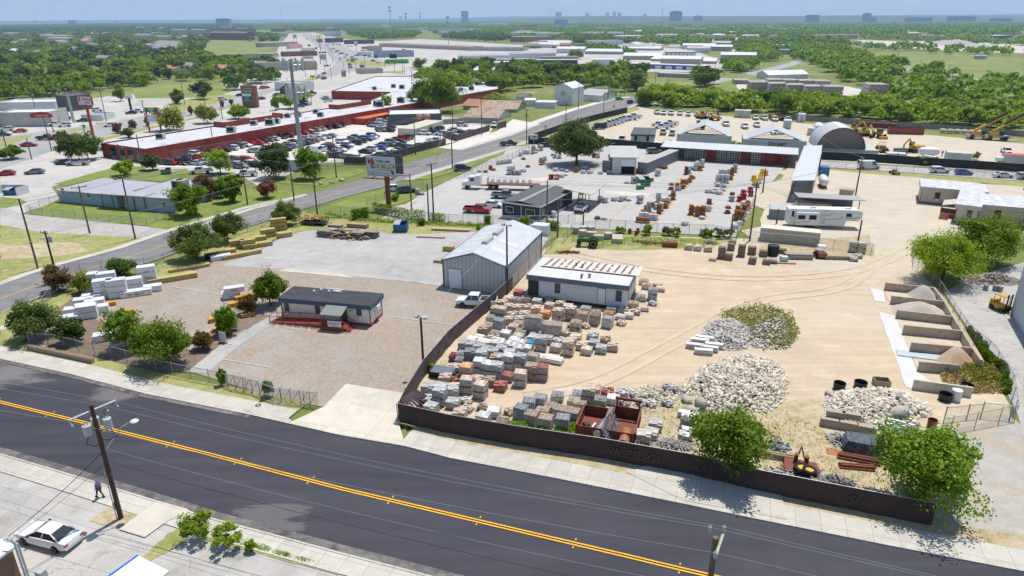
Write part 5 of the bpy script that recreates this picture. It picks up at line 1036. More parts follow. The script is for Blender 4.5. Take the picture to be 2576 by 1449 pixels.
def stacks(c,data,where,group,dy=24):
 for q in data.split():
  x,y,k,*n=q.split(',');n=int(n[0]) if n else 1;P=g(c,float(x),float(y)-dy,.01);SP.append(P.to_2d());rz=GA+R(ru(-9,9));ty,co=k[0],k[1]
  for i in range(n):
   hh={'p':.84,'g':.86,'q':.64,'b':.72,'B':1.33,'w':.82,'s':.56,'S':.6,'x':.5}[ty];cc=TC[co];f=ru(.88,1.14)
   low=i<n-1;tt='g' if low and ty in 'pqbx' else ty
   place(ST[tt],(P.x+ru(-.03,.03)*i,P.y,P.z+i*.95),rz+R(ru(-2,2)),f'{TN[co]} {SN[tt]} {where}'+(', upper tier' if i else ', lower tier' if n>1 else ''),group,(1.13,1.13,1.1),(cc[0]*f,cc[1]*f,cc[2]*f,1))
stacks('c2','65,490,gr 160,482,gk 265,520,bg 385,540,bg 485,602,pt 380,622,gk 232,532,br 145,545,bl 55,560,bl 50,640,pt 140,620,qk 240,650,pt 250,582,gg 337,702,go 460,742,pt,2 590,722,pk,2 740,650,bl 845,690,bt 970,700,bo 1000,650,bg 1115,652,qk 1222,600,bt 1242,666,qk 1172,706,sl 1092,722,sg 1412,576,xg 1297,532,bg 1410,522,bg,2 1460,396,st 1492,436,st 1325,368,bt 1350,412,bt',"beside the white site trailer",'block and paver stacks beside the white trailer')
stacks('c2','710,752,Bt 830,772,Bn 960,800,Bl 120,705,pt 178,852,Bt,2 250,862,Bk,2 65,802,bt 355,862,Bt 450,872,Bk 640,862,bt,2 545,882,qt 640,942,gt 600,802,xt 740,802,xt 1095,775,xt',"in the middle of the stone yard",'block stacks in the middle of the stone yard')
stacks('c2','65,932,wl 170,1000,wb 237,902,qg 357,962,gg 467,962,qg 590,980,pt 292,1032,gg,2 442,1040,wk 565,1075,gt,2 702,1022,pt 750,1067,wt 827,1006,gg 812,912,qg 938,952,qn 897,1056,gg 1010,1032,pt 290,1132,sw 362,1142,sw 455,1162,sw 25,972,ww 95,1000,ww 25,1032,ww 70,1052,ww 145,1052,ww 70,1095,xd 210,1182,Bt 92,1222,gg,2 20,1212,ww 196,1322,gn,2 300,1325,wr,2 85,1387,wt,2',"in the front rows by the track",'paver stacks in the front rows beside the track')
stacks('c1','2480,592,pt 2540,552,pt 2540,632,pk 2415,652,pt 2470,722,wt,2 2372,742,bg 2348,822,bt 2450,822,Bg 2540,762,pt 2290,862,pn 2412,902,bt 2515,902,ww 2390,932,qt 2245,932,sw 2175,952,sw 2280,972,sw 2365,987,sw 2445,967,sw 2470,1002,ww 2543,1012,ww 2412,1002,ww 2095,1012,gg 2175,1022,gg 2247,1042,gg 2327,1072,gg 2388,1092,gg 2470,1062,gg 2485,1152,gg 2553,1102,gg 2082,1112,bg 2185,1062,xk 2157,1172,gd,2 2272,1182,gg,2 2007,1132,br 2065,1172,bg 2337,1292,ww,2 2250,1262,ww,2 2410,1152,pn 2427,1312,gg,2 2546,1212,ww,2',"along the purple mesh fence",'paver stacks along the purple mesh fence')
stacks('c1','2000,1252,pk 2120,1322,wo,2 1907,1352,pk 2005,1352,qr 2220,1372,pk 2345,1382,pn 2460,1432,pr 2538,1332,wr 2127,1452,wt,2 2260,1452,pt 1990,1452,pt 1865,1452,gg 1735,1452,gg',"in the fence corner of the stone yard",'paver stacks in the fence corner')
stacks('d1','642,242,pg 680,302,gg 750,242,gg,2 752,152,gg 850,172,gg 845,268,gg 1052,192,wt,2 945,232,xl 947,292,xt 895,345,pk 1067,282,xn 1075,372,ww 1150,332,ww 1270,312,xt',"behind the brown front fence at left",'stacks behind the brown front fence, left part')
stacks('d1','1357,352,Bg 1415,302,Bg 1497,272,Bg 1435,402,Bt 1543,432,Bt 1522,322,bt 1572,292,bt 1630,212,bg 1650,362,Bt 1670,432,Bg 1745,382,Bt 1755,252,bt 1787,202,bg 1865,232,gt,2 1905,162,wt 1800,272,bt 1957,247,bg 2050,237,ww 2007,172,qr 2117,177,qg',"beside the open red skip trucks",'hollow block stacks behind the front fence')
stacks('d1','2212,187,xl 2355,192,xl 2455,247,xg 2260,247,xg 2332,252,xl 2135,242,xl 2460,132,xg 2537,152,xg 2335,502,gl 2370,432,gl 2275,582,gl,2',"near the big rock piles",'stone stacks near the rock piles')
stacks('c2','1838,1022,Sw 1888,972,Sw 1938,947,Sw 1925,1077,Sw 1980,1047,Sw 2030,1017,Sw',"left of the rubble mound",'long slab stacks left of the rubble mound',30)
# pallets of timber pallets
def pallet_stack(c,x,y,n,label,cl=(1,1,1),rz=None,group='stacks of empty pallets'):
 t=thing('pallet_stack',label,'pallets',g(c,x,y),GA+R(ru(-10,10)) if rz is None else rz,group)
 for i in range(n):
  mb=MB();pallet_mb(mb,z=i*.14);mb.o('pallet',WOODP,t,loc=(ru(-.05,.05),ru(-.04,.04),0))
 return t
for c,x,y,n,l in (('b2',2105,1340,15,'tallest grey pallet stack at the back of the yard'),('b2',2180,1355,8,'short dark pallet stack beside the tallest one'),('b2',2200,1260,9,'pallet stack behind the short dark one'),('b2',2215,1200,5,'small pallet stack under the cream container'),('b2',2305,1320,15,'tall brown pallet stack near the leaning pole'),('b2',2410,1300,10,'pallet stack right of the tall brown one'),('b2',2415,1395,8,'leaning pallet stack at the track side'),('b2',2525,1320,8,'pallet stack with white slats facing front'),('b2',2560,1400,6,'pallet stack at the right of the leaning one'),('b2',2015,1365,2,'two pallets lying flat beside the yard track'),('d1',1215,390,6,'pallet stack leaning by the brown front fence'),('c2',1330,610,2,'two pallets beside the site trailer corner'),('b3',145,1290,6,'brown pallet stack beside the black tank'),('b3',50,1390,4,'grey slab pallets in front of the black tank')): pallet_stack(c,x,y,n,l)
stacks('d2','30,420,sw,2 75,470,Sw 45,345,Sw 20,500,qw','left of the bright fence tree','pale slab stacks left of the bright fence tree')
t=tag(MB().box(-.8,-.6,0,.8,-.52,.8).box(-.8,.52,0,.8,.6,.8).box(-.8,-.52,0,-.72,.52,.8).box(.72,-.52,0,.8,.52,.8).box(-.72,-.52,.05,.72,.52,.3).o('wooden_crate',M('old crate wood',(.3,.24,.17),.9,.25,3)),'open weathered wooden crate behind the rock bin','crate');t.location=g('c3',1135,1365);t.rotation_euler=(0,0,-.2)
t=tag(MB().box(-2.8,-.12,0,2.8,.12,1.2).o('concrete_slab',MATS['cream wall']),'low concrete panel standing behind the black tubs','panel');t.location=g('c3',1740,1440);t.rotation_euler=(0,0,GA)
fp=PL((1110,1010),(1210,850),(1300,742),(1390,758),(1470,800),(1530,800),(1420,850),(1400,900),(1330,960),(1200,985))
for i in range(2500):
 p=Vector((ru(min(q.x for q in fp),max(q.x for q in fp)),ru(min(q.y for q in fp),max(q.y for q in fp))))
 if inpoly(p,fp) and all((p-q).length>1.42 for q in SP):
  X,Y=sx((p.x,p.y,0));k=rnd.choice('pgqbpb')+rnd.choice('ttkgl');stacks('',f'{X},{Y},{k}','filling the crowded stone yard','stacks filling the crowded stone yard',0)
# timber bundles
LUM=M('yellow timber',(.47,.36,.15),.75,.12,1.5,stripe=(.14,.18,2));LUM2=M('orange timber',(.60,.28,.045),.7,.12,2,stripe=(.12,.15,2));LUMD=M('weathered timber',(.30,.25,.20),.9,.25,3,island=.25)
def bundle(c,x,y,L,W,Hh,rz,mat,label,z=0,group=None,name='timber_bundle',wrap=None,text=None):
 P=g(c,x,y,0);t=thing(name,label,'timber' if wrap is None else 'wrapped bundle',(P.x,P.y,z),R(rz),group);mb=MB();n=max(1,int(Hh/.16));rr=random.Random(int(x*7+y))
 for k in range(n):
  mb.rbox(rr.uniform(-.02,.02),rr.uniform(-.02,.02),.1+(k+.5)*(Hh-.1)/n,L*rr.uniform(.985,1.0),W,(Hh-.1)/n-.012)
 mb.o('boards',mat,t);mb=MB()
 for s in (-.35,.35): mb.rbox(s*L,0,.05,.1,W,.1)
 mb.o('bearer',WOODP,t)
 if wrap is not None:
  mb=MB();P4=[(-L/2,-W/2),(0,-W/2),(L/2,-W/2),(L/2,0),(L/2,W/2),(0,W/2),(-L/2,W/2),(-L/2,0)];mb.loft([[(x_*(1.02+.012*sin(i*2+k)),y_*(1.03+.02*cos(i*3+k)),.08+(Hh-.05)*k/3) for i,(x_,y_) in enumerate(P4)] for k in range(4)]);mb.o('wrapping',wrap,t)
  if text: textmesh(text,Hh*.38,INK,'lettering',t,(0,-W/2*1.06-.02,Hh*.5),(PI/2,0,0),.004)
 return t
YT='yellow timber bundle';q=58
for a in (('b1',235,1060,2.9,1.2,.8,'bottom bundle of the tall yellow timber stack',0),('b1',235,1060,2.9,1.2,.8,'second bundle of the tall yellow timber stack',.82),('b1',235,1060,2.9,1.2,.8,'third bundle of the tall yellow timber stack',1.64),('b1',292,1125,2.6,1.2,.9,'single yellow timber bundle in front of the tall stack',0),('b1',130,1125,2.7,1.2,.8,'lower bundle of the short yellow timber stack',0),('b1',125,1125,2.7,1.2,.75,'upper bundle of the short yellow timber stack',.82),('b1',30,1160,2.6,1.2,.8,'yellow timber bundle left of the short stack',0),('b1',95,1215,2.4,1.2,.8,'yellow timber bundle nearest the yard paving',0),('b0',2520,1240,2.6,1.2,.8,'lower yellow bundle behind the long low stack',0),('b0',2500,1235,2.6,1.2,.8,'upper yellow bundle behind the long low stack',.82),('b0',2400,1240,2.6,1.2,.8,'lower bundle of the middle yellow stack',0),('b0',2395,1240,2.6,1.2,.8,'upper bundle of the middle yellow stack',.82),('b0',2280,1300,3.2,1.2,.9,'yellow bundle under the small olive tree',0)):
 bundle(a[0],a[1],a[2],a[3],a[4],a[5],28,LUM,a[6],a[7],'yellow timber bundles by the side road')
for a in (('b0',2440,1320,6.5,1.0,.7,36,'long yellow timber bundle along the yard edge'),('c0',1745,305,7.0,1.3,.8,30,'long low golden timber stack beside the planting'),('c0',1910,190,6.2,1.2,.5,32,'flat golden boards under the olive tree'),('b0',2130,1340,2.,1.2,.8,30,'black-wrapped timber bundle under the olive tree')):
 bundle(*a[:7],LUM,a[7],wrap=M('black wrap',(.03,.03,.035),.4) if 'black' in a[7] else None)
bundle('b0',2225,1352,3.2,1.2,.75,30,LUM,'timber bundle half covered with a crumpled white sheet',wrap=WRAPW)
for x,y,L,l in ((2210,815,1.7,'orange timber bundle beside the leafy shrub base'),(2160,720,1.5,'short orange timber bundle on the paving'),(2520,480,4.2,'long orange timber bundle behind the red-flowering shrub'),(2390,560,2.4,'orange timber bundle left of the red-flowering shrub'),(2500,670,1.8,'orange timber bundle below the red-flowering shrub'),(1290,640,1.5,'orange timber bundle behind the airy tree'),(1110,560,1.5,'orange-ended bundle among the white bundles')):
 bundle('c0',x,y,L,.8,.6,33,LUM2,l,group='orange timber bundles in the yard')
WB='white-wrapped timber bundle '
for x,y,n,l in ((1200,470,3,'at the right of the big wrapped block'),(1065,475,3,'at the left of the big wrapped block'),(1100,400,3,'at the rear of the big wrapped block'),(930,410,3,'at the rear left of the big wrapped block'),(930,505,1,'low beside the big wrapped block'),(850,545,1,'at the back of the low wrapped rows'),(960,555,1,'in the low wrapped rows beside the orange end'),(1000,620,1,'at the right of the low wrapped rows'),(860,605,1,'in the middle of the low wrapped rows'),(760,640,1,'at the left of the low wrapped rows'),(890,680,2,'at the front of the low wrapped rows'),(690,725,1,'partly hidden under the blue-green shrub'),(1355,395,2,'torn and showing timber, middle stack'),(1500,330,3,'in the tall wrapped stack at right'),(1545,410,1,'single, with a bare timber end'),(2330,480,1,'lower, beside the round green tree'),(1060,905,1,'on the ground behind the front fence'),(1230,960,1,'long and low behind the front fence')):
 for i in range(n): bundle('c0',x,y,2.45,1.35,.92,24,LUM,WB+l+(', '+('bottom','middle','top')[i if n==3 else i*2]+' tier' if n>1 else ''),i*.93,'white-wrapped timber bundles',wrap=WRAPW,name='wrapped_bundle')
bundle('c0',1380,455,4.0,1.3,.85,24,LUM,'white-wrapped bundle lettered FORT at the base of the middle stack',wrap=WRAPW,name='wrapped_bundle',text='LEI   FORT  FR')
bundle('c0',2370,480,2.7,1.2,.8,24,LUM,'upper white-wrapped bundle beside the round green tree',.93,wrap=WRAPW,name='wrapped_bundle',text='METRIE')
def boardpile(c,x,y,rx,ry,h,n,name,label,mats,rz=0,L=(1.2,2.6)):
 t=thing(name,label,'timber pile',g(c,x,y),rz);
 for mi,m in enumerate(mats):
  mb=MB()
  for i in range(n//len(mats)):
   a=ru(0,6.28);r=rnd.random()**.6;z=h*(1-r*r)*rnd.random()**.5+.05;mb.rbox(r*rx*cos(a),r*ry*sin(a),z,ru(*L),ru(.1,.4),.035,rnd.choice((ru(-.4,.4),ru(0,3.1))),ru(-.25,.25))
  mb.o('boards',m,t)
 return t
boardpile('b1',900,1120,5.2,2.0,1.35,420,'timber_pile','big heap of broken fence boards on the paving',[LUMD,M('fresh timber',(.55,.42,.28),.8,.15,island=.2),M('dark timber',(.16,.13,.11),.9,.2)],GA)
for x,y,l in ((690,1120,'stack of dark fence panels at the left of the board heap'),(1030,1140,'stack of dark panels in front of the board heap'),(1170,1130,'stack of dark panels at the right of the board heap')):
 t=thing('panel_stack',l,'timber',g('b1',x,y),GA,'fence panel stacks in the heap');mb=MB()
 for k in range(14): mb.rbox(ru(-.2,.2),ru(-.15,.15),.06+k*.09,2.3,1.5,.05,ru(-.15,.15),ru(-.03,.03))
 mb.o('boards',LUMD,t)
bundle('b1',1025,1030,4.2,1.2,.8,-14,M('brown boards',(.42,.27,.15),.8,.12,2,stripe=(.12,.15,2)),'brown board bundle behind the broken board heap');bundle('b1',800,1025,2.8,1.,.5,-14,LUMD,'grey board bundle behind the left end of the heap')
# dark trailer loaded with boards
t=thing('cage_trailer','black cage trailer loaded with orange scrap boards','trailer',g('b1',590,1000),GA+.1);mb=MB();mb.box(-2.6,-1.1,.5,2.6,1.1,.62)
for i in range(9):
 for s in (-1.1,1.1): mb.box(-2.6+i*.64,s-.03,.6,-2.54+i*.64,s+.03,1.5)
for z in (.9,1.2,1.5):
 for s in (-1.1,1.1): mb.box(-2.6,s-.025,z-.03,2.6,s+.025,z+.03)
mb.box(2.6,-.05,.45,3.9,.05,.55);mb.o('frame',DARKP,t)
for x in (-.4,.4):
 for s in (-1,1): o=LK('wheel',wheel_mesh(.36,.22),t);o.location=(x,s*1.2,.36)
tt=boardpile('b1',575,985,2.3,.8,.5,70,'scrap_boards','orange scrap boards heaped on the black cage trailer',[M('orange scrap',(.5,.3,.12),.8,.2)],GA);tt.location.z=1.0
def ico(sub=1):
 import bmesh;bm=bmesh.new();bmesh.ops.create_icosphere(bm,subdivisions=sub,radius=1);V=np.array([v.co[:] for v in bm.verts]);Fq=np.array([[v.index for v in f.verts] for f in bm.faces]);bm.free();return V,Fq
IV,IF=ico(1)
def rocks(name,label,C,s,mat,seed,stuff=True,cat='rocks',flat=.75):
 rg=np.random.default_rng(seed);n=len(C);B=IV[None]*(1+rg.uniform(-.38,.32,(n,len(IV),1)))
 sc3=s[:,None,None]*rg.uniform(.55,1.3,(n,1,3));sc3[:,:,2]*=flat;B=B*sc3
 a=rg.uniform(0,6.28,n);b=rg.uniform(-.5,.5,n);ca,sa=np.cos(a),np.sin(a);x=B[:,:,0]*ca[:,None]-B[:,:,1]*sa[:,None];y=B[:,:,0]*sa[:,None]+B[:,:,1]*ca[:,None];z=B[:,:,2]
 z2=z*np.cos(b)[:,None]+x*np.sin(b)[:,None];x2=x*np.cos(b)[:,None]-z*np.sin(b)[:,None]
 V=np.stack([x2,y,z2],2)+C[:,None,:];Fq=(IF[None]+(np.arange(n)*len(IV))[:,None,None]).reshape(-1,3)
 o=bpy.data.objects.new(name,npmesh(name,V.reshape(-1,3),Fq,mat));COL.objects.link(o);tag(o,label,cat)
 if stuff: o['kind']='stuff'
 return o
ROCK=M('limestone rock',(.62,.55,.44),.9,.15,1.5,island=.32,dirt=((.36,.33,.3),.6,1.));ROCK2=M('grey rubble',(.50,.465,.42),.9,.15,1.5,island=.3);ROCK3=M('weathered boulder',(.42,.39,.34),.92,.25,1.2,dirt=((.2,.19,.18),.55,.9),bump=.05)
def pile(c,pts,h,n,size,mat,name,label,seed,mound=True,top=None):
 gp=[g(c,*p).to_2d() for p in pts];cx=sum(p.x for p in gp)/len(gp);cy=sum(p.y for p in gp)/len(gp);rg=np.random.default_rng(seed);C=[]
 xs=[p.x for p in gp];ys=[p.y for p in gp]
 def edge(p):
  m=1e9
  for a,b in zip(gp,gp[1:]+gp[:1]):
   d=b-a;q=max(0,min(1,(p-a).dot(d)/d.length_squared));m=min(m,(p-a-d*q).length)
  return m
 E=max(edge(Vector((cx,cy))),1e-3)
 while len(C)<n:
  p=Vector((rg.uniform(min(xs),max(xs)),rg.uniform(min(ys),max(ys))))
  if inpoly(p,gp):
   e=min(1,edge(p)/E);z=h*(sin(e*PI/2))*(.86+.14*sin(p.x*1.3)*cos(p.y*1.7));C.append((p.x,p.y,max(.02,z-abs(rg.normal())*.12)))
 C=np.array(C);s=size*np.minimum(rg.lognormal(0,.45,n),2.1);return rocks(name,label,C,s,mat,seed)
pile('',[(1690,1010),(1715,975),(1738,950),(1765,925),(1830,898),(1900,895),(1960,915),(1984,960),(1975,1005),(1930,1040),(1880,1035),(1800,1050),(1760,1020),(1745,990)],2.0,5600,.145,ROCK,'rock_pile','large cream limestone rock pile in the middle of the stone yard',1)
pile('',[(1765,835),(1780,812),(1830,800),(1870,812),(1900,835),(1890,870),(1860,885),(1800,880),(1770,860)],1.3,2200,.135,ROCK2,'rubble_pile','grey broken-block rubble mound with weeds on its far side',2)
pile('',[(1870,830),(1930,800),(1990,815),(2005,850),(1985,880),(1920,885),(1880,870)],1.5,600,.13,ROCK2,'rubble_pile','overgrown earth and rubble mound right of the block rubble',3)
pile('',[(2072,1010),(2090,985),(2200,975),(2270,985),(2330,1015),(2345,1045),(2300,1062),(2205,1065),(2190,1085),(2150,1080),(2075,1050)],1.0,2200,.165,ROCK,'rock_pile','cream rock pile heaped behind the concrete block bin',4)
pile('d1',[(2150,110),(2300,80),(2500,60),(2560,150),(2480,230),(2300,260),(2170,230)],.3,300,.15,ROCK,'loose_stones','loose stones scattered between the red trucks and the rock pile',5)
for i,(c,x,y,s) in enumerate((('d2',60,285,.95),('d2',130,235,1.05),('d2',185,170,.6),('d2',280,195,.75),('d2',365,235,.6),('d2',1210,245,.5),('d2',1290,255,.5),('d2',1140,235,.5),('d2',1610,305,1.2),('d2',1525,275,.5),('d2',30,205,.6),('d2',1105,150,.5),('d2',60,90,.45),('b1',900,900,.5),('b1',710,900,.4),('b1',790,905,.4),('b1',660,600,.7),('b1',760,585,.6),('b1',865,560,.7),('b1',590,620,.4))):
 P=g(c,x,y,0);o=rocks('boulder','weathered limestone boulder '+('near the rock piles' if c=='d2' else 'on the road verge'),np.array([[0.,0.,0.]]),np.array([s]),ROCK3,50+i,False,'boulder',.7);o.location=(P.x,P.y,s*.35);o['group']='boulders near the rock piles' if c=='d2' else 'verge boulders'
# concrete block bin wall
CONC=M('weathered concrete',(.42,.35,.27),.9,.16,1.2,dirt=((.16,.15,.14),.6,.9));
for i,(x,y) in enumerate(((1105,385),(1240,410),(1380,440))):
 P=g('d2',x,y);o=MB().rbox(0,0,.45,1.75,.7,.88).o('concrete_block',CONC);tag(o,f'concrete block at the {("left end","middle","right end")[i]} of the lower bin wall','concrete block','concrete blocks of the rock bin');o.location=P;o.rotation_euler=(0,0,GA-.05)
for i,(x,y) in enumerate(((1140,370),(1255,385))):
 P=g('d2',x,y);o=MB().rbox(0,0,1.2,1.7,.55,.6).o('concrete_block',CONC);tag(o,f'{("left","right")[i]} concrete block on top of the bin wall','concrete block','concrete blocks of the rock bin');o.location=P;o.rotation_euler=(0,0,GA-.03)
# concrete storage bins
S6=[((1168,408),(1665,460-0)),((1228,545),(1750,600)),((1282,690),(1830,755)),((1350,852),(1925,910)),((1424,1030),(2030,1085)),((1505,1222),(1900,1255))]
tops=(322,455,597,750,925,1118)
t=thing('storage_bins','row of six concrete dividing walls along the right fence','storage bins',g('c3',1168,408),0);O=t.location.copy()
hB=1.75;backs=[]
for i,((a,b),tp) in enumerate(zip(S6,tops)):
 A=g('c3',*a)-O;Bq=g('c3',*b)-O;A2=A.to_2d();B2=Bq.to_2d();d=(B2-A2).normalized();n3=Vector((-d.y,d.x))*.25;hh=hp('c3',a[0],a[1],tp+8);P=[A2,B2,B2+n3,A2+n3];MB().prism(P,0,hh).o('dividing_wall',CONC,t);backs.append((B2,hh))
bk=[g('c3',1640,455)-O,g('c3',1740,590)-O,g('c3',1830,755)-O,g('c3',1925,912)-O,g('c3',2030,1090)-O,g('c3',2105,1200)-O]
mb=MB()
for a,b in zip(bk[:-1],bk[1:]): 
 d=(b-a).normalized();n3=Vector((-d.y,d.x,0))*.3
 if n3.x<0: n3=-n3
 mb.prism([a+n3*.2,b+n3*.2,b+n3*1.2,a+n3*1.2],0,backs[1][1]-.03)
mb.o('back_wall',CONC,t)
WHC=M('white washed concrete',(.60,.585,.56),.8,.08,1,dirt=((.5,.45,.38),.6,.5))
for nm,q in (('bin_apron',[(1110,620),(1285,672),(1352,850),(1425,1032),(1500,1225),(1640,1330),(1600,1420),(1390,1385),(1240,990),(1170,780)]),('bin_apron',[(1025,385),(1160,410),(1185,530),(1075,520)]),('bin_floor',[(1170,410),(1420,440),(1640,470),(1740,600),(1235,545)]),('bin_floor',[(1285,692),(1830,757),(1930,830),(1925,915),(1350,852)]),('bin_floor',[(1350,855),(1925,915),(2030,1000),(2030,1090),(1424,1032)]),('bin_floor',[(1424,1034),(1700,1060),(1760,1170),(1505,1222)])):
 S_(nm,[D('c3',*p) for p in q],WHC if 'apron' in nm else M('sandy floor',(.55,.46,.35),.9,.1,1),.04,.1)
def heap(c,pts,h,mat,name,label,seed,cx=.5):
 gp=[g(c,*p).to_2d() for p in pts];ce=sum(gp,Vector((0,0)))/len(gp);K=9;rr=random.Random(seed);N=len(gp)*6;ring=[]
 for i in range(N): a=gp[i//6];b=gp[(i//6+1)%len(gp)];ring.append(a.lerp(b,(i%6)/6))
 vs=[];fs=[]
 for k in range(K+1):
  f=1-k/K
  for p in ring: q=ce.lerp(p,f);e=1-f;vs.append((q.x+rr.uniform(-.05,.05),q.y+rr.uniform(-.05,.05),.03+h*sin(e*PI/2)**1.2*(1+.1*sin(q.x*2+seed))))
 for k in range(K):
  for i in range(N): fs.append((k*N+i,k*N+(i+1)%N,(k+1)*N+(i+1)%N,(k+1)*N+i))
 o=MB().add(vs,fs).o(name,mat,None,80);tag(o,label,'heap');return o
heap('c3',[(1385,440),(1450,395),(1640,430),(1730,510),(1700,540),(1480,505)],1.5,M('grey gravel',(.46,.42,.37),.95,.15,9,bump=.03),'gravel_heap','grey gravel heap in the topmost concrete bin',1)
heap('c3',[(1230,570),(1290,545),(1600,560),(1730,580),(1825,660),(1780,720),(1400,690),(1280,670)],1.3,M('grey sand',(.47,.405,.34),.95,.12,6,bump=.02),'sand_heap','wide grey-brown sand heap in the second concrete bin',2)
heap('c3',[(1660,1110),(1760,1030),(1980,1030),(2090,1130),(1990,1190),(1800,1180)],1.5,M('tan sand',(.50,.37,.25),.95,.12,6,bump=.02),'sand_heap','tan sand heap in the fifth concrete bin',3)
P=g('c3',1545,1075);o=MB().rbox(0,0,.12,5.4,1.5,.14).o('steel_plate',M('pale steel plate',(.45,.52,.54),.5,.05));tag(o,'pale steel plate lying beside the tan sand heap','plate');o.location=P;o.rotation_euler=(0,0,GA)
RUST=M('rusty red steel',(.22,.075,.05),.8,.25,1.5,dirt=((.12,.05,.04),.55,1));
def tub(name,c,x,y,L,W,h0,h1,rz,label,fr=None):
 t=thing(name,label,'skip',g(c,x,y),R(rz));mb=MB();mb.box(-L/2,-W/2,h0,L/2,W/2,h0+.1)
 for s in (-1,1): mb.box(-L/2,min(s*W/2,s*(W/2-.07)),h0+.1,L/2,max(s*W/2,s*(W/2-.07)),h1);mb.box(min(s*L/2,s*(L/2-.07)),-W/2+.07,h0+.1,max(s*L/2,s*(L/2-.07)),W/2-.07,h1)
 for i in range(7):
  for s in (-1,1): mb.box(-L/2+i*L/6.3,s*W/2-.04,h0,-L/2+i*L/6.3+.1,s*W/2+.04+s*.03,h1)
 mb.box(-L/2,-W/2-.06,h1,L/2,-W/2+.1,h1+.08).box(-L/2,W/2-.1,h1,L/2,W/2+.06,h1+.08);mb.o('box_body',RUST,t);return t
t1=tub('open_skip','d1',1895,430,3.9,2.5,.6,1.8,72,'left rusty red tipper body holding pipes and a black coil')
t2=tub('open_skip','d1',2130,460,4.6,2.6,.6,1.9,72,'right rusty red stake truck body with a fallen tank')
mb=MB();
for s in (-1.1,1.1): mb.box(2.1,s-.08,1.9,2.25,s+.08,2.9)
mb.box(2.1,-1.3,2.7,2.3,1.3,2.95).o('headboard',RUST,t2)
def cyl(name,c,x,y,z,L,r,rz,mat,label,cat,tilt=0):
 o=MB().tube((-L/2,0,0),(L/2,0,0),r,14).o(name,mat,None,40);tag(o,label,cat);P=g(c,x,y,z);o.location=P;o.rotation_euler=(0,tilt,R(rz));return o
GALV=M('galvanised steel',(.45,.47,.49),.35,.12,2,metal=.6);BLKP=M('black poly',(.025,.027,.03),.55,.1)
cyl('steel_pipe','d1',1965,395,1.25,2.6,.38,62,GALV,'fat galvanised pipe lying in the left red tipper body','pipe');cyl('white_pipe','d1',1890,400,1.0,1.9,.1,62,WINF,'thin white pipe beside the fat galvanised pipe','pipe');cyl('hose_coil','d1',1850,385,1.15,.5,.42,20,BLKP,'black hose coil in the left red tipper body','coil');cyl('rusty_tank','d1',2140,475,1.3,2.2,.5,72,M('orange rust tank',(.36,.15,.08),.8,.3,2),'fallen rusty tank in the right red truck body','tank')
CHAIN=mesh_mat('chain link',(.26,.27,.28),.14,.11)
for i in range(3):
 t=thing('fence_panel','loose chain-link fence panel leaning across the red truck bodies','fence panel',g('d1',2040+i*14,440,.9),R(66+i*3),'loose chain-link panels on the red trucks');mb=MB()
 for z in (0,.9,1.8): mb.tube((-2,0,z),(2,0,z),.03,5)
 for x in (-2,-1,0,1,2): mb.tube((x,0,0),(x,0,1.8),.03,5)
 mb.o('frame',GALV,t);MB().add([(-2,0,0),(2,0,0),(2,0,1.8),(-2,0,1.8)],[(0,1,2,3)]).o('mesh',CHAIN,t);t.rotation_euler=(R(-18-i*7),0,R(66+i*3))
def logs(c,x,y,n,L,r,rz,mat,label,name='log_stack',h=3):
 t=thing(name,label,'pole stack',g(c,x,y),R(rz));i=0
 for k in range(h):
  for j in range(max(1,n//h-k)): 
   mb=MB();a=ru(-.1,.1);mb.tube((-L/2+a,(j-n/h/2+.5*k)*2.1*r,r+k*1.8*r),(L/2+a,(j-n/h/2+.5*k)*2.1*r+ru(-.1,.1),r+k*1.8*r),r,8);mb.o('pole',mat,t,40)
PW=M('peeled post wood',(.42,.34,.2),.85,.15,2);GW=M('grey driftwood',(.33,.31,.29),.95,.2,3,island=.25);
logs('d2',680,620,12,3.4,.11,-18,PW,'stack of peeled tan fence posts under the bright tree');logs('d2',1330,640,6,3.6,.14,-20,RUST,'rusty red steel pipes beside the dark tree','pipe_stack',2);logs('d2',1310,700,6,3.0,.12,-10,RUST,'shorter rusty red pipes nearer the fence','pipe_stack',2)
def jumble(c,x,y,rx,ry,h,n,mat,name,label,L=(.5,1.1),th=.09,cat='scrap',rz=0):
 mb=MB()
 for i in range(n):
  a=ru(0,6.28);r=rnd.random()**.6;mb.rbox(r*rx*cos(a),r*ry*sin(a),.06+h*(1-r)*rnd.random(),ru(*L),ru(.6,1.5)*th,th,ru(0,3.1),ru(-.4,.4))
 o=mb.o(name,mat);tag(o,label,cat);o.location=g(c,x,y);o.rotation_euler=(0,0,rz);o['kind']='stuff';return o
jumble('d2',1190,500,1.1,1.2,.8,120,GW,'driftwood_heap','pale driftwood heap above the rusty sheet');jumble('d2',1175,820,1.3,1.0,.9,150,M('dark grey wood',(.2,.19,.185),.95,.2,3,island=.35),'driftwood_heap','dark grey driftwood heap close to the brown fence');jumble('d2',855,760,2.4,.8,.5,90,GW,'broken_rails','broken grey fence rails along the brown fence',(1,2.4));jumble('d2',720,545,1.,.9,.6,60,M('grey blocks',(.22,.23,.25),.9,.15,island=.3),'scrap_blocks','dark grey scrap blocks beside the bright tree',(.3,.6),.18)
jumble('d2',1640,400,2.6,1.5,.35,46,GALV,'steel_offcuts','galvanised steel offcuts below the rock pile',(1.2,3.0),.1);jumble('d2',1540,600,1.1,1.2,.3,40,GALV,'steel_offcuts','thin steel strips left of the dark tree crown',(.6,1.6),.06)
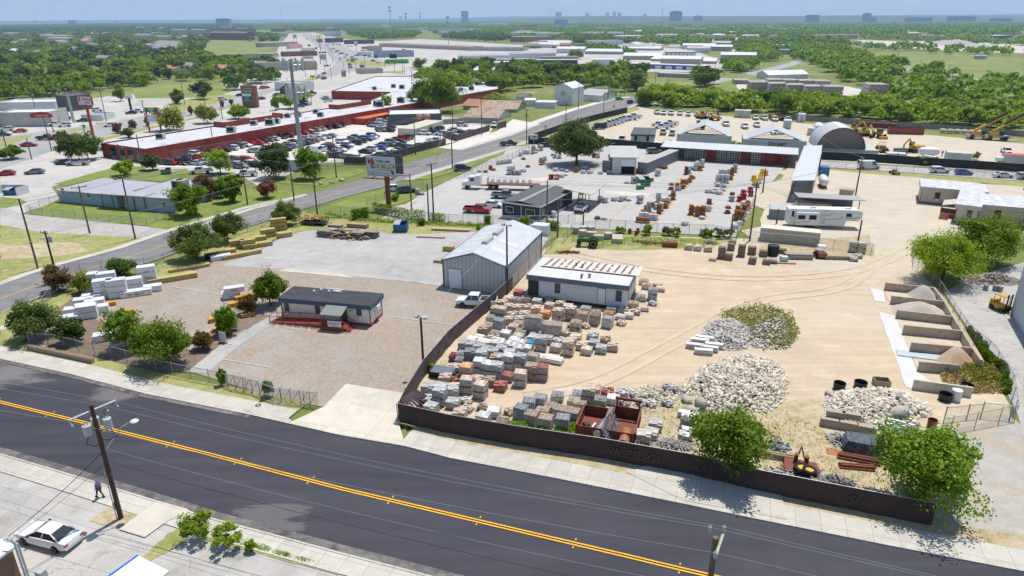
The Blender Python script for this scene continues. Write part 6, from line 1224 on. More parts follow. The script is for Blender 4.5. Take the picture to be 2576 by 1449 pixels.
jumble('c3',2250,310,4.6,2.0,1.4,300,M('scrap pallet wood',(.36,.31,.26),.9,.25,island=.35),'pallet_heap','heap of broken pallets behind the bright feathery tree',(.8,1.6),.1);jumble('d1',2480,545,2.2,.8,.6,80,GW,'broken_rails','grey broken rails right of the red trucks',(1,2.6))
jumble('b2',560,1285,2.3,.6,.4,60,RUST,'scrap_metal','dark scrap metal behind the trailer with the rusty roof',(.5,1.5));jumble('b2',1440,1190,2.4,.5,.25,30,RUST,'scrap_metal','rusty flat scrap on the weeds behind the yard',(1,2.5));jumble('b2',1290,1175,1.4,.5,.2,30,M('green hose',(.05,.12,.07),.7),'hose_pile','green hoses and scrap on the weeds',(.6,1.4),.06);jumble('b2',1990,1190,.8,.6,.9,40,GW,'timber_offcuts','timber offcuts leaning by the ladder rack',(.8,1.8),.06)
P=g('d2',1175,590);o=MB().rbox(0,0,.03,2.2,1.2,.03,).o('rusty_sheet',M('orange rusty sheet',(.38,.17,.08),.85,.2));tag(o,'flat orange rusty sheet below the driftwood','sheet');o.location=P;o.rotation_euler=(0,0,GA)
# black netting bale
t=tag(MB().loft([[(x*k,y*k,z) for x,y in ((-1.9,-1),(0,-1.15),(1.9,-.95),(2.05,0),(1.8,1),(0,1.1),(-1.8,1.05),(-2.,.1))] for z,k in ((0,1.),(.4,1.03),(.8,.97),(1.15,.86))]).o('netting_bale',M('dark netting',(.075,.09,.11),.8,.3,6,dirt=((.14,.16,.18),.5,3)),None),'dark blue-black netting bale beside the steel strips','bale');t.location=g('d2',1370,560);t.rotation_euler=(0,0,GA)
# mower deck with tyres
t=thing('mower_deck','rust-red mower deck with a drawbar','machine',g('d2',895,720),R(-20));MB().prism([(-1.5,-.9),(1.2,-.9),(1.5,0),(1.2,.9),(-1.5,.9)],.3,.5).o('deck',RUST,t);MB().path([(-.6,.5,.5),(-.2,.9,1.9),(.3,.5,.5)],.06).path([(-.2,.9,1.9),(.2,1.6,.4)],.05).box(-.7,.3,.5,-.4,.7,1.3).box(.2,.3,.5,.5,.7,1.2).o('drawbar',RUST,t)
def tyre(c,x,y,r,w_,label,z=0,rim=None,flat=True,rz=0,tag_=True,group=None):
 n=20;R1=r*.58;secs=[]
 mb=MB();prof=[(R1,-w_*.4),(r*.8,-w_/2),(r,-w_*.36),(r,w_*.36),(r*.8,w_/2),(R1,w_*.4)]
 vs=[(a*cos(2*PI*i/n),a*sin(2*PI*i/n),b) for i in range(n) for a,b in prof];m_=len(prof)
 mb.add(vs,[(i*m_+j,((i+1)%n)*m_+j,((i+1)%n)*m_+(j+1)%m_,i*m_+(j+1)%m_) for i in range(n) for j in range(m_)])
 t=thing('tyre',label,'tyre',g(c,x,y,z),rz,group);mb.o('rubber',TYRE,t,50)
 if rim: MB().tube((0,0,-w_*.2),(0,0,w_*.2),R1,16).o('rim',rim,t,40)
 if not flat: t.rotation_euler=(PI/2,0,rz)
 else: t.location.z+=w_/2
 return t
YR=M('yellow rim',(.6,.42,.03),.5,.1);tyre('d2',900,720,.75,.45,'big tractor tyre with a yellow rim on the mower deck',.5,YR);tyre('d2',955,735,.62,.4,'smaller tractor tyre lying on the big tyre',.95,YR)
for i,(c,x,y) in enumerate((('d1',455,400),('d1',507,410))): tyre(c,x,y,.22,.14,'small black tyre on the verge by the fence end post',group='small tyres by the fence end');
tyre('d0',1950,238,.3,.2,'single tyre lying on the grass triangle')
# tubs, drums, tanks
def drum(c,x,y,r,h,mat,label,cat='tub',open_=True,name='plastic_tub',z=0):
 mb=MB();n=18
 if open_:
  P=[(r*.88,0),(r,h),(r*.93,h),(r*.8,.08)];mb.add([(a*cos(2*PI*i/n),a*sin(2*PI*i/n),b) for i in range(n) for a,b in P],[(i*4+j,((i+1)%n)*4+j,((i+1)%n)*4+j+1,i*4+j+1) for i in range(n) for j in range(3)]);mb.add([(r*.8*cos(2*PI*i/n),r*.8*sin(2*PI*i/n),.08) for i in range(n)],[tuple(range(n))])
 else: mb.tube((0,0,0),(0,0,h),r,n)
 o=mb.o(name,mat,None,40);tag(o,label,cat);o.location=g(c,x,y,z);return o
drum('c3',712,1400,.65,.8,BLKP,'black tub beside the rock bin, left one');drum('c3',925,1385,.7,.75,BLKP,'black tub with a weed growing, next to the crate');drum('c3',1990,1415,.65,.8,BLKP,'black tub behind the white barrel');drum('d2',1975,190,.68,.8,BLKP,'black tub in front of the concrete slab wall');drum('d2',2055,190,.5,1.25,M('white plastic',(.66,.67,.68),.4,.04),'tall white barrel among the black tubs','barrel',False,'barrel');drum('d2',1875,395,.45,.9,RUST,'rusty open barrel by the fence end','barrel',True,'barrel')
for i,(x,y) in enumerate(((2185,405),(2280,410),(2330,420))): drum('c3',x,y,.33,.85,M('grey bin plastic',(.22,.25,.28),.6,.08),'grey bin in front of the broken pallet heap','bin',False,'waste_bin')
o=drum('b3',45,1310,.95,1.8,BLKP,'large black water tank behind the skid steer','tank',False,'water_tank');
for x,y in ((650,1085),(710,1120),(720,1080),(790,1080),(965,1145)):
 t=thing('concrete_ring','stack of pale concrete rings on the weeds','concrete ring',g('b2',x,y),0,'concrete ring stacks behind the tractor')
 for k in range(2): MB().tube((0,0,k*.62),(0,0,k*.62+.58),.75,18).o('ring',M('pale cast concrete',(.47,.43,.36),.85,.1,2),t,40)
for x,y,a,b_,h in ((790,1120,2.2,1.1,.9),(870,1155,1.8,1.0,.9),(1060,1170,1.9,3.0,.9)): 
 o=MB().rbox(0,0,h/2,a,b_,h).o('precast_box',MATS['pale cast concrete']);tag(o,f'pale precast concrete box, {a:.0f} metre wide, near the old tractor' if 0 else {790:'pale precast box left of the caged precast box',870:'pale precast box beside the concrete rings',1060:'largest pale precast box behind the tractor'}[x],'concrete box');o.location=g('b2',x,y);o.rotation_euler=(0,0,GA+.15)
for x,y in ((1185,1090),(1250,1110),(1265,1085)): drum('b2',x,y,.32,.9,RUST,'rusty barrel among the yard weeds','barrel',False,'barrel')
o=cyl('rusty_tank_half','b2',1590,1200,.5,2.6,.55,-12,RUST,'long rusty tank lying on the weeds','tank')
for x,y,ty in ((1775,1255,'pt'),(1865,1265,'pt'),(1970,1275,'pt')): stacks('b2',f'{x},{y+20},{ty}','along the rear weeds of the yard','paver stacks along the rear weeds')
stacks('b3','850,1300,gl,2 930,1310,gl,2 855,1390,ql 900,1360,ql','by the leaning pole','pale slab stacks by the leaning pole')
bundle('b3',300,1345,4.6,1.4,1.0,-6,LUMD,'stack of weathered planks left of the skid steer');bundle('b3',715,1350,4.8,1.1,.7,-6,LUMD,'long plank stack right of the skid steer');bundle('b3',130,1395,4.8,.5,.25,-6,LUM,'single beam lying in front of the pallets');bundle('b3',155,1380,1.1,1.0,1.0,-8,LUM,'blue and white wrapped crate beside the beam',wrap=M('blue white wrap',(.45,.6,.68),.5,.1,dirt=((.1,.35,.55),.52,1.5)))
bundle('b1',1760,1135,5.4,.6,.3,-8,M('tan beams',(.5,.38,.25),.8,.1,2,stripe=(.12,.15,1)),'tan beams laid on the concrete near the grey building',group=None);bundle('b1',1960,1065,7.5,.9,.45,-10,MATS['tan beams'],'long tan beams beside the vine hedge');bundle('b1',1940,1265,1.9,1.1,.9,-14,LUM,'yellow timber bundle behind the grey building corner');bundle('b1',1850,1380,1.9,1.2,.5,-14,MATS['tan beams'],'tan boards stacked by the grey building corner')
bundle('b2',290,1095,3.,2.,1.9,GA*57.3,WRAPW,'stack of white foam boxes behind the metal building',wrap=WRAPW);bundle('b1',1300,845,1.7,1.2,1.2,-12,MATS['tan beams'],'tan pallet load at the foot of the billboard post')
t=tag(MB().loft([[(x,-.6,.0),(x,.55,.0),(x,.55,.9),(x,-.6,.9)] for x in (-1.6,1.6)]).o('dark_crate',BLKP),'black crate covered with a corrugated sheet in the stone yard corner','crate');t.location=g('c1',1890,1275);t.rotation_euler=(0,0,GA)
o=tag(MB().rbox(0,0,.95,2.6,1.5,.04).o('corrugated_sheet',M('dark corrugated sheet',(.16,.19,.22),.5,.1,1,stripe=(.18,.35,0))),'dark corrugated sheet lying over the black crate','sheet');o.location=g('c1',1890,1275);o.rotation_euler=(.1,0,GA)
# waste container by the vines
def skip(c,x,y,L,W,h,rz,mat,label,lid=True):
 t=thing('waste_container',label,'waste container',g(c,x,y),R(rz));mb=MB();P=[(-W/2,.1),(-W/2+.0,h*.8),(-W/2+.25,h),(W/2,h),(W/2,.1)];mb.loft([[(xx,-W/2+.15,.1),(xx,W/2,.1),(xx,W/2,h),(xx,-W/2,h*.8)] for xx in (-L/2,-L/2+.06)]);mb.loft([[(xx,-W/2+.15,.1),(xx,W/2,.1),(xx,W/2,h),(xx,-W/2,h*.8)] for xx in (L/2-.06,L/2)])
 mb.loft([[(xx,-W/2+.15,.1),(xx,-W/2+.22,.1),(xx,-W/2+.07,h*.8),(xx,-W/2,h*.8)] for xx in (-L/2+.06,L/2-.06)]);mb.box(-L/2+.06,W/2-.06,.1,L/2-.06,W/2,h).box(-L/2,-W/2+.1,.05,L/2,W/2,.12)
 for s in (-.3,.3): mb.box(s*L-.06,-W/2-.05,.2,s*L+.06,-W/2+.02,h*.75)
 mb.o('body',mat,t)
 if lid: MB().loft([[(xx,-W/2,h*.8+.03),(xx,W/2,h+.03),(xx,W/2,h+.09),(xx,-W/2,h*.8+.09)] for xx in (-L/2,0)]).o('lid',M('grey bin lid',(.35,.37,.4),.6),t)
 return t
skip('b1',1460,1070,2.6,1.8,1.9,-4,M('blue painted steel',(.03,.14,.3),.5,.12),'blue waste container with a grey lid near the vine hedge');skip('b0',1675,490,2.3,1.6,1.5,10,M('dark green steel',(.02,.13,.08),.5,.12),'dark green waste container beside the red building');skip('b0',125,700,3.,1.9,1.5,0,MATS['blue painted steel'],'blue waste container inside a white walled pen')
skip('b2',1325,610,2.8,2.0,2.1,8,M('green painted steel',(.03,.17,.08),.5,.12),'large green compactor bin in the neighbouring yard');skip('b2',1290,645,1.7,1.2,1.2,8,M('light green steel',(.08,.28,.1),.5,.12),'small green bin beside the large compactor');skip('b1',575,88,2.6,1.8,1.6,70,RUST,'rusty brown waste container in the packed car lot')
t=thing('bin_pen','white walled pen around the blue container','wall pen',g('b0',70,715),R(-5));MB().box(-3.6,-.2,0,-3.4,3.6,1.9).box(2.6,-.2,0,2.8,3.6,1.9).box(-3.4,3.4,0,2.6,3.6,1.9).o('wall',M('white render',(.6,.6,.6),.8),t)
# hydrants, manhole rings and sewer goods of the neighbouring yard
def goods_proto(k):
 t=thing('ring_stack','x','cast iron goods');mb=MB();pallet_mb(mb,1.1,1.1);mb.o('pallet',WOODP,t);mb=MB();rr=random.Random(ord(k))
 if k=='r':
  for i in range(4): mb.tube((0,0,.16+i*.22),(rr.uniform(-.02,.02),0,.34+i*.22),.5+rr.uniform(-.03,.03),14,.44);
 elif k=='c':
  for i in range(2): mb.tube((rr.uniform(-.02,.02),0,.16+i*.5),(0,0,.62+i*.5),.48,14)
 elif k=='l': 
  for i in range(2): mb.tube((0,0,.16+i*.2),(0,0,.32+i*.2),.52,14,.46)
 elif k=='q':
  for i in range(3):
   for j in range(3): mb.rbox((i-1)*.34,(j-1)*.34,.4+rr.uniform(0,.12),.3,.3,.52)
 elif k=='h':
  for i in range(3):
   for j in range(2):
    x,y=(i-1)*.38,(j-.5)*.5;mb.tube((x,y,.15),(x,y,1.05),.1,8).tube((x,y,1.05),(x,y,1.2),.14,8,.05).tube((x-.22,y,.85),(x+.22,y,.85),.06,6).tube((x,y,.15),(x,y,.22),.17,8)
 mb.o('castings',STONE,t,40);return proto(t)
GP={k:goods_proto(k) for k in 'rclqh'}
GCOL={'o':(.36,.14,.045),'w':(.55,.56,.57),'g':(.36,.37,.38),'y':(.75,.5,.02),'r':(.36,.02,.02),'R':(.24,.10,.05),'s':(.48,.47,.44)};GNM={'o':'orange-rust','w':'white','g':'grey','y':'yellow','r':'red','R':'brown-rust','s':'pale'};GK={'r':'manhole ring stack','c':'pair of wrapped drums','l':'low ring stack','q':'boxed castings','h':'hydrant group'}
def goods(c,data,where,group):
 for q in data.split():
  x,y,k,*n=q.split(',');n=int(n[0]) if n else 1;P=g(c,float(x),float(y)-12)
  for i in range(n): place(GP[k[0]],(P.x,P.y,i*1.0),ru(0,1),f'{GNM[k[1]]} {GK[k[0]]} {where}'+(', upper' if i else ''),group,1.12,(*GCOL[k[1]],1))
goods('b2','1270,990,ro 1310,995,ro 1355,998,ro 1303,950,cw 1350,952,cw 1395,968,cw 1438,970,cw 1318,918,ro 1350,870,ro 1375,890,cg,2 1410,920,lo 1418,840,ro 1455,860,cw 1502,850,cw 1545,850,ro 1478,905,ro,2 1497,880,lo 1488,805,lo 1522,800,cw 1552,820,ro 1572,795,cw 1470,790,cw,2 1590,770,ro 1618,765,ro,2','in the nearest long row','goods in the nearest long row')
goods('b2','1800,915,ro,2 1865,930,ro,2 1918,930,ro,2 1840,890,ro 1930,870,cw 1972,880,cw 1978,850,ro,2 1910,958,lw 1738,1020,qw 2168,900,lo,2 1600,660,lo,2 1662,640,ro 1672,670,qg 1712,655,ro 1728,635,lo 1715,605,ro 1752,608,ro 1755,580,lo 1785,590,ro 1800,560,ro 1822,550,lo 1752,510,rR,2 1778,500,cg 1808,460,qg 1848,470,cw,2 1890,470,cR 1912,440,cw,2 1865,420,cw 1895,475,lo','in the middle rows','goods in the middle rows')
goods('b2','2068,600,cw,2 2110,600,cw,2 2155,600,cw,2 2165,570,cw 2095,545,cw,2 2140,550,cw,2 2200,565,ro 2212,520,ro,2 2150,500,cw 2180,500,cw 2240,490,cg,2 2070,630,qw 2130,640,qw 1975,695,qw 2028,700,lw 2085,710,qw 2120,675,lw 2048,675,lw 2210,780,cg 2212,745,hr 2290,785,hr 2325,720,hr 2330,760,hr 2395,690,hr 2400,730,hr 2370,800,lR 2440,620,hy 2480,600,hy 2430,570,hy 2500,560,hy 2520,505,hy 2550,520,hy 2465,640,cg','in the rows near the side shed','goods in the rows near the side shed')
goods('b2','2255,970,ro,2 2310,980,ro,2 2265,925,ro,2 2330,910,ro,2 2290,890,lo 2350,870,lo 2285,870,qw 2320,840,cw 2370,850,ro 2240,1050,qw 2290,1010,lw 2210,1090,lR 1918,1120,cg','stacked along the yard side fence','goods along the yard side fence')
goods('b2','925,965,lw 860,960,lR 1028,775,qw 1095,780,cw 1125,765,qw 1170,775,lw 1285,800,qw,2 885,785,cw 915,775,lo 938,795,cw 415,940,cw 1155,600,lw 1225,600,qw,2 1280,600,qw,2 1340,590,qw,2 1395,580,qR 1465,525,qw,2 1440,470,qR 1495,455,qR 1535,455,qR 1250,500,cR 1295,505,cR 985,498,qs 890,505,qw 785,500,qw 730,455,qw 718,498,qw 645,490,ho 550,485,lw 505,475,lg 440,475,qw 500,540,qw 395,560,hr 450,560,hr 530,520,lw 475,350,cw 430,345,cw 412,320,lo 290,385,cg 310,395,lo 330,370,cw 295,415,lo 160,437,lo 115,485,qw 30,515,cg 70,515,cg 10,470,cg 115,360,lR 205,305,lo 130,305,cw 160,305,cw 85,325,cw 240,295,lw 215,275,qs,2 290,270,qs,2 260,275,qs 825,340,cR 865,345,cw','on the far side of the neighbouring yard','goods on the far side of the yard')
goods('b1','2440,410,cw 2480,405,cw 2520,400,cw 2555,395,cw 2545,510,cw,2 2570,510,cw,2 2390,470,lo 2360,460,ro 2310,490,lR 2250,485,lw 2165,540,qs 1628,710,cg 1668,715,lg','along the vine-covered side fence','goods along the vine-covered side fence')
# racks in the long shed
for i,x in enumerate((1790,1890,2005,2115,2235,2350,2460,2560)):
 P=g('b2',x,350+i*8);t=thing('pipe_rack','stacked rack of castings inside the long shed','rack',P,rz if 0 else frame(g('b2',1500,340),g('b3',270,428),9)[1],'racks inside the long open shed')
 for k in range(5):
  MB().rbox(0,0,.35+k*.62,2.5,1.2,.08).o('shelf',WOODP,t);mb=MB()
  for j in range(5): mb.tube((-1.4+j*.68,-.62,.5+k*.62),(-1.4+j*.68,-.1,.5+k*.62),.2,8)
  mb.o('castings',(REDINK if i in(2,5,7) else M('pale casting paint',(.5,.52,.52),.5)),t)
for x in (30,130): 
 t=thing('pipe_rack','stacked red rack of castings inside the long shed','rack',g('b3',x,405),frame(g('b2',1500,340),g('b3',270,428),9)[1],'racks inside the long open shed')
 for k in range(5):
  MB().rbox(0,0,.35+k*.62,2.6,1.2,.08).o('shelf',WOODP,t);mb=MB()
  for j in range(4): mb.tube((-1.2+j*.7,-.62,.5+k*.62),(-1.2+j*.7,-.1,.5+k*.62),.22,8)
  mb.o('castings',REDINK,t)
# ================================================================ fences
POSTM=M('grey fence post',(.33,.34,.35),.5,.1,2,metal=.3);BRMESH=M('brown privacy mesh',(.065,.042,.04),.85,.18,.8,dirt=((.14,.11,.10),.66,.7));PUR=M('purple brown mesh',(.12,.085,.09),.85,.15,.8);BLMESH=M('black privacy mesh',(.035,.04,.045),.85,.15,.8);BOARD=M('grey board fence',(.3,.27,.25),.9,.2,1,stripe=(.4,.15));WBOARD=M('white board fence',(.6,.61,.6),.7,.08,1,stripe=(.6,.1,2))
def fence(name,label,pts,h,mat,sp_=3.,wave=.0,rail_=True,post=POSTM,lean=0,pr=.035,group=None,panel='mesh_panel',cat='fence'):
 P=[g(*p) for p in pts];O=P[0];t=thing(name,label,cat,O,0,group);Q=[]
 for a,b in zip(P[:-1],P[1:]):
  n=max(1,int((b-a).length/.75))
  for i in range(n): Q.append(a.lerp(b,i/n)-O)
 Q.append(P[-1]-O);mb=MB();vs=[];nrm=Vector((0,0,0))
 for i,p in enumerate(Q):
  d=(Q[min(i+1,len(Q)-1)]-Q[max(i-1,0)]).normalized();n=Vector((-d.y,d.x,0));w_=wave*sin(i*1.9)*(.5+.5*sin(i*.37));dz=wave*.8*abs(sin(i*.7))
  vs+=[(*(p+n*w_)[:2],.04),(*(p-n*w_*.5)[:2],h*.5),(*(p+n*w_*.2)[:2],h-dz*.3)]
 mb.add(vs,[(i*3+k,i*3+3+k,i*3+4+k,i*3+1+k) for i in range(len(Q)-1) for k in (0,1)]);mb.o(panel,mat,t)
 if rail_: mb=MB();mb.path([(p.x,p.y,h) for p in Q],pr,5);mb.o('top_rail',post,t)
 L=0;nx=0;m_=bpy.data.meshes.new('x');pm=MB().tube((0,0,0),(0,0,h+.12),pr*1.25,6).mesh('post',post)
 for a,b in zip(Q[:-1],Q[1:]):
  l=(b-a).length
  while nx<=L+l:
   o=LK('post',pm,t);q=a.lerp(b,(nx-L)/l);d=(b-a).normalized();o.location=q+Vector((-d.y,d.x,0))*(.09);nx+=sp_
  L+=l
 return t
fence('privacy_fence','long brown mesh fence with faded graffiti along the main road',[('',1004,1063),('',1130,1092),('',1300,1122),('',1500,1152),('',1717,1192),('',1900,1236),('',2100,1276),('',2342,1324)],2.25,BRMESH,3.,.05)
t0=bpy.data.objects['privacy_fence'];GRF=M('faded graffiti',(.086,.062,.058),.9,.3,3)
for tx,u,sz in (('SUGE PANS',.06,1.3),('RKZSUGE',.38,1.2),('ASG',.63,1.2),('SU',.80,1.1)):
 P=[g('',*p) for p in ((1004,1063),(1130,1092),(1300,1122),(1500,1152),(1717,1192),(1900,1236),(2100,1276),(2342,1324))];a=P[0].lerp(P[2],u*3.0) if u<.3 else P[3].lerp(P[4],.1) if u<.5 else P[4].lerp(P[5],.1) if u<.7 else P[6].lerp(P[7],.1);b=P[-1];dd=(P[2]-P[0]).normalized() if u<.3 else (P[4]-P[3]).normalized() if u<.5 else (P[5]-P[4]).normalized() if u<.7 else (P[7]-P[6]).normalized()
 n=Vector((dd.y,-dd.x,0));q=a+n*.12-t0.location;textmesh(tx,sz,GRF,'graffiti',t0,(q.x,q.y,1.1),(PI/2,0,atan2(dd.y,dd.x)),.003,'LEFT',shear=.3)
fence('privacy_fence','purple-brown mesh fence between the paved yard and the block stacks',[('',1003,1062),('',1022,1022),('',1066,948),('',1130,870),('',1195,812),('',1245,770),('',1290,726)],2.1,PUR,3.2,.13)
fence('chain_link_fence','chain-link fence beside the large grey metal building',[('',1290,726),('',1330,684),('',1372,640),('',1400,612)],2.0,CHAIN)
T_=MB();
for k in range(7): T_.add([(k*.35,0,2.0-k*.05),(k*.35+.3,.1,2.0),(k*.5+1.1,-.9-k*.1,.05),(k*.5+.8,-1.0,.05)],[(0,1,2,3)])
o=T_.o('torn_mesh',PUR);tag(o,'torn purple mesh drooping at the fence corner by the driveway','torn mesh');o.location=g('',1010,1045);o.rotation_euler=(0,0,R(55))
fence('chain_link_fence','front chain-link fence with vines from the corner to the gate',[('c0',300,955),('c0',560,975),('c0',840,1045),('c0',1130,1095),('c0',1300,1140),('c0',1600,1235),('c0',1770,1275),('c0',2200,1360),('c0',2576,1449),('d0',2090,205),('d0',2410,240)],1.7,CHAIN,2.6)
fence('chain_link_fence','chain-link fence along the side road behind the timber',[('c0',300,935),('c0',285,820),('b0',700,1500),('b0',1460,1440),('b0',1620,1405),('b0',2500,1080),('b1',70,1040),('b1',500,900),('b1',620,865)],1.7,CHAIN,3.2)
fence('chain_link_fence','fence round the lawn of the slate blue buildings',[('b0',600,770),('b0',370,850),('b0',262,892),('b0',640,935),('b0',950,968),('b0',1495,1015),('b0',1700,925)],1.6,CHAIN,3.)
fence('chain_link_fence','vine-hung fence between the timber yard and the neighbouring lot',[('b1',640,870),('b1',820,905),('b1',1240,915),('b1',1900,985),('b1',2380,1000),('b2',120,1005),('b2',640,990)],1.8,CHAIN,3.)
fence('chain_link_fence','fence between the neighbouring lot and the stone yard',[('b2',520,1190),('b2',620,1075),('b2',980,1040),('b2',1500,1080),('b2',1980,1095),('b2',2260,1145)],1.8,CHAIN,3.)
fence('chain_link_fence','fence climbing the right side of the neighbouring lot',[('b2',2262,1145),('b2',2345,960),('b2',2410,850),('b2',2440,790)],1.8,CHAIN,3.)
fence('chain_link_fence','fence behind the skid steer and the planks',[('b2',2330,1165),('b3',0,1190),('b3',400,1225),('b3',1010,1300),('b3',1060,1320)],1.9,CHAIN,3.)
fence('chain_link_fence','lot fence by the side road with trellis of vines',[('b1',1120,810),('b1',1450,700),('b1',1590,665),('b1',1760,650)],1.8,CHAIN,3.);fence('chain_link_fence','vine-covered fence by the semi truck lot',[('b1',2020,545),('b1',2200,500),('b1',2330,435),('b2',20,340),('b2',180,250)],1.8,CHAIN,3.)
fence('chain_link_fence','fence in front of the lane traffic',[('b3',460,435),('b3',950,455),('b3',1500,490),('b3',2250,530),('b3',2700,570)],1.9,CHAIN,4.)
fence('privacy_fence','black mesh fence along the machine yard and side road',[('b2',165,190),('b2',440,205),('b2',920,205),('b2',1510,255)],2.2,BLMESH,4.,.04);fence('privacy_fence','long black mesh fence from the road corner to the machine yard',[('a2',165,1445),('a2',250,1405),('a2',500,1315),('a2',745,1240),('a2',870,1205),('a2',1160,1135)],2.4,BLMESH,4.,.04)
fence('privacy_fence','black mesh fence along the lane with bushes',[('b3',475,345),('b3',1000,370),('b3',1640,415),('b3',2150,450),('b3',2700,490)],2.3,BLMESH,4.,.06)
fence('privacy_fence','brown mesh fence along the packed car lot, road side',[('b1',1910,200),('b1',1640,270),('b1',1380,348),('b1',1150,405),('b1',885,400)],2.2,PUR,3.5,.04);fence('privacy_fence','brown mesh fence by the cream storage shed lot',[('b1',2350,62),('b1',2020,165),('b1',1880,120)],2.2,PUR,3.5,.04);fence('privacy_fence','short brown mesh fence near the tin sheds',[('b1',2430,45),('b1',2520,22)],2.4,PUR,3.5)
fence('chain_link_fence','chain-link fence along the foot of the red wall',[('b0',1600,365),('b0',2400,225),('b1',0,150),('b1',520,55),('a1',930,1205),('a1',1250,1150),('a1',1500,1085)],2.2,CHAIN,5.)
fence('chain_link_fence','chain-link fence round the cell tower base',[('b1',430,465),('b1',680,470),('b1',900,405)],2.2,CHAIN,3.)
fence('board_fence','weathered board fence in front of the tin shed',[('a1',1880,1255),('a1',2100,1240),('a1',2430,1240)],2.0,BOARD,5.,panel='boards',rail_=False);fence('board_fence','white board fence by the white tower',[('a2',610,1015),('a2',880,1030),('a2',1030,995)],3.0,WBOARD,5.,panel='boards',rail_=False);fence('board_fence','low white board fence left of the garage',[('a2',-40,1035),('a2',100,1060)],2.0,WBOARD,5.,panel='boards',rail_=False)
fence('wooden_fence','grey wooden fence behind the machine yard along the trees',[('a3',0,1195),('a3',500,1225),('a3',1000,1262),('a3',1800,1310),('a3',2576,1380)],2.0,BOARD,8.,panel='boards',rail_=False)
t=fence('chain_link_gate','rolling chain-link gate with diagonal braces beside the driveway',[('c0',2290,1395),('c0',2576,1455),('d0',2090,212),('d0',2400,243)],1.75,CHAIN,1.1);mb=MB();P=[g('c0',2290,1395),g('d0',2400,243)];
for i in range(11): a=P[0].lerp(P[1],i/11)-P[0];b=P[0].lerp(P[1],(i+1)/11)-P[0];mb.tube((*a[:2],.1),(*b[:2],1.7),.035,5)
mb.o('brace',POSTM,t)
fence('swing_gate','open galvanised swing gate at the right fence end, left leaf',[('d2',1975,350),('d2',2245,320)],1.6,CHAIN,2.6,pr=.05);fence('swing_gate','galvanised gate leaf at the right fence end, right leaf',[('d2',2250,320),('d2',2505,345)],1.7,CHAIN,2.6,pr=.05);fence('chain_link_fence','right boundary fence running up past the concrete bins',[('d2',1890,1140-80),('d2',1945,450),('d2',2505,345),('c3',2440,1400),('c3',2250,1090),('c3',2000,880),('c3',1820,600),('c3',1700,400),('c3',1460,180),('b3',1450,1300)],1.8,CHAIN,3.)
def weeds(name,label,c,pts,n,h,mat,size=.12,stuff=True,flatn=False,cat='weeds',base=0,lean=.3):
 gp=[g(c,*p).to_2d() for p in pts];rg=np.random.default_rng(len(REG));xs=[p.x for p in gp];ys=[p.y for p in gp];C=[];k=0
 if len(pts)==2:
  a,b=gp
  for i in range(n): q=a.lerp(b,rg.random());C.append((q.x+rg.normal()*.22,q.y+rg.normal()*.22,base+h*rg.random()))
 else:
  while len(C)<n and k<n*20:
   k+=1;p=(rg.uniform(min(xs),max(xs)),rg.uniform(min(ys),max(ys)))
   if inpoly(p,gp): cl=.4+.6*abs(sin(p[0]*1.7)*cos(p[1]*1.3));C.append((p[0],p[1],base+h*cl*rg.random()**.7))
 C=np.array(C);d=rg.normal(size=C.shape);d/=np.linalg.norm(d,axis=1)[:,None];d[:,2]*=.4;V,Fq=leaf_quads(C,d,size,rg,.45)
 o=bpy.data.objects.new(name,npmesh(name,V,Fq,mat));COL.objects.link(o);tag(o,label,cat)
 if stuff: o['kind']='stuff'
 return o
for i,(c,a,b,l) in enumerate((('b1',(970,960),(1130,930),'large vine clump at the left end of the hedge'),('b1',(1180,880),(1500,940),'middle vines on the yard fence'),('b1',(1500,950),(1700,960),'vine clump near the two poles'),('b1',(1760,960),(1900,975),'vines right of the crossarm pole'),('b1',(2310,990),(2350,1000),'narrow vine by the navy office'),('b2',(80,1010),(170,1000),'vine in front of the navy office'),('b2',(340,1040),(470,1060),'vines beside the white foam boxes'))):
 weeds('vine',l,c,(a,b),1800 if i<2 else 900,2.2 if i<3 else 1.7,LM[2] if i%2 else LM[0],.16,False,cat='vine')
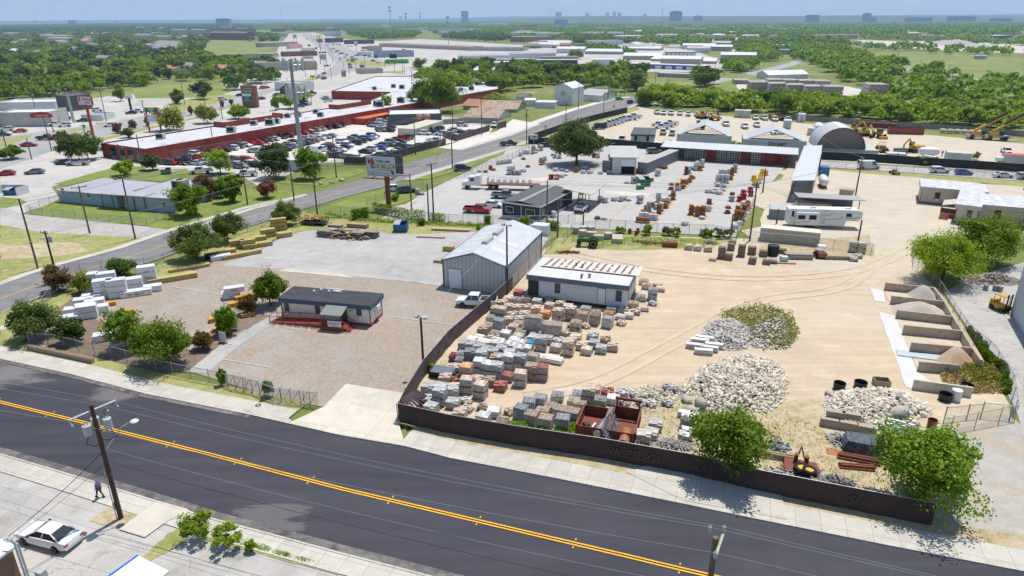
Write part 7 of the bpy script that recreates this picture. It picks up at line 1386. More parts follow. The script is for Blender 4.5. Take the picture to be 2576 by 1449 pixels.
for i,(c,x,y,w_,h_,l) in enumerate((('b2',1355,1105,2.6,2.1,'round green bush on the yard fence'),('b2',1090,1085,2.4,1.4,'low bush on the fence behind the precast boxes'),('b2',1560,1110,2.6,1.8,'loose bush on the fence by the lot'),('b2',1660,1120,2.2,1.9,'thin leafy bush right of the loose bush'),('b2',1970,1130,2.2,1.8,'bush by the ladder rack'),('b2',2110,1130,3.6,1.9,'wide bush beside the ladder rack'),('b1',2240,1050,1.2,1.0,'small weed bush by the fence'),('c0',2240,1370,1.0,2.2,'upright vine on the front fence near the gate'),('d0',2030,165,1.3,2.3,'bushy vine hanging on the rolling gate'),('d0',1685,75,.7,1.6,'thin vine on the front chain-link fence'),('b1',1400,760,2.4,1.6,'bright weeds beside the billboard post'),('b1',1660,1010,2.0,1.4,'spiky palm-like plant near the white pipes'),('b2',1590,230,4.6,2.6,'yellow-green bush before the left shelter'),('b2',1760,190,3.2,2.4,'second bush before the left shelter'),('b2',1910,200,3.,2.4,'third bush before the left shelter'),('b2',2040,210,3.6,2.8,'fourth bush before the right shelter'),('b2',2250,230,4.6,2.4,'wide bush before the right shelter'),('b3',755,325,3.,2.,'bush on the lane fence below the arch'),('b3',890,350,3.2,2.4,'bush right of the arch on the lane fence'),('b3',1155,350,2.,1.6,'small bush on the lane fence'),('b3',1310,365,4.,2.2,'wide bush on the lane fence'),('b3',1535,400,4.4,2.6,'big bush on the lane fence near the tank truck'),('b3',1750,400,3.4,2.,'bush on the lane fence below the small sheds'),('b3',2090,350,2.4,2.6,'upright bush behind the lane fence'),('c1',1740,1215,1.1,1.3,'yellow-green vine on the purple fence by the lamp pole'))):
 w2=w_;near_tree('bush',c,x,y,l,w2,h_,LM[(2,0,3)[i%3]] if i<12 else LM[4 if i%2 else 2],200+i,n=1500,size=.17,clumps=18,tr=.03,cat='shrub',hollow=.2,trunk=False)
weeds('tall_weeds','tall green and straw-coloured weeds over the rubble mound','',[(1800,805),(1850,785),(1920,778),(1990,800),(2010,850),(1980,880),(1930,870),(1880,835),(1840,815)],3200,.9,LM[4],.16,base=.4)
weeds('tall_weeds','straw-coloured stalks among the rubble mound weeds','',[(1800,805),(1850,785),(1920,778),(1990,800),(2010,850),(1980,880),(1930,870),(1880,835)],1800,1.3,M('straw',(.42,.34,.16),.85,.3,.8),.14,base=.4)
weeds('tall_weeds','dry yellow weeds below the last concrete bin','c3',[(1720,1270),(1900,1180),(2100,1130),(2250,1160),(2420,1380),(2400,1449),(2000,1449),(1760,1330)],4200,.7,M('dryweed',(.44,.33,.12),.85,.4,.8),.16)
weeds('tall_weeds','green weeds mixed below the last concrete bin','c3',[(1900,1230),(2100,1160),(2250,1200),(2400,1400),(2100,1380)],1800,.8,LM[4],.16)
weeds('tall_weeds','green weeds in front of the red tipper body','d1',[(1230,400),(1300,370),(1400,410),(1620,440),(1760,300),(1980,240),(1960,290),(1800,380),(1760,500),(1600,490),(1380,430)],6000,.85,LM[2],.16);weeds('fence_vines','green vines along the right boundary fence','c3',[(1990,800),(2030,800),(2260,1090),(2400,1200),(2440,1449),(2370,1449),(2330,1230),(2180,1100)],6000,1.2,LM[0],.17)
weeds('ground_weeds','scattered low weeds round the stone yard edges','',[(1180,1085),(1290,1055),(1500,1040),(1740,965),(1990,1040),(2090,1095),(2340,1110),(2330,1290),(2000,1240),(1700,1180),(1400,1130)],5200,.22,LM[0],.1);weeds('ground_weeds','low weeds along the rear fence of the stone yard','b2',[(600,1110),(1000,1120),(1500,1140),(2000,1160),(2100,1200),(2000,1250),(1500,1230),(1150,1210),(880,1250),(600,1180)],3500,.4,LM[2],.12)
weeds('hedge_weeds','low hedge plants along the yard fence','b1',[(1900,990),(2400,1010),(2500,1040),(2400,1050),(1900,1020),(1000,975),(700,905),(700,890),(1000,950)],3500,.8,LM[0],.15);weeds('kerb_weeds','grass tufts along the near kerb path','d0',[(1380,1180),(1560,1180),(1900,1250),(2100,1330),(2450,1430),(2400,1449),(2050,1350),(1830,1290),(1640,1240)],3000,.22,LM[2],.08)
weeds('ground_weeds','weeds between the block stacks','c1',[(1700,1250),(2050,1000),(2500,560),(2576,560),(2576,1420),(1900,1400)],2600,.3,LM[0],.1)
# ================================================================ poles and wires
PWOOD=M('tarred pole wood',(.085,.05,.038),.9,.25,2);PWOOD2=M('weathered pole wood',(.17,.13,.10),.9,.2,2);INSU=M('grey insulator',(.42,.44,.47),.4,.1);TOPS={}
def pole(c,x,y,yt,label,xt=None,arm=0,lamp=0,trans=0,r=.15,mat=PWOOD2,key=None,armr=GA,name='utility_pole',group=None):
 P=g(c,x,y);h=max(3.,min(hp(c,x,y,yt),22));t=thing(name,label,'utility pole',P,armr,group)
 mb=MB();mb.tube((0,0,-.1),(0,0,h),r,9,r*.72);mb.o('pole',mat,t,40)
 if arm:
  mb=MB();mb.box(-arm/2,-.2,h-.35,arm/2,-.1,h-.2);cr=mb.o('crossarm',PWOOD2,t)
  for s in (-.46,0,.46): MB().tube((s*arm,-.15,h-.2),(s*arm,-.15,h+.08),.05,6).o('insulator',INSU,cr)
 if trans:
  for i in range(trans):
   a=i*2.1+.4;q=(.48*cos(a),.48*sin(a));mb=MB();mb.tube((*q,h*.78),(*q,h*.78+.95),.27,12).tube((q[0]*.9,q[1]*.9,h*.78+.95),(q[0]*.9,q[1]*.9,h*.78+1.15),.05,6);mb.o('transformer',INSU,t,40)
 if lamp: mb=MB();mb.path([(0,0,h*.72),(lamp*.6,.2,h*.82),(lamp,.3,h*.83)],.035,5);la=mb.o('lamp_arm',GALV,t);mb=MB();mb.rbox(lamp+.25,.3,h*.83,.6,.25,.12);mb.o('lamp_head',INSU,la)
 k=key or f'{c}{x}';TOPS[k]=(P.x,P.y,h);return t
# near left pole with three transformers
P=g('',305,1305);t=thing('utility_pole','tall dark pole with three transformers and a street lamp beside the near pavement','utility pole',P,0);h=10.75;TOPS['NL']=(P.x,P.y,h)
MB().tube((0,0,-.1),(0,0,h),.2,12,.15).o('pole',PWOOD,t,40)
aa=R(55);ca,sa=cos(aa),sin(aa);mb=MB();mb.tube((-1.75*ca,-1.75*sa,h-.45),(1.75*ca,1.75*sa,h-.45),.075,4);cr=mb.o('crossarm',M('bleached crossarm',(.5,.5,.5),.8,.1),t)
for s in (-1.7,.9,1.65): mb=MB();mb.tube((s*ca,s*sa,h-.42),(s*ca+.1,s*sa,h-.85),.05,6).sphere((s*ca+.15,s*sa,h-.95),.1);mb.o('insulator',INSU,cr)
for q in ((-.75,-.05,8.1),(-.35,.5,8.45),(.75,.25,8.55)):
 mb=MB();mb.tube(q,(q[0],q[1],q[2]+.85),.3,16).tube((q[0],q[1],q[2]+.85),(q[0],q[1],q[2]+.93),.32,16,.2);tr=mb.o('transformer',INSU,t,40);mb=MB()
 for s in (-.1,.12): mb.tube((q[0]+s,q[1],q[2]+.9),(q[0]+s,q[1],q[2]+1.2),.05,7,.03)
 mb.o('bushing',INSU,tr)
mb=MB();mb.tube((0,0,6.4),(1.3,.9,8.2),.045,6).tube((1.3,.9,8.2),(1.75,1.2,8.4),.045,6);la=mb.o('lamp_arm',GALV,t,50);mb=MB();mb.sphere((2.1,1.4,8.42),.34,10,6,.35);mb.o('lamp_head',M('lamp glass',(.62,.64,.66),.3,.03),la,60)
mb=MB();mb.path([(-.7,0,8.2),(-1.1,-.1,7.3),(-.5,0,7.0),(0,0,7.4)],.03).path([(.8,.2,8.6),(1.2,.3,7.8),(.6,.2,7.5),(0,0,7.6)],.03).path([(.8,.2,9.6),(.6,.3,10.),(.9,.5,10.2)],.025).o('jumper_cable',BLKP,t)
mb=MB();mb.box(-.25,-.25,1.1,-.12,.05,1.7).tube((-.2,-.2,0),(-.2,-.2,5),.04,6).o('meter_box',METALG,t)
# right bottom pole
P=g('',1801,1352,10.7);t=thing('utility_pole','grey weathered pole with a pale crossarm at the bottom edge','utility pole',(P.x,P.y,0),0);TOPS['NR']=(P.x,P.y,10.7)
MB().tube((0,0,0),(0,0,10.7),.2,12,.16).o('pole',PWOOD2,t,40);a0=Vector(g('d2',316,1135,10.9))-Vector((P.x,P.y,0));a1=Vector(g('d2',240,1395,10.3))-Vector((P.x,P.y,0));m0=a0.normalized();a0.z=10.4;a1.z=10.4
mb=MB();mb.tube(a0,a1,.075,4);cr=mb.o('crossarm',M('cream crossarm',(.55,.52,.42),.7,.1),t);IP=[]
for q in (a0,a1,Vector((-.35,.15,10.9))): mb=MB();mb.tube(q,q+Vector((0,0,.12)),.05,8).tube(q+Vector((0,0,.12)),q+Vector((0,0,.42)),.12,10,.09).tube(q+Vector((0,0,.42)),q+Vector((0,0,.52)),.06,8,.03);mb.o('insulator',INSU,cr,40);IP.append(q+Vector((P.x,P.y,.4)))
PD=[('b0',905,1092,610,'P1',2.6,0,0,'pole with a crossarm on the lawn by the driveway'),('b0',1362,1147,520,'P2',3.,0,0,'double-crossarm pole at the driveway mouth'),('b0',382,1445,740,'P3',0,0,0,'plain pole on the dry roadside lawn'),('c0',585,322,-192,'P4',1.4,-1.6,1,'dark pole with a lamp behind the pink crape myrtle'),('b0',1437,425,95,'P5',0,1.2,0,'thin pole in front of the red wall corner'),('b0',1230,405,190,'P6',0,1,0,'lamp post at the red building corner'),('b0',2155,238,10,'P7',0,0,0,'slim pole before the long red wall'),('b0',2492,800,305,'P8',1.5,0,0,'pole beside the lawn footpath'),('b0',65,228,-100,'P9',0,0,0,'pole at the left edge by the arterial'),('b0',520,260,-110,'P10',0,0,0,'tall pole by the arterial road'),('b0',320,345,130,'P11',0,-.9,0,'curved lamp post on the kerb island'),('b1',618,895,375,'P12',1.6,0,0,'pole beside the vine hedge and side road'),('b1',385,765,385,'P13',1.6,0,0,'pole on the rock-edged verge'),('b1',810,530,95,'P14',1.8,0,0,'pole at the rocky verge before the car lot'),('b1',1567,860,490,'P15',0,0,0,'bare pole right of the billboard'),('b1',1790,965,380,'P16',2.6,0,0,'tall pole with a three-insulator crossarm by the hedge'),('b1',1740,965,590,'P17',0,0,0,'dark service pole beside the tall crossarm pole'),('b1',1607,297,-70,'P18',2.4,0,0,'pole behind the brown lot fence'),('b1',1977,440,20,'P19',0,0,0,'pole on the side road verge'),('b1',1855,162,25,'P20',0,0,0,'pole beside the cream shed cars'),('b2',147,195,-165,'P21',1.8,0,2,'pole with two transformers at the yard sign'),('b2',350,975,560,'P22',0,0,0,'pole in front of the navy office'),('b2',458,1130,740,'P23',0,0,0,'leaning pole by the white foam boxes'),('b2',715,1040,912,'P24',0,0,0,'short stump pole behind the concrete rings'),('b2',2392,1165,565,'P25',0,0,0,'tall leaning pole at the cream container'),('b2',2522,680,440,'P26',0,0,0,'pole among the yellow hydrants'),('b2',2200,1115,895,'P27',0,0,0,'short pole in the vine fence'),('b2',990,292,165,'P28',0,.5,0,'thin lamp pole left of the roller-door shed'),('a2',540,1278,1015,'P29',2.,0,0,'pole beside the side road fence'),('a2',668,1100,785,'P30',2.,0,0,'tall pole right of the white tower'),('a2',920,1160,922,'P31',0,0,0,'pole at the bend of the side road'),('a2',965,1012,790,'P32',1.8,0,0,'pole by the white board fence'),('a2',335,1395,1265,'P33',1.,0,0,'short pole with boxes near the yard sign'),('a2',1245,1010,880,'P50',0,-2.2,0,'pole with a long lamp arm by the thicket'),('b3',513,450,130,'P34',.8,0,0,'light pole behind the narrow shed roof'),('b3',878,720,320,'P35',.6,0,1,'tall dark pole on the access track'),('b3',890,1250,955,'P36',0,0,0,'leaning bare pole at the fence corner'),('b3',85,992,848,'P37',0,0,0,'short pole left of the caravan'),('d0',905,1083,230,'X',0,0,0,'x'),('c1',1690,1255,680,'P38',0,0,0,'yard light pole with twin floodlights by the purple fence'),('c1',2528,440,-250,'P39',0,0,0,'floodlight pole at the corner of the metal building'),
 ('a0',1860,1053,805,'Q1',2.6,0,0,''),('a0',2072,1090,890,'Q2',2,0,0,''),('a0',1480,1283,1010,'Q3',2.2,-1.5,0,''),('a0',1072,1225,905,'Q4',2,0,0,''),('a0',690,1175,960,'Q5',0,0,0,''),('a0',2240,1197,985,'Q6',0,0,0,''),('a0',1760,765,680,'Q7',0,0,0,''),('a0',362,1125,925,'Q8',2,0,2,''),('a0',865,1390,1255,'Q9',2.6,0,2,''),('a0',540,1335,1150,'Q10',0,0,0,''),('a1',1005,730,545,'R1',0,0,0,''),('a1',940,750,600,'R2',0,0,0,''),('a1',885,700,625,'R3',0,0,0,''),('a1',760,792,635,'R4',0,0,0,''),('a1',690,710,560,'R5',0,0,0,''),('a1',1100,680,550,'R6',0,0,0,''),('a1',1395,725,575,'R7',2,0,0,''),('a1',1298,685,535,'R8',0,0,0,''),('a1',1475,745,570,'R9',2,0,0,''),('a1',1495,755,600,'R10',2,0,0,''),('a1',1572,870,670,'R11',0,0,0,''),('a1',1705,910,720,'R12',0,0,0,''),('a1',1855,850,590,'R13',2.5,0,1,''),('a1',1765,800,660,'R14',0,0,0,''),('a1',1640,800,650,'R15',2,0,0,''),('a1',775,640,510,'R16',0,0,0,''),('a1',740,560,430,'R17',0,0,0,''),('a1',608,810,640,'R18',0,0,0,''),('a1',500,775,600,'R19',0,0,0,''),('a1',320,880,780,'R20',0,0,0,''),('a1',2272,1360,965,'R21',2,0,0,''),('a1',1980,1280,1070,'R22',0,0,0,''),('a1',1385,1145,1040,'R23',0,1.2,0,''),('a1',2510,1050,900,'R24',0,0,0,''),('a1',560,1060,925,'R25',0,0,0,''),('a2',1438,850,720,'T1',1.5,0,0,''),('a2',1573,880,780,'T2',0,0,0,''),('a2',2027,845,650,'T3',0,0,0,''),('a2',1795,765,670,'T4',0,0,0,''),('a2',2140,760,570,'T5',2,0,0,''),('a2',2480,700,560,'T6',2,0,0,''),('a3',1005,625,545,'T7',0,0,0,''),('a3',1050,625,540,'T8',0,0,0,''),('a3',1290,660,520,'T9',0,0,0,''),('a3',1527,710,605,'T10',0,0,0,''),('a3',1690,740,610,'T11',0,0,0,''),('a3',1805,760,640,'T12',0,0,0,''),('a3',2495,810,720,'T13',0,0,0,'')]
for c,x,y,yt,k,arm,lamp,tr,l in PD:
 if k=='X': continue
 grp=None
 if not l: l={'Q':'utility pole beside the arterial road at left','R':'utility pole near the road junction shops','T':'utility pole in the distant fields'}[k[0]];grp=l+'s'
 pole(c,x,y,yt,l,None,arm,lamp,tr,.16 if k in('P38','P39') else .17,PWOOD if k in('P4','P16','P38','P39','P26') else PWOOD2,k,group=grp,armr=GA+(R(60) if k in('P1','P2','P16') else 0))
for k in ('P38','P39'):
 x,y,h=TOPS[k];t=[o for o in REG if (o.location-Vector((x,y,0))).length<.01][0]
 for s in (-1,1): MB().rbox(s*.5,0,h+.1,.5,.4,.3,s*.4,.5).o('floodlight',METALG,t)
WIREM=M('overhead wire',(.30,.31,.33),.5,.05);WIRED=M('dark overhead wire',(.03,.03,.035),.6,.05);nw=[0]
def wire(a,b,label,r=.016,sag=.02,mat=WIREM,group='overhead wires',n=14,name='overhead_wire'):
 a=Vector(a);b=Vector(b);L=(b-a).length;pts=[(a.lerp(b,i/n)-a-Vector((0,0,4*sag*L*(i/n)*(1-i/n)))) for i in range(n+1)];o=MB().path(pts,r,4).o(name,mat);tag(o,label,'wire',group);o.location=a;nw[0]+=1;return o
NLv=Vector((P.x,P.y,0));q=g('',305,1305);
arm=[Vector((q.x+s*ca,q.y+s*sa,10.2)) for s in (-1.75,.95,1.75)]
for a,b,i in zip(arm,(IP[1],IP[2],IP[0]),('nearest','middle','farthest')):
 wire(a,b,f'thin pale power line over the main road between the two near poles, {i} one',.014,.012);e=(b-a).normalized()
 wire(b,b+e*70,f'thin pale power line running off past the bottom edge pole, {i} one',.014,.01);wire(a,a-e*60+Vector((0,0,0)),f'thin pale power line running left off the near pole, {i} one',.014,.01)
for z,l in ((6.9,'upper'),(5.7,'lower')): a=Vector((q.x,q.y,z));wire(a,Vector((TOPS['NR'][0],TOPS['NR'][1],z)),f'{l} communication cable between the near poles',.016 if z>6 else .022,.012,WIREM if z>6 else WIRED);
a=Vector((q.x,q.y,6.6));wire(a,g('',20,1350,3.6),'thick black service cable from the near pole to the shop',.03,.03,WIRED);wire(a-Vector((0,0,1.0)),g('',15,1365,3.4),'thin black service cable from the near pole to the shop',.018,.03,WIRED)
for a,b,n_ in (('P3','P2',3),('P1','P3',2),('P2','P8',3),('P8','P14',3),('P14','P18',3),('P18','R21',3),('R21','P29',2),('P29','P30',3),('P30','P32',2),('P4','P12',2),('P12','P16',3),('P16','P22',2),('P22','P25',3),('P12','P13',1),('P13','P8',2),('P10','P6',1),('Q9','Q3',3),('Q3','Q2',3),('Q2','Q1',2),('Q8','Q4',3),('Q4','Q1',3),('P19','P15',1),('P25','P35',2),('P35','P34',1),('P38','P39',1),('R7','R9',2),('R9','R13',3),('P21','P29',3),('P19','P21',3),('P16','P19',3),('P25','P36',2),('P23','P25',2),('P32','P50',2),('T5','T6',2)):
 A=Vector(TOPS[a]);Bq=Vector(TOPS[b]);d=(Bq-A).normalized();s_=Vector((-d.y,d.x,0))
 for i in range(n_): o=s_*(i-(n_-1)/2)*.9;wire(A+o-Vector((0,0,.1+.5*(i%2))),Bq+o-Vector((0,0,.1+.5*(i%2))),'power line strung between the roadside utility poles',.02,.015,WIRED if i%2 else WIREM,'power lines between roadside poles',10)
A=Vector(TOPS['P3']);wire(A,g('',-300,700,9),'power line leaving the frame at left',.02,.02,WIRED);A=Vector(TOPS['P4']);wire(A,g('',-200,760,9),'second power line leaving the frame at left',.02,.02,WIREM)
P=g('b1',460,335);t=thing('cell_tower','tall grey monopole cell tower with two antenna rings','cell tower',P,.2);h=hp('b1',460,335,-700)
MB().tube((0,0,0),(0,0,h-1),.72,16,.4).o('mast',M('galvanised mast',(.33,.36,.39),.5,.08,1),t,40)
AW=M('antenna grey',(.55,.56,.57),.5,.05)
for z,rr_ in ((h-2.5,3.4),(h-10.,3.4)):
 mb=MB();n=3;cs=[(rr_*cos(2*PI*i/3+.3),rr_*sin(2*PI*i/3+.3)) for i in range(3)]
 for i in range(3):
  a,b=cs[i],cs[(i+1)%3]
  for dz in (-.9,.9): mb.tube((*a,z+dz),(*b,z+dz),.07,4)
  mb.tube((0,0,z),(*a,z),.09,4)
 mb.o('platform',GALV,t)
 for i in range(3):
  a,b=Vector((*cs[i],0)),Vector((*cs[(i+1)%3],0));rzz=atan2(b.y-a.y,b.x-a.x)
  for k in range(4): q2=a.lerp(b,.08+k*.28)*1.06;MB().rbox(q2.x,q2.y,z,.5,.22,3.6 if k%2 else 2.6,rzz).o('antenna_panel',AW,t)
MB().tube((0,0,h-1),(0,0,h+1.5),.06,5).o('lightning_rod',GALV,t)
t=thing('equipment_shelter','pale equipment shelter at the foot of the cell tower','shelter',g('b1',400,450),GA);MB().box(-2.5,-1.5,0,2.5,1.5,2.8).o('wall',AW,t);MB().box(-2.8,-1.8,2.8,2.8,1.8,3.0).o('roof',AW,t)
P=g('b1',1340,848);t=thing('billboard','large roadside billboard with a portrait and gold lettering on a rust-brown post','billboard',P,R(-17));bw_,bh=15.,6.2;px,pt=sx((P.x,P.y,0));z0=hp('b1',1340,848,560);z0=max(7,z0)
mpp=17.9*0+ (lambda p: 1/(F/(-(CR.transposed()@(Vector(p)-Vector((0,0,H)))).z)))((P.x,P.y,z0));BWm=(1447-1150)*.25*mpp*1.06;BHm=(560-372)*.25*mpp*1.02
MB().tube((0,0,0),(0,0,z0+.5),.55,14).o('post',M('rust brown steel',(.20,.085,.05),.8,.15,.8),t,40)
face=MB().box(-BWm*.62,-.9,z0+.3,BWm*.38,-.7,z0+.3+BHm).o('panel',M('billboard frame',(.5,.52,.53),.5,.04),t);x0=-BWm*.62+.35;x1=BWm*.38-.35;zb=z0+.65;zt=z0+BHm-.05
def fq(nm,pts,mat,y): return MB().add([(x0+(x1-x0)*u,y,zb+(zt-zb)*v) for u,v in pts],[tuple(range(len(pts)))]).o(nm,mat,face)
fq('poster',[(0,0),(1,0),(1,1),(0,1)],M('poster white',(.62,.66,.73),.6,.03),-.91);fq('red_shape',[(0,.7),(.05,.62),(.1,.82),(.04,1),(0,1)],REDINK,-.915);fq('blue_shape',[(.87,.28),(.98,.28),(1,.02),(.96,0)],M('poster navy',(.02,.05,.17),.6),-.915);fq('navy_shape',[(.1,1),(.19,1),(.2,.93),(.13,.93)],M('poster navy',(.02,.05,.17)),-.915)
def ell(nm,cx,cy,rx,ry,mat,y,a0=0,a1=2*PI,n=20): return fq(nm,[(cx+rx*cos(a0+(a1-a0)*i/n),cy+ry*sin(a0+(a1-a0)*i/n)) for i in range(n)],mat,y)
ell('portrait_hair',.17,.72,.088,.25,M('portrait hair',(.12,.10,.10)),-.92);ell('portrait_face',.17,.62,.078,.27,M('portrait skin',(.36,.20,.13)),-.93);fq('portrait_shirt',[(.03,0),(.33,0),(.29,.2),(.22,.27),(.17,.12),(.12,.27),(.06,.2)],M('portrait shirt',(.55,.62,.7)),-.94);fq('portrait_tie',[(.15,0),(.2,0),(.19,.1),(.17,.14),(.155,.1)],M('portrait tie',(.05,.2,.42)),-.945)
for u in (.14,.20): ell('portrait_eye',u,.66,.014,.018,M('portrait shadow',(.06,.04,.035)),-.94);ell('portrait_brow',u,.71,.02,.014,MATS['portrait shadow'],-.94)
ell('portrait_nose',.17,.58,.012,.05,M('portrait shade',(.24,.12,.08)),-.94);ell('portrait_mouth',.17,.46,.03,.018,MATS['portrait shadow'],-.94)
def ft(s,size,u,v,mat,b=0,sx_=1): return textmesh(s,size,mat,'lettering',face,(x0+(x1-x0)*u,-.93,zb+(zt-zb)*v),(PI/2,0,0),.005,bold=b,sx_=sx_)
GOLD=M('gold lettering',(.40,.24,.01),.5,.1);ft('THOMAS J HENRY',BHm*.17,.61,.83,INK,.015,.62);ft('$249 MILLION',BHm*.38,.635,.53,GOLD,.03,.58);ft('PRODUCT LIABILITY - UNDISCLOSED INJURY',BHm*.052,.66,.29,INK,.006,.85);ft('AUSTIN   CORPUS CHRISTI   DALLAS   HOUSTON   SAN ANTONIO',BHm*.045,.55,.11,INK,0,.8)
MB().box(-BWm*.2,.9,z0+.6,BWm*.52,1.1,z0+.3+BHm+.2).o('rear_panel',M('rear boards',(.10,.135,.17),.7,.12,1,stripe=(.7,.25,2)),t)
MB().box(-BWm*.68,-2.1,z0-.1,BWm*.36,-1.5,z0).box(-BWm*.3,1.3,z0+.1,BWm*.58,1.9,z0+.2).box(-3,-1.6,z0-.2,-2.8,1.6,z0+.0).box(1.5,-1.6,z0-.2,1.7,1.6,z0+.0).o('catwalk',RUST,t)
def sign(c,x,y,ytop,ybot,wpx,label,bg_,txt=(),post=GALV,posts=1,rz=-10,edge=None,name='pylon_sign',pr=.22,shape=None):
 P=g(c,x,y);ht=hp(c,x,y,ytop);hb=hp(c,x,y,ybot);m=-(CR.transposed()@(Vector((P.x,P.y,hb))-Vector((0,0,H)))).z/F*ORG[c][2];W=wpx*m;t=thing(name,label,'sign',P,R(rz))
 for i in range(posts): xx=0 if posts==1 else (-W/2+.2 if i==0 else W/2-.2);MB().tube((xx,0,0),(xx,0,hb+.3),pr,8).o('post',post,t,40)
 mb=MB()
 if shape=='oval': mb.loft([[(W/2*cos(2*PI*i/16),yy,(ht+hb)/2+(ht-hb)/2*sin(2*PI*i/16)) for i in range(16)] for yy in (-.3,.3)])
 else: mb.box(-W/2,-.3,hb,W/2,.3,ht)
 f=mb.o('panel',edge or bg_,t);
 if shape!='oval': MB().box(-W/2+.15,-.32,hb+.15,W/2-.15,-.305,ht-.15).o('sign_face',bg_,f)
 for s,sz,u,v,mt in txt: textmesh(s,sz*(ht-hb),mt,'lettering',f,(u*W,-.33,hb+(ht-hb)*v),(PI/2,0,0),.01,bold=.02)
 return t,W,hb,ht
SW_=M('sign white',(.68,.66,.68),.5,.03);SR_=M('sign red paint',(.42,.06,.03),.6,.1);GRN=M('sign green',(.01,.24,.08),.5,.05);YEL=M('sign yellow',(.75,.48,.02),.5,.05);SNV=M('sign navy',(.03,.05,.14),.5,.05)
t,W,hb,ht=sign('a0',945,1395,968,1060,180,'white sign with red script lettering on a tall red post',SW_,(('Whiskey',.36,.13,.68,REDINK),('Girls',.34,.17,.34,REDINK)),SR_,1,-18,SR_,pr=.45)
MB().tube((-W*.36,-.34,hb+1.2),(-W*.33,-.34,hb+(ht-hb)*.55),.12,5).tube((-W*.36,-.34,hb+(ht-hb)*.5),(-W*.35,-.34,hb+(ht-hb)*.75),.25,6).sphere((-W*.345,-.34,hb+(ht-hb)*.85),.28).o('figure_emblem',REDINK,t)
t,W,hb,ht=sign('a0',1565,1325,1082,1130,150,'green double-post store sign lettered DOLLAR TREE',GRN,(('DOLLAR',.4,0,.7,WHINK),('TREE',.4,0,.28,WHINK)),SR_,2,-14,SR_,pr=.3)
MB().box(-W/2,-.2,hb-3.4,W/2,.2,hb-.9).o('lower_panel',SW_,t)
sign('a0',745,1235,872,925,100,'dark oval sign on a thick grey post',INK,(('Clean',.3,0,.6,WHINK),('DANVILLE',.22,0,.3,REDINK)),GALV,1,-15,shape='oval',pr=.5);sign('a0',1322,1115,957,995,80,'white sign with a dark car emblem on a black post',SW_,(('GARAGE',.25,0,.2,REDINK),),INK,1,-12,pr=.5)
t=thing('tenant_sign','tall brown brick sign tower with stacked tenant panels','sign',g('a0',2530,1080),R(-10));hs=hp('a0',2530,1080,860);MB().box(-3.6,-1,0,3.6,1,hs).o('brick_tower',brick,t)
for i,(tx,mt,z) in enumerate((('Perrin Oaks',brick,.86),('DOLLAR TREE',GRN,.72),('SHOPS',SW_,.56),('SALON',SNV,.44),('SUBWAY',GRN,.33))): b_=MB().box(-3.2,-1.1,hs*z-.5,1.2 if i else 3.2,-1.02,hs*(z+.08)).o('tenant_panel',mt,t);textmesh(tx,.9 if i<2 else .7,WHINK,'lettering',b_,(-1 if i else 0,-1.13,hs*(z+.02)),(PI/2,0,0),.01)
t,W,hb,ht=sign('a1',650,510,395,425,60,'red restaurant sign topped by golden arches',M('sign dark red',(.35,.015,.02)),(('McDonald\'s',.45,0,.5,WHINK),),INK,1,0,pr=.4)
for s in (-1,1): MB().path([(s*W*.22+W*.2*cos(PI*i/10),0,ht+(ht-hb)*1.45*sin(PI*i/10)) for i in range(11)],.5,6).o('golden_arch',YEL,t)
for a in ((('a1',1010,520,415,460,36,'white arched restaurant sign with a red roof emblem',SW_,(('PIZZA',.2,0,.3,INK),)),dict(post=INK)),(('a1',535,690,565,595,115,'long white tyre shop sign on two posts',SW_,(('Firestone',.55,0,.5,REDINK),)),dict(posts=2)),(('a1',680,640,520,535,75,'dark plaza name sign above stacked panels',INK,(('VESPERO',.75,0,.5,WHINK),)),dict(posts=2)),(('a1',680,642,545,600,62,'stack of pale plaza panels under the plaza name sign',METALG,()),dict(posts=2)),(('a1',885,775,710,770,44,'dark panel sign with pink rows by the junction',M('pink panel',(.45,.2,.22)),(('OPEN',.2,0,.8,WHINK),)),dict(posts=2,edge=INK)),(('a1',572,805,757,780,46,'yellow rental sign near the junction',YEL,(('RENTAL',.5,0,.5,INK),)),dict()),(('a1',1097,520,470,493,62,'red and yellow sign by the palm shops',SR_,(('ADVANCE',.5,0,.5,YEL),)),dict(posts=2)),(('a1',1070,700,652,680,46,'small blue sign at the junction corner',SNV,(('Blue Moon',.4,0,.5,WHINK),)),dict(posts=2)),(('a1',1385,640,545,588,74,'black billboard back above the green shop roof',INK,()),dict(posts=2)),(('a1',1490,560,490,535,32,'yellow upright billboard panel',YEL,()),dict()),(('a1',1210,600,555,582,40,'small green sign beside the grey shop',GRN,()),dict()),(('a1',400,450,345,385,40,'pale blue topped sign by the upper road',AW,()),dict(posts=2)),(('a1',1090,540,500,530,68,'wide white advertising panel',SW_,()),dict(posts=2)),(('a1',538,500,447,465,26,'small black sign beyond the red roof diner',INK,()),dict()),(('a1',605,500,475,495,26,'small red sign beside the upper road',SR_,()),dict()),(('a2',1110,965,912,937,50,'teal road sign on two posts',M('sign teal',(.02,.3,.35),.5),()),dict(posts=2)),(('b2',220,220,97,142,76,'white yard sign lettered in red and black by the gate',SW_,(('DIBLEY',.4,.1,.6,INK),('CONSTRUCTION',.2,.1,.25,REDINK))),dict(rz=-5,pr=.08)),(('a2',1022,1130,1058,1080,16,'orange roadworks diamond sign on the verge',M('sign orange',(.5,.17,.03)),()),dict(pr=.06)),(('a3',208,510,428,458,40,'small red and white billboard beyond the fields',SW_,()),dict()),(('a2',420,520,465,485,34,'orange and red plaza sign',SR_,()),dict())):
 sign(*a[0],**a[1])
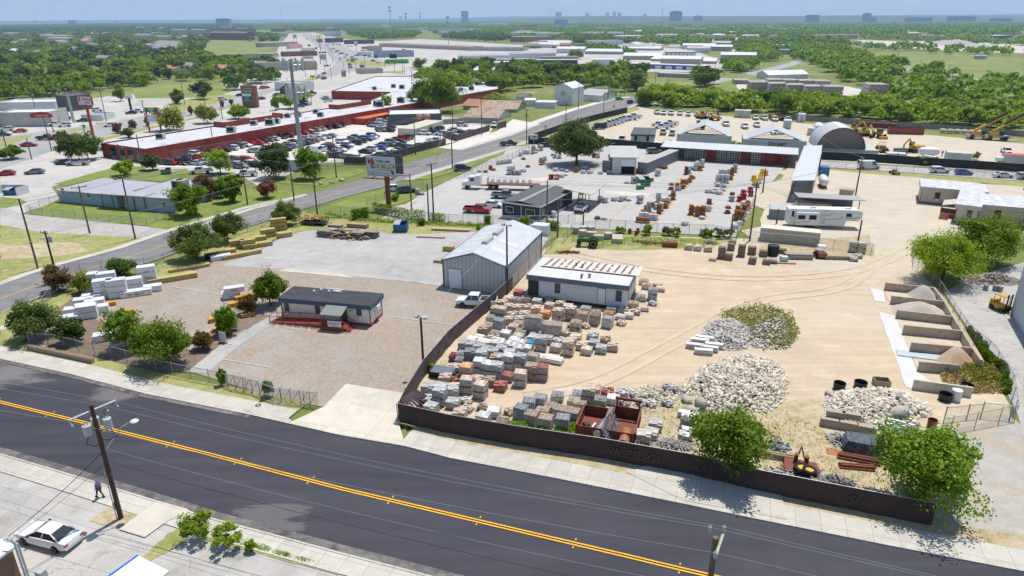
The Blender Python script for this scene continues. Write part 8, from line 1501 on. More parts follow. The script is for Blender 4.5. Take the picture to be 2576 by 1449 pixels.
for c,x,y,l in (('c0',2250,940,'white sandwich board beside the red-flowering shrub'),('c0',2365,810,'small white board behind the leafy shrub')):
 t=thing('sandwich_board',l,'sign',g(c,x,y),GA);MB().rbox(0,0,.95,1.0,.05,1.3).o('board',SW_,t);MB().rbox(0,.0,.2,1.1,.5,.06).o('base',WOODP,t)
t=thing('disabled_sign','small blue and white parking sign on a thin post','sign',g('c0',2530,780),GA);MB().tube((0,0,0),(0,0,2.2),.04,6).o('post',SW_,t);b_=MB().rbox(0,-.05,1.95,.35,.03,.5).o('panel',M('parking blue',(.1,.25,.5)),t)
# retaining kerb wall and lumber
t=thing('retaining_wall','low scalloped brick retaining wall at the front corner','wall',g('c0',275,1010),0);a=g('c0',275,1010);b=g('c0',930,1150);dd=(b-a);mb=MB();n3=Vector((-dd.y,dd.x,0)).normalized()*.35;mb.prism([Vector((0,0,0)),dd,dd+n3,n3],0,.65);mb.o('wall',M('tan brick edge',(.33,.24,.18),.85,.15,3),t)
mb=MB();
for i in range(26): q=dd*(i+.5)/26+n3*.5;mb.rbox(q.x,q.y,.68,.2,.42,.08,atan2(dd.y,dd.x))
mb.o('coping',MATS['tan brick edge'],t)
# ================================================================ people
def person(c,x,y,label,face,shirt,pants,skinc,hair=None,stride=.3,h=1.75):
 t=thing('person',label,'person',g(c,x,y,.12),R(face));s=h/1.75
 V=dict(hip=(0,0,.95),ch=(.02,0,1.28),nk=(.03,0,1.5),hd=(.06,0,1.6),hd2=(.06,0,1.68),hl=(0,.1,.9),kl=(stride*.62,.1,.52),al=(stride,.1,.1),tl=(stride+.16,.1,.05),hr=(0,-.1,.9),kr=(-.02,-.1,.5),ar=(-stride,-.1,.14),tr=(-stride+.14,-.1,.05),sl=(.02,.17,1.43),el=(-.08,.27,1.16),wl=(.04,.29,.92),fl=(.1,.29,.83),sr=(.02,-.17,1.43),er=(.0,-.27,1.14),wr=(.18,-.26,.93),fr=(.25,-.25,.86))
 rad=dict(hip=.13,ch=.15,nk=.055,hd=.09,hd2=.085,kl=.065,al=.045,tl=.045,hl=.095,kr=.065,ar=.045,tr=.045,hr=.095,sl=.06,el=.042,wl=.03,sr=.06,er=.042,wr=.03,fl=.04,fr=.04)
 E=[('hip','ch'),('ch','nk'),('nk','hd'),('hd','hd2'),('hip','hl'),('hl','kl'),('kl','al'),('al','tl'),('hip','hr'),('hr','kr'),('kr','ar'),('ar','tr'),('ch','sl'),('sl','el'),('el','wl'),('wl','fl'),('ch','sr'),('sr','er'),('er','wr'),('wr','fr')]
 def mk(nm,ks,grow,mat):
  ks=list(ks);me=bpy.data.meshes.new(nm);me.from_pydata([Vector(V[k])*s for k in ks],[(ks.index(a),ks.index(b)) for a,b in E if a in ks and b in ks],[]);me.materials.append(mat);o=LK(nm,me,t);m=o.modifiers.new('s','SKIN');m.use_smooth_shade=True
  for i,k in enumerate(ks): me.skin_vertices[0].data[i].radius=(rad[k]*s*grow,)*2;me.skin_vertices[0].data[i].use_root=(i==0)
  q=o.modifiers.new('b','SUBSURF');q.levels=1;q.render_levels=1;return o
 mk('body',V,1.,M('skin tone',skinc,.6,.05));mk('shirt',['ch','hip','sl','el','sr','er'],1.22,M('cloth '+label[:12],shirt,.85,.1));mk('trousers',['hip','hl','kl','al','hr','kr','ar'],1.25,M('trouser cloth',pants,.9,.1))
 for a in ('al','ar'): q=Vector(V[a])*s;MB().rbox(q.x+.06,q.y,q.z-.05,.28,.1,.1).o('shoe',BLKP,t)
 f=Vector(V['hd'])*s;MB().rbox(f.x+.1,0,f.z+.02,.04,.03,.05).o('nose',MATS['skin tone'],t)
 for e in (-1,1): MB().sphere((f.x,e*.09*s,f.z+.02),.022,6,4).o('ear',MATS['skin tone'],t)
 if hair: MB().sphere((f.x-.01,0,f.z+.1),.1,10,6,.8).o('hair' if hair!='hat' else 'hard_hat',INK if hair!='hat' else WINF,t,60)
 return t
person('d0',760,922,'bald man in a blue shirt and dark trousers walking on the near pavement',158,(.02,.13,.65),(.05,.035,.035),(.22,.12,.085));person('b3',1750,312,'worker in an orange vest and white helmet walking in the machine yard',200,(.6,.15,.03),(.06,.07,.1),(.25,.14,.1),'hat');person('c0',1240,700,'worker in a yellow vest standing behind the airy tree',90,(.6,.5,.04),(.06,.07,.1),(.25,.14,.1),'hat')
# ================================================================ machines
def wheels(t,xs,w,r,rim=RIM,wd=.3,ys=None):
 m=wheel_mesh(r,wd,rim)
 for x in xs:
  for s in (-1,1): o=LK('wheel',m,t);o.location=(x,s*w,r)
YM=M('machine yellow',(.52,.32,.05),.5,.1);WP_=M('white vehicle paint',(.72,.73,.74),.4,.04,spec=.5);TGR=M('tractor green',(.03,.11,.04),.5,.15)
# fifth wheel caravan
A=g('b3',190,1030);Bq=g('b3',920,1050);O,rz,L,_=frame(A,Bq,3);t=thing('caravan','long white fifth-wheel caravan with grey swirl decals','caravan',(O.x,O.y,0),rz-.02);L=min(L,13.5)
sec=[(0,.75,3.6),(.3,.6,3.75),(L*.66,.6,3.75),(L*.78,.6,3.75),(L*.79,1.6,3.75),(L*.95,1.7,3.72),(L,2.2,3.3)];MB().loft([[(x,0,a),(x,2.5,a),(x,2.5,b),(x,0,b)] for x,a,b in sec]).o('body',WP_,t)
MB().box(L*.1,-.7,.75,L*.4,-.005,3.2).o('slide_out',WP_,t)
for x,y,z,w_,h_ in ((.12,-.74,1.9,1.3,.8),(.27,-.74,1.9,1.35,.85),(.04,-.04,2.3,.45,1.),(.78,-.04,2.4,1.0,.7)): f=MB().box(L*x,y,z,L*x+w_,y+.03,z+h_).o('window',INK,t)
MB().box(L*.45,-.04,1.,L*.45+.75,-.003,3.0).o('door',M('caravan door',(.58,.58,.55),.4),t);DEC=M('grey decal',(.2,.17,.18))
for x0_,x1_,z in ((.02,.1,1.9),(.11,.3,1.2),(.5,.75,1.7),(.78,.97,2.0),(.42,.6,2.4)): MB().add([(L*x0_,-.72 if .1<x0_<.4 else -.012,z),(L*x1_,-.72 if .1<x0_<.4 else -.012,z+.35),(L*x1_-.2,-.72 if .1<x0_<.4 else -.012,z+.45),(L*x0_,-.72 if .1<x0_<.4 else -.012,z+.1)],[(0,1,2,3)]).o('decal',DEC,t)
for x in (.3,.78): MB().box(L*x,.8,3.76,L*x+1.,1.6,4.0).o('roof_air_unit',WINF,t)
m=wheel_mesh(.36,.22)
for x in (L*.3,L*.36): 
 for y in (.1,2.4): o=LK('wheel',m,t);o.location=(x,y,.36)
# green tractor
t=thing('tractor','old dark green tractor with big yellow-hubbed rear wheels','tractor',g('b2',770,1225),R(172));YH=M('yellow hub',(.55,.45,.12),.6);MB().box(-.2,-.35,.9,1.9,.35,1.55).box(1.9,-.3,.6,2.1,.3,1.4).o('bonnet',TGR,t);MB().box(-1.2,-.45,.7,-.2,.45,1.1).box(-1.0,-.3,1.1,-.5,.3,1.25).box(-1.1,-.3,1.2,-1.0,.3,1.7).o('seat_deck',TGR,t)
for s in (-1,1): MB().loft([[(-.85+.85*cos(a),s*.6+w2,.9+.85*sin(a)) for a in [PI*k/8 for k in range(1,8)]] for w2 in (-.2,.2)],False).o('fender',TGR,t);o=LK('rear_wheel',wheel_mesh(.82,.42,YH),t);o.location=(-.85,s*.85,.82);o=LK('front_wheel',wheel_mesh(.4,.2,YH),t);o.location=(1.75,s*.75,.4)
MB().tube((.2,0,1.4),(-.2,0,1.75),.03,5).tube((1.2,.15,1.55),(1.2,.15,2.1),.04,6).o('steering_column',INK,t)
# skid steer
t=thing('skid_steer','white and rust-red skid steer loader with a raised canopy','loader',g('b3',525,1330),R(80));MB().box(-1.2,-.65,.35,.9,.65,1.1).o('chassis',M('faded orange red',(.33,.08,.04),.6,.15),t);MB().box(-.5,-.6,1.1,.6,.6,1.2).box(-.5,-.6,2.0,.6,.6,2.1).tube((-.5,-.55,1.1),(-.5,-.55,2.05),.06,4).tube((-.5,.55,1.1),(-.5,.55,2.05),.06,4).tube((.6,-.55,1.1),(.6,-.55,2.05),.06,4).tube((.6,.55,1.1),(.6,.55,2.05),.06,4).o('cab_frame',WP_,t);wheels(t,(-.7,.55),.8,.4,WP_)
for s in (-1,1): MB().path([(-1.2,s*.75,1.6),(.6,s*.75,1.4),(1.4,s*.75,.4)],.09,4).o('lift_arm',WP_,t)
MB().box(1.3,-.9,.05,1.8,.9,.15).box(1.3,-.9,.15,1.36,.9,.6).o('bucket',RUST,t)
# forklifts
def forklift(c,x,y,rz,label):
 t=thing('forklift',label,'forklift',g(c,x,y),R(rz));MB().box(-1.4,-.65,.35,.7,.65,1.0).box(-1.4,-.6,1.0,-.8,.6,1.4).o('chassis',YM,t);mb=MB()
 for q in ((-.9,-.55),(-.9,.55),(.5,-.55),(.5,.55)): mb.tube((*q,1.),(*q,2.2),.06,4)
 mb.box(-1.,-.6,2.2,.6,.6,2.28).o('overhead_guard',YM,t);mb=MB()
 for s in (-.35,.35): mb.box(.8,s-.06,.1,.95,s+.06,2.7)
 mb.box(.95,-.55,.3,1.0,.55,.9).o('mast',INK,t);MB().box(1.,-.4,.05,2.1,-.25,.1).box(1.,.25,.05,2.1,.4,.1).o('forks',RUST,t);wheels(t,(-.95,.45),.62,.35,YM);return t
forklift('c3',2340,610,-75,'yellow forklift facing out beside the right warehouse wall');forklift('b2',705,790,60,'yellow forklift behind the white pickup under the canopy')
# semi truck with flatbed
t=thing('flatbed_truck','white semi tractor with a flatbed of white drums','truck',g('b1',2230,640),R(172));MB().box(.3,-1.1,1.0,2.0,1.1,3.1).box(-.9,-1.1,1.0,.3,1.1,3.4).loft([[(x,-1.,.7),(x,1.,.7),(x,1.,z),(x,-1.,z)] for x,z in ((2.0,2.0),(3.4,1.75),(3.6,1.4))]).o('cab',WP_,t);MB().box(.6,-1.13,2.0,1.6,1.13,2.8).box(1.95,-.95,2.1,2.03,.95,2.95).o('windows',GLASS,t);MB().box(-4.5,-.5,.8,.3,.5,1.0).box(-15,-1.25,1.25,-2.6,1.25,1.42).o('flatbed',RUST,t);MB().box(-2.6,-1.2,1.42,-2.5,1.2,2.9).o('headboard',METALG,t);wheels(t,(2.4,-3.2,-4.5,-13,-14.2),1.05,.5)
for i in range(7):
 for s in (-.55,.55): o=MB().tube((0,0,0),(0,0,1.0),.42,12).o('drum',WRAP,None,40);tag(o,'wrapped white drum standing on the flatbed truck','drum','drums on the flatbed truck');o.location=local(t,-3.6-i*1.5,s,1.43)
# cranes
def crane(c,x,y,label,rz=160):
 t=thing('mobile_crane',label,'crane',g(c,x,y),R(rz),'yellow mobile cranes');MB().box(-4.5,-1.3,1.1,4.5,1.3,1.7).box(-4.8,-1.6,.8,-4.2,1.6,1.2).box(4.2,-1.6,.8,4.8,1.6,1.2).o('carrier',METALG,t);MB().box(-2.6,-1.3,1.7,1.4,1.3,3.0).box(-3.4,-1.2,1.9,-2.6,1.2,3.2).o('superstructure',YM,t);MB().box(.2,-1.5,1.9,1.9,-.7,3.6).o('cab',GLASS,t)
 MB().loft([[(a,-.45,b-.45),(a,.45,b-.45),(a,.45,b+.45),(a,-.45,b+.45)] for a,b in ((-2.2,3.2),(9.5,9.6))]).o('boom',YM,t);MB().loft([[(a,-.46,b),(a,.46,b),(a,.4,b+.5),(a,-.4,b+.5)] for a,b in ((2.,6.1),(9.3,10.2))]).o('jib',INK,t);wheels(t,(-3,3),1.3,.85,YM,.6);return t
crane('a3',2110,1400,'left yellow mobile crane with its boom raised',-5);crane('a3',2290,1410,'right yellow mobile crane with its boom raised',-5)
def excav(c,x,y,rz,label,kind=0):
 t=thing(('excavator','wheel_loader','roller')[kind],label,'construction machine',g(c,x,y),R(rz))
 if kind==0:
  for s in (-1,1): MB().loft([[(a,s*1.2-.3,b),(a,s*1.2+.3,b)]+[] if 0 else [(a,s*1.2-.3,0.05),(a,s*1.2+.3,.05),(a,s*1.2+.3,b),(a,s*1.2-.3,b)] for a,b in ((-2,.5),(-1.7,.9),(1.7,.9),(2,.5))]).o('track',INK,t)
  MB().box(-2.2,-1.3,1.0,1.2,1.3,2.1).o('body',YM,t);MB().box(.2,-1.3,2.1,1.4,-.4,3.1).o('cab',GLASS,t);MB().path([(1,.1,1.8),(3.2,.1,4.2),(5,.1,2.6),(4.8,.1,.8)],.25,6).o('boom',YM,t);MB().box(4.3,-.5,.1,5.2,.6,.9).o('bucket',INK,t)
 elif kind==1:
  wheels(t,(-1.6,1.6),1.1,.75,YM,.5);MB().box(-2.6,-.9,.9,.3,.9,2.0).box(.3,-.5,.8,2.,.5,1.3).o('body',YM,t);MB().box(-.6,-.8,2.0,.7,.8,3.2).o('cab',GLASS,t);MB().box(2.5,-1.3,.1,3.4,1.3,.9).o('bucket',YM,t)
 else:
  MB().tube((1.6,-1.0,.75),(1.6,1.0,.75),.75,16).o('drum',INK,t,40);wheels(t,(-1.4,),1.,.7,YM,.5);MB().box(-2.2,-.9,.9,.6,.9,1.8).box(.6,-1.2,.6,2.6,-1.05,1.0).box(.6,1.05,.6,2.6,1.2,1.0).o('body',YM,t);MB().box(-.9,-.8,2.9,.6,.8,3.0).tube((-.8,-.7,1.8),(-.8,-.7,2.9),.05,4).tube((-.8,.7,1.8),(-.8,.7,2.9),.05,4).tube((.5,.7,1.8),(.5,.7,2.9),.05,4).tube((.5,-.7,1.8),(.5,-.7,2.9),.05,4).o('canopy',YM,t)
 return t
for o in REG:
 if o.name.startswith('mobile_crane'): o.scale=(.8,.8,.85)
for a in (('b3',1475,275,200,'yellow tracked excavator beside the black tanks',0),('b3',1140,270,-95,'yellow soil roller near the lane fence',2),('b3',965,110,-90,'yellow tracked machine right of the arch shelter',0),('b3',1115,130,-90,'yellow wheel loader behind the roller',1),('a3',845,1330,-60,'yellow excavator behind the arch shelter',0),('a2',1910,1195,-60,'dark yellow excavator behind the left shelter',0),('a2',2045,1210,80,'yellow excavator with folded arm near the white trucks',0),('a2',1870,1300,170,'orange boom lift under the left shelter',1),('a3',93,1212,0,'small yellow compressor near the tree belt',1)): excav(*a)
for i in range(6): 
 o=MB().tube((-.8,0,.75),(.8,0,.75),.72,14).o('black_tank',BLKP,None,40);tag(o,'ribbed black tank in a cluster beside the excavator','tank','black tank cluster');o.location=g('b3',1290+ (i%3)*38,280+(i//3)*22,0);o.rotation_euler=(0,0,GA)
def tank(c,x,y,L_,r,rz,label,z=.6): t=thing('storage_tank',label,'tank',g(c,x,y),R(rz));MB().tube((-L_/2,0,r+z),(L_/2,0,r+z),r,16).sphere((-L_/2,0,r+z),r,16,8).sphere((L_/2,0,r+z),r,16,8).o('vessel',WP_,t,50);MB().box(-L_*.35,-r*.7,0,-L_*.25,r*.7,z+.4).box(L_*.25,-r*.7,0,L_*.35,r*.7,z+.4).o('saddle',RUST,t)
tank('b3',550,620,4.2,1.0,72,'white gas tank beside the narrow shed');tank('a3',505,1340,3.0,1.7,80,'large white tank left of the arch shelter',.2);tank('b3',1600,345,3.4,1.1,-15,'white tank of the tank truck by the lane fence',1.2);tank('b3',2350,390,2.6,.7,-10,'small white tank on the trailer frame')
t=thing('truck_cab','blue truck cab body standing by the narrow shed','truck cab',g('b3',555,510),R(75));MB().box(-1.4,-1.1,.3,1.4,1.1,2.4).o('body',M('cab blue',(.04,.17,.36),.5,.1),t);MB().box(.3,-1.13,1.4,1.1,1.13,2.1).o('windows',GLASS,t)
car('van','b3',1640,385,-60,'w','white cab of the tank truck by the lane fence',scale=.9)
t=thing('buggy','low dark off-road buggy on the pale track','buggy',g('b3',1270,495),R(-95));MB().box(-1.2,-.6,.35,1.2,.6,.7).box(-.3,-.5,.7,.2,.5,1.2).o('body',M('dusty pink brown',(.3,.18,.15)),t);wheels(t,(-.9,.9),.75,.35);mb=MB();mb.path([(-.6,-.5,.7),(-.5,-.4,1.6),(.4,-.4,1.6),(.8,-.5,.7)],.04).path([(-.6,.5,.7),(-.5,.4,1.6),(.4,.4,1.6),(.8,.5,.7)],.04).o('roll_cage',INK,t)
for c,x,y,l,w_,h_,m in (('b3',1860,375,'left pale cabin behind the lane fence',3.2,2.6,cont),('b3',1980,380,'right pale cabin behind the lane fence',3.0,2.5,cont),('b3',2500,405,'pale hut with red roof at the right lane edge',6,2.6,cont),('a3',335,1228,'white box trailer with a round emblem against the trees',2.6,3.0,WP_),('a3',190,1300,'tall pale box near the second shelter',2.6,3.,cont),('a3',430,1365,'small cream box left of the white tank',2.,2.4,ccont),('a2',2275,1185,'cream box trailer against the tree belt, left one',3.0,2.9,ccont),('a2',2355,1190,'cream box trailer against the tree belt, right one',3.2,2.9,ccont),('b3',1290,350,'grey flat hut beside the roller slab',5,1.6,cont),('b3',780,700,'x',1,1,cont)):
 if l=='x': continue
 t=thing('box_cabin',l,'cabin',g(c,x,y),GA);MB().box(-w_/2,0,0,w_/2,3.4,h_).o('wall',m,t);MB().box(-w_/2-.05,-.05,h_,w_/2+.05,3.45,h_+.08).o('roof',AW if 'red' not in l else pinkr,t);MB().box(-.4,-.04,.1,.4,-.01,h_*.8).o('door',METALG,t)
t=thing('freight_container','rust-red open container near the far fence','container',g('a3',1380,1350),R(-12));MB().box(-5.5,-1.2,0,5.5,-1.1,2.3).box(-5.5,1.1,0,5.5,1.2,2.3).box(-5.5,-1.1,0,-5.4,1.1,2.3).box(5.4,-1.1,0,5.5,1.1,2.3).box(-5.4,-1.1,0,5.4,1.1,.15).o('body',M('rust container',(.26,.08,.06),.7,.15,1,stripe=(.5,.2)),t)
for i in range(6): o=MB().rbox(0,0,.9,2.2,2.,1.7).o('equipment_bin',RUST);tag(o,'small dark red bin against the far fence','bin','dark red bins against the far fence');o.location=g('a3',935+i*62,1272+i*4);o.rotation_euler=(0,0,GA)
for i in range(6): o=MB().sphere((0,0,.5),1.3,10,6,.5).o('equipment_cover',M('dusty cover',(.42,.38,.33),.8),None,40);tag(o,'dusty round-topped machine part near the cranes','machine part','dusty machine parts near the cranes');o.location=g('a3',1760+i*72,1325+i*3,.4)
# concrete beams
for i,(c,x,y,n,L_) in enumerate((('a2',2305,840,1,9),('a2',2470,915,2,10),('a3',80,930,2,10),('a3',260,945,2,10),('a3',440,960,2,10),('a3',620,965,2,10),('a3',60,835,1,9),('a3',215,840,1,9),('a3',370,845,1,9),('a3',530,850,1,9),('a3',1070,940,2,10))):
 t=thing('beam_stack','stack of concrete beams in rows beyond the tree belt','beam stack',g(c,x,y),R(-8),'concrete beam stacks');
 for k in range(n):
  mb=MB()
  for j in range(12): mb.box(-L_/2+j*L_/12,-6,.2+k*2.6,-L_/2+j*L_/12+.3,6,2.3+k*2.6).box(-L_/2+j*L_/12-.15,-6,2.3+k*2.6,-L_/2+j*L_/12+.45,6,2.5+k*2.6)
  mb.o('beams',M('cast beam concrete',(.47,.44,.38),.85,.1),t)
# ================================================================ background buildings
def FB(c,data,cat='building'):
 for q in data.strip().split('\n'):
  f=[s.strip() for s in q.split('|')];x0,y0,x1,y1,dep,top=map(float,f[0].split());nm,lab,wm_,rm_=f[1:5];kind=f[5] if len(f)>5 else ''
  B_(nm,lab,nm.split('_')[-1],c,x0,y0,x1,y1,dep,top,WM[wm_],RM[rm_],'gable' if 'g' in kind else 'flat',2.2,ridge='y' if 'y' in kind else 'x',ov=.4,win=8 if 'w' in kind else 0,doors=7 if 'd' in kind else 0,par=.6 if 'p' in kind else 0)
WM=dict(w=whitew,t=tanw,g=concw,d=greyw,c=cream,r=redw,b=brick,u=bg_w,n=wallm('brown wall',(.3,.2,.14)),l=wallm('royal blue wall',(.06,.14,.4)),o=M('lime green wall',(.08,.42,.07),.6))
RM=dict(w=whiter,g=steelr,t=M('tan roof',(.44,.40,.35),.7,.1,.1),s=salmonr,b=brownr,d=darkr,p=pinkr,k=M('grey shingle roof',(.27,.255,.25),.9,.12,.3),e=tealr)
FB('a0','''0 1115 560 1105 16 1045|shop_building|white flat-roofed shop beside the drive-through|w|w|p
0 1280 520 1270 14 1150|club_building|white club building with pale roof behind the orange car|g|w|p
590 1110 730 1120 10 960|car_wash|dark car wash tower beside the canopies|d|d
825 1215 1035 1215 9 1170|wash_office|small white kiosk with a dark band|w|g|p
1540 745 1750 755 16 690|bungalow|house with orange roof, left of the pair by the meadow|c|s|g
1770 700 1930 720 18 660|bungalow|two-storey house with grey roof beside the orange roofs|c|k|g
2085 735 2260 742 15 685|bungalow|house with orange roof right of the dark tree|c|s|g
535 570 690 590 16 550|bungalow|house with orange roof in the left wood|c|s|g
880 735 1120 755 14 722|bungalow|red-roofed house buried in the wood|b|p|g
675 515 835 530 18 490|bungalow|grey-roofed house left of the long hedge|c|k|g
1510 515 1780 525 22 480|terrace_house|long grey-roofed row house, nearest of four|c|k|g
1520 490 1780 500 22 460|terrace_house|long grey-roofed row house, second of four|c|k|g
1530 470 1780 478 22 442|terrace_house|long grey-roofed row house, third of four|c|k|g
1540 450 1780 456 22 424|terrace_house|long grey-roofed row house, farthest of four|c|k|g
1050 495 1220 500 18 470|bungalow|grey-roofed house near the curved street|c|k|g
470 425 690 430 26 385|bungalow|broad grey-roofed house on the left slope, near one|c|k|g
400 395 690 400 26 360|bungalow|broad grey-roofed house on the left slope, far one|c|k|g
30 365 155 370 26 335|bungalow|grey-roofed house at the far left|c|k|g
790 420 890 425 18 395|bungalow|small pale house in the trees|c|k|g
1560 400 1690 405 18 365|bungalow|pale house by the residential street|c|k|g
1340 390 1500 395 20 350|bungalow|pale house left of the residential street|c|k|g
75 540 200 545 14 510|bungalow|white-roofed house at the far left wood|w|w|g
2115 400 2480 405 22 330|apartment_block|brown-roofed apartment block with white balconies|b|b|gw
1720 345 1870 350 18 300|apartment_block|apartment block with grey gables, left|u|k|g
1920 355 2060 360 18 300|apartment_block|apartment block with grey gables, middle|u|k|g
2200 300 2330 305 18 272|apartment_block|apartment block with brown gables, behind|b|b|g
2360 310 2490 315 18 285|apartment_block|apartment block with brown gables, right|b|b|g
1370 300 1450 305 18 275|apartment_block|grey gabled block among the ridge trees|u|k|g
1590 310 1650 315 18 282|apartment_block|small grey gabled block on the ridge|u|k|g
2355 600 2640 590 12 555|shop_building|dark tiled roadside shop near the meadow|c|d|
2440 690 2700 690 20 630|shop_building|tan flat shop at the meadow corner|t|t|p''')
t=[o for o in REG if 'club building' in o['label']][0];MB().add([(12,-.3,3.4),(20,-.3,3.4),(20,-.3,4.6),(16,-.3,5.6),(12,-.3,4.6)],[(0,1,2,3,4)]).o('club_sign',REDINK,t);textmesh('WHISKEY GIRLS',.7,WHINK,'lettering',t,(16,-.35,4.1),(PI/2,0,0))
FB('a1','''0 715 620 700 16 640|brick_store|long tan brick store behind the cell tower|t|t|p
415 925 590 905 18 850|burger_shop|white shop with a red base band near the junction|w|t|p
170 320 295 318 14 285|apartment_block|brown house block beside the upper road|b|b|g
70 475 420 460 16 430|warehouse|tan warehouse by the upper left lot|t|w
0 585 170 585 16 540|shop_building|pale shop at the left of the upper lot|t|g
350 490 470 485 10 462|diner|small diner with a pink-red roof|w|p|g
280 570 620 560 14 530|shop_building|brick shop row with white roof behind the tyre sign|b|w|p
455 540 560 540 12 505|shop_building|grey-roofed shop behind the brick row|w|k|g
225 370 320 368 10 335|shop_building|teal-roofed shop by the upper road|c|e
690 365 860 365 22 315|storage_building|white two-storey building with red roofs behind|w|t|pw
700 300 790 300 16 280|storage_building|small building with a red roof beyond the road|w|p|g
880 295 1130 290 60 245|arena_warehouse|huge pale grey warehouse on the skyline, left part|g|w|p
1040 300 1670 285 70 240|arena_warehouse|huge pale grey warehouse on the skyline, right part|g|w|p
750 430 880 425 14 385|shop_building|dark green shop with orange panels|d|d
900 445 1190 440 14 408|shop_building|dark shop with a white roof edge|d|w|p
1165 515 1270 512 16 470|shop_building|pale shop behind the junction|t|w|p
1060 560 1170 556 10 525|shop_building|low white advertising building|w|w
1215 580 1590 570 14 522|shop_building|blue-grey flat shop behind the green roof|u|g|p
1300 640 1530 638 12 612|auto_shop|lime green and orange roadside shop|o|e|p
1240 470 2160 510 22 440|strip_mall|long low strip mall with brown columns|t|t|wp
2160 510 2700 515 20 480|strip_mall|lower grey wing of the strip mall|g|g|pw
1840 330 2080 335 24 285|school_building|white building with narrow windows|w|w|pw
2080 320 2270 325 24 290|school_building|tan wing behind the white building|t|t|
1830 350 1930 352 14 320|school_building|small white arcade building|w|w|w
2240 268 2560 262 40 240|warehouse|long low white warehouse on the right skyline|w|w
2030 610 2620 605 22 565|mall_building|long white weathered building with roof units|w|w|p
1770 800 1870 800 14 745|shop_building|small grey building before the mast poles|d|g
2180 735 2375 745 12 705|shed|white gabled shed in the green wood|t|w|g
2430 630 2600 628 12 600|shed|open tan shed beside the wood|t|g
2290 680 2640 665 14 635|shed|long white-roofed shed beside the wood|w|w
1070 745 1280 735 12 705|bank_building|small beige flat building before the junction|t|t|p''')
FB('a2','''0 605 440 600 20 545|mall_building|long white building with roof units, right end|w|w|p
235 650 660 650 14 605|shed|dark-walled shed with a tan roof|d|g
305 610 670 605 8 572|shed|long tan low shed behind the dark shed|t|g
0 640 215 640 10 595|shed|open-sided tan shed at the mall end|t|g
815 665 1030 665 14 600|storage_building|white box building in the wood|w|w|
735 545 1110 550 26 515|warehouse|wide white-roofed warehouse left of the group|t|w|g
1115 600 1500 605 26 560|warehouse|wide white gabled warehouse in the middle|t|w|g
1120 505 1490 510 20 485|warehouse|white warehouse behind the wide pair|t|w|g
1395 615 1715 625 22 592|warehouse|white gabled warehouse behind the blue units|t|w|g
1560 580 1845 580 20 520|warehouse|tan warehouse with a big door|t|w|d
1740 640 2050 645 24 612|warehouse|white gabled warehouse right of the blue units|t|w|g
1220 685 1950 712 10 640|storage_units|long white storage block with royal blue ends|l|w|d
1460 770 1810 785 10 735|shed|low grey shed under the oak|g|g
1750 490 2250 520 20 500|warehouse|row of low white sheds beyond|t|w|g
30 425 400 420 30 370|apartment_block|long tan apartment block|n|t|w
300 445 600 440 20 410|warehouse|white-roofed warehouse in the centre distance|g|w
265 480 470 485 16 445|shop_building|white shop with a small gable|w|w|g
110 485 255 488 12 460|shop_building|red-brown shop with a grey roof|n|b|
770 455 1118 450 24 412|storage_building|white building with blue trim|w|w|wp
480 500 590 500 8 450|restaurant|orange-red steep roofed restaurant|n|s|g
605 460 810 455 10 438|petrol_canopy|teal canopy roof of a petrol station|w|e
600 345 825 345 30 325|warehouse|white flat warehouse, far row left|t|w
620 310 745 310 24 292|warehouse|pale warehouse in the farthest row|t|g
860 350 1050 352 26 330|warehouse|tan warehouse, far row middle|t|g
1220 335 1310 338 24 312|warehouse|white round-topped warehouse among trees|t|w|g
2000 370 2130 375 24 350|warehouse|white warehouse near the skyline trees|t|w|g
2010 455 2190 458 20 430|warehouse|tan warehouse by the parked vans|t|g|g
2115 335 2240 338 26 325|warehouse|long white warehouse roof on the skyline|w|w|g
1780 355 1955 362 30 338|warehouse|dark-fronted long warehouse with white roof|d|w
2300 385 2480 388 30 360|warehouse|grey warehouse cluster at right|g|g|g
40 290 270 285 26 250|apartment_block|long brown apartment block, skyline left|n|t|w
750 290 1040 290 30 275|apartment_block|low brown apartment row|n|b''')
FB('a3','''0 800 400 790 14 755|shed|long white-roofed shed with a red gable in the trees|w|w|g
95 545 215 548 16 500|shed|tan shed by the distant road|t|g
70 470 165 472 16 450|shed|white shed by the distant road|w|w
1380 362 1540 360 30 335|warehouse|tan warehouse in the far right woods|t|t|g
1470 372 1770 375 14 355|warehouse|long low pale roof in the far right|t|w
2245 400 2460 395 30 360|warehouse|grey long warehouse at the quarry|d|w
1120 262 1400 262 40 235|warehouse|long school building in the woods|t|t|
2070 595 2170 598 14 560|cabin|small grey cabin on the field edge|g|g
1880 785 2070 785 4 758|trailer|long white trailer parked in the field|w|w
0 380 100 382 20 355|factory|white factory cluster near the tanks|w|w''')
hr=random.Random(5)
def scatter_b(poly,n,dmin,nm,lab,grp,wk,rk,W_,D_,h_,gab):
 gp=[g('',*p).to_2d() for p in poly];put=[];k=0
 while len(put)<n and k<n*80:
  k+=1;p=(hr.uniform(min(q.x for q in gp),max(q.x for q in gp)),hr.uniform(min(q.y for q in gp),max(q.y for q in gp)))
  if not inpoly(p,gp) or any((p[0]-q[0])**2+(p[1]-q[1])**2<dmin*dmin for q in put) or any((p[0]-b[2].x)**2+(p[1]-b[2].y)**2<(dmin*.8)**2 for b in AVB): continue
  put.append(p);W=hr.uniform(*W_);a=GA+hr.choice((0,PI/2))*(W<30)+hr.uniform(-.1,.1)
  bldg(nm,lab,nm.split('_')[-1],Vector((*p,0)),Vector((p[0]+W*cos(a),p[1]+W*sin(a),0)),hr.uniform(*D_),h_,WM[hr.choice(wk)],RM[hr.choice(rk)],'gable' if gab else 'flat',.4,2.,grp,0,'x')
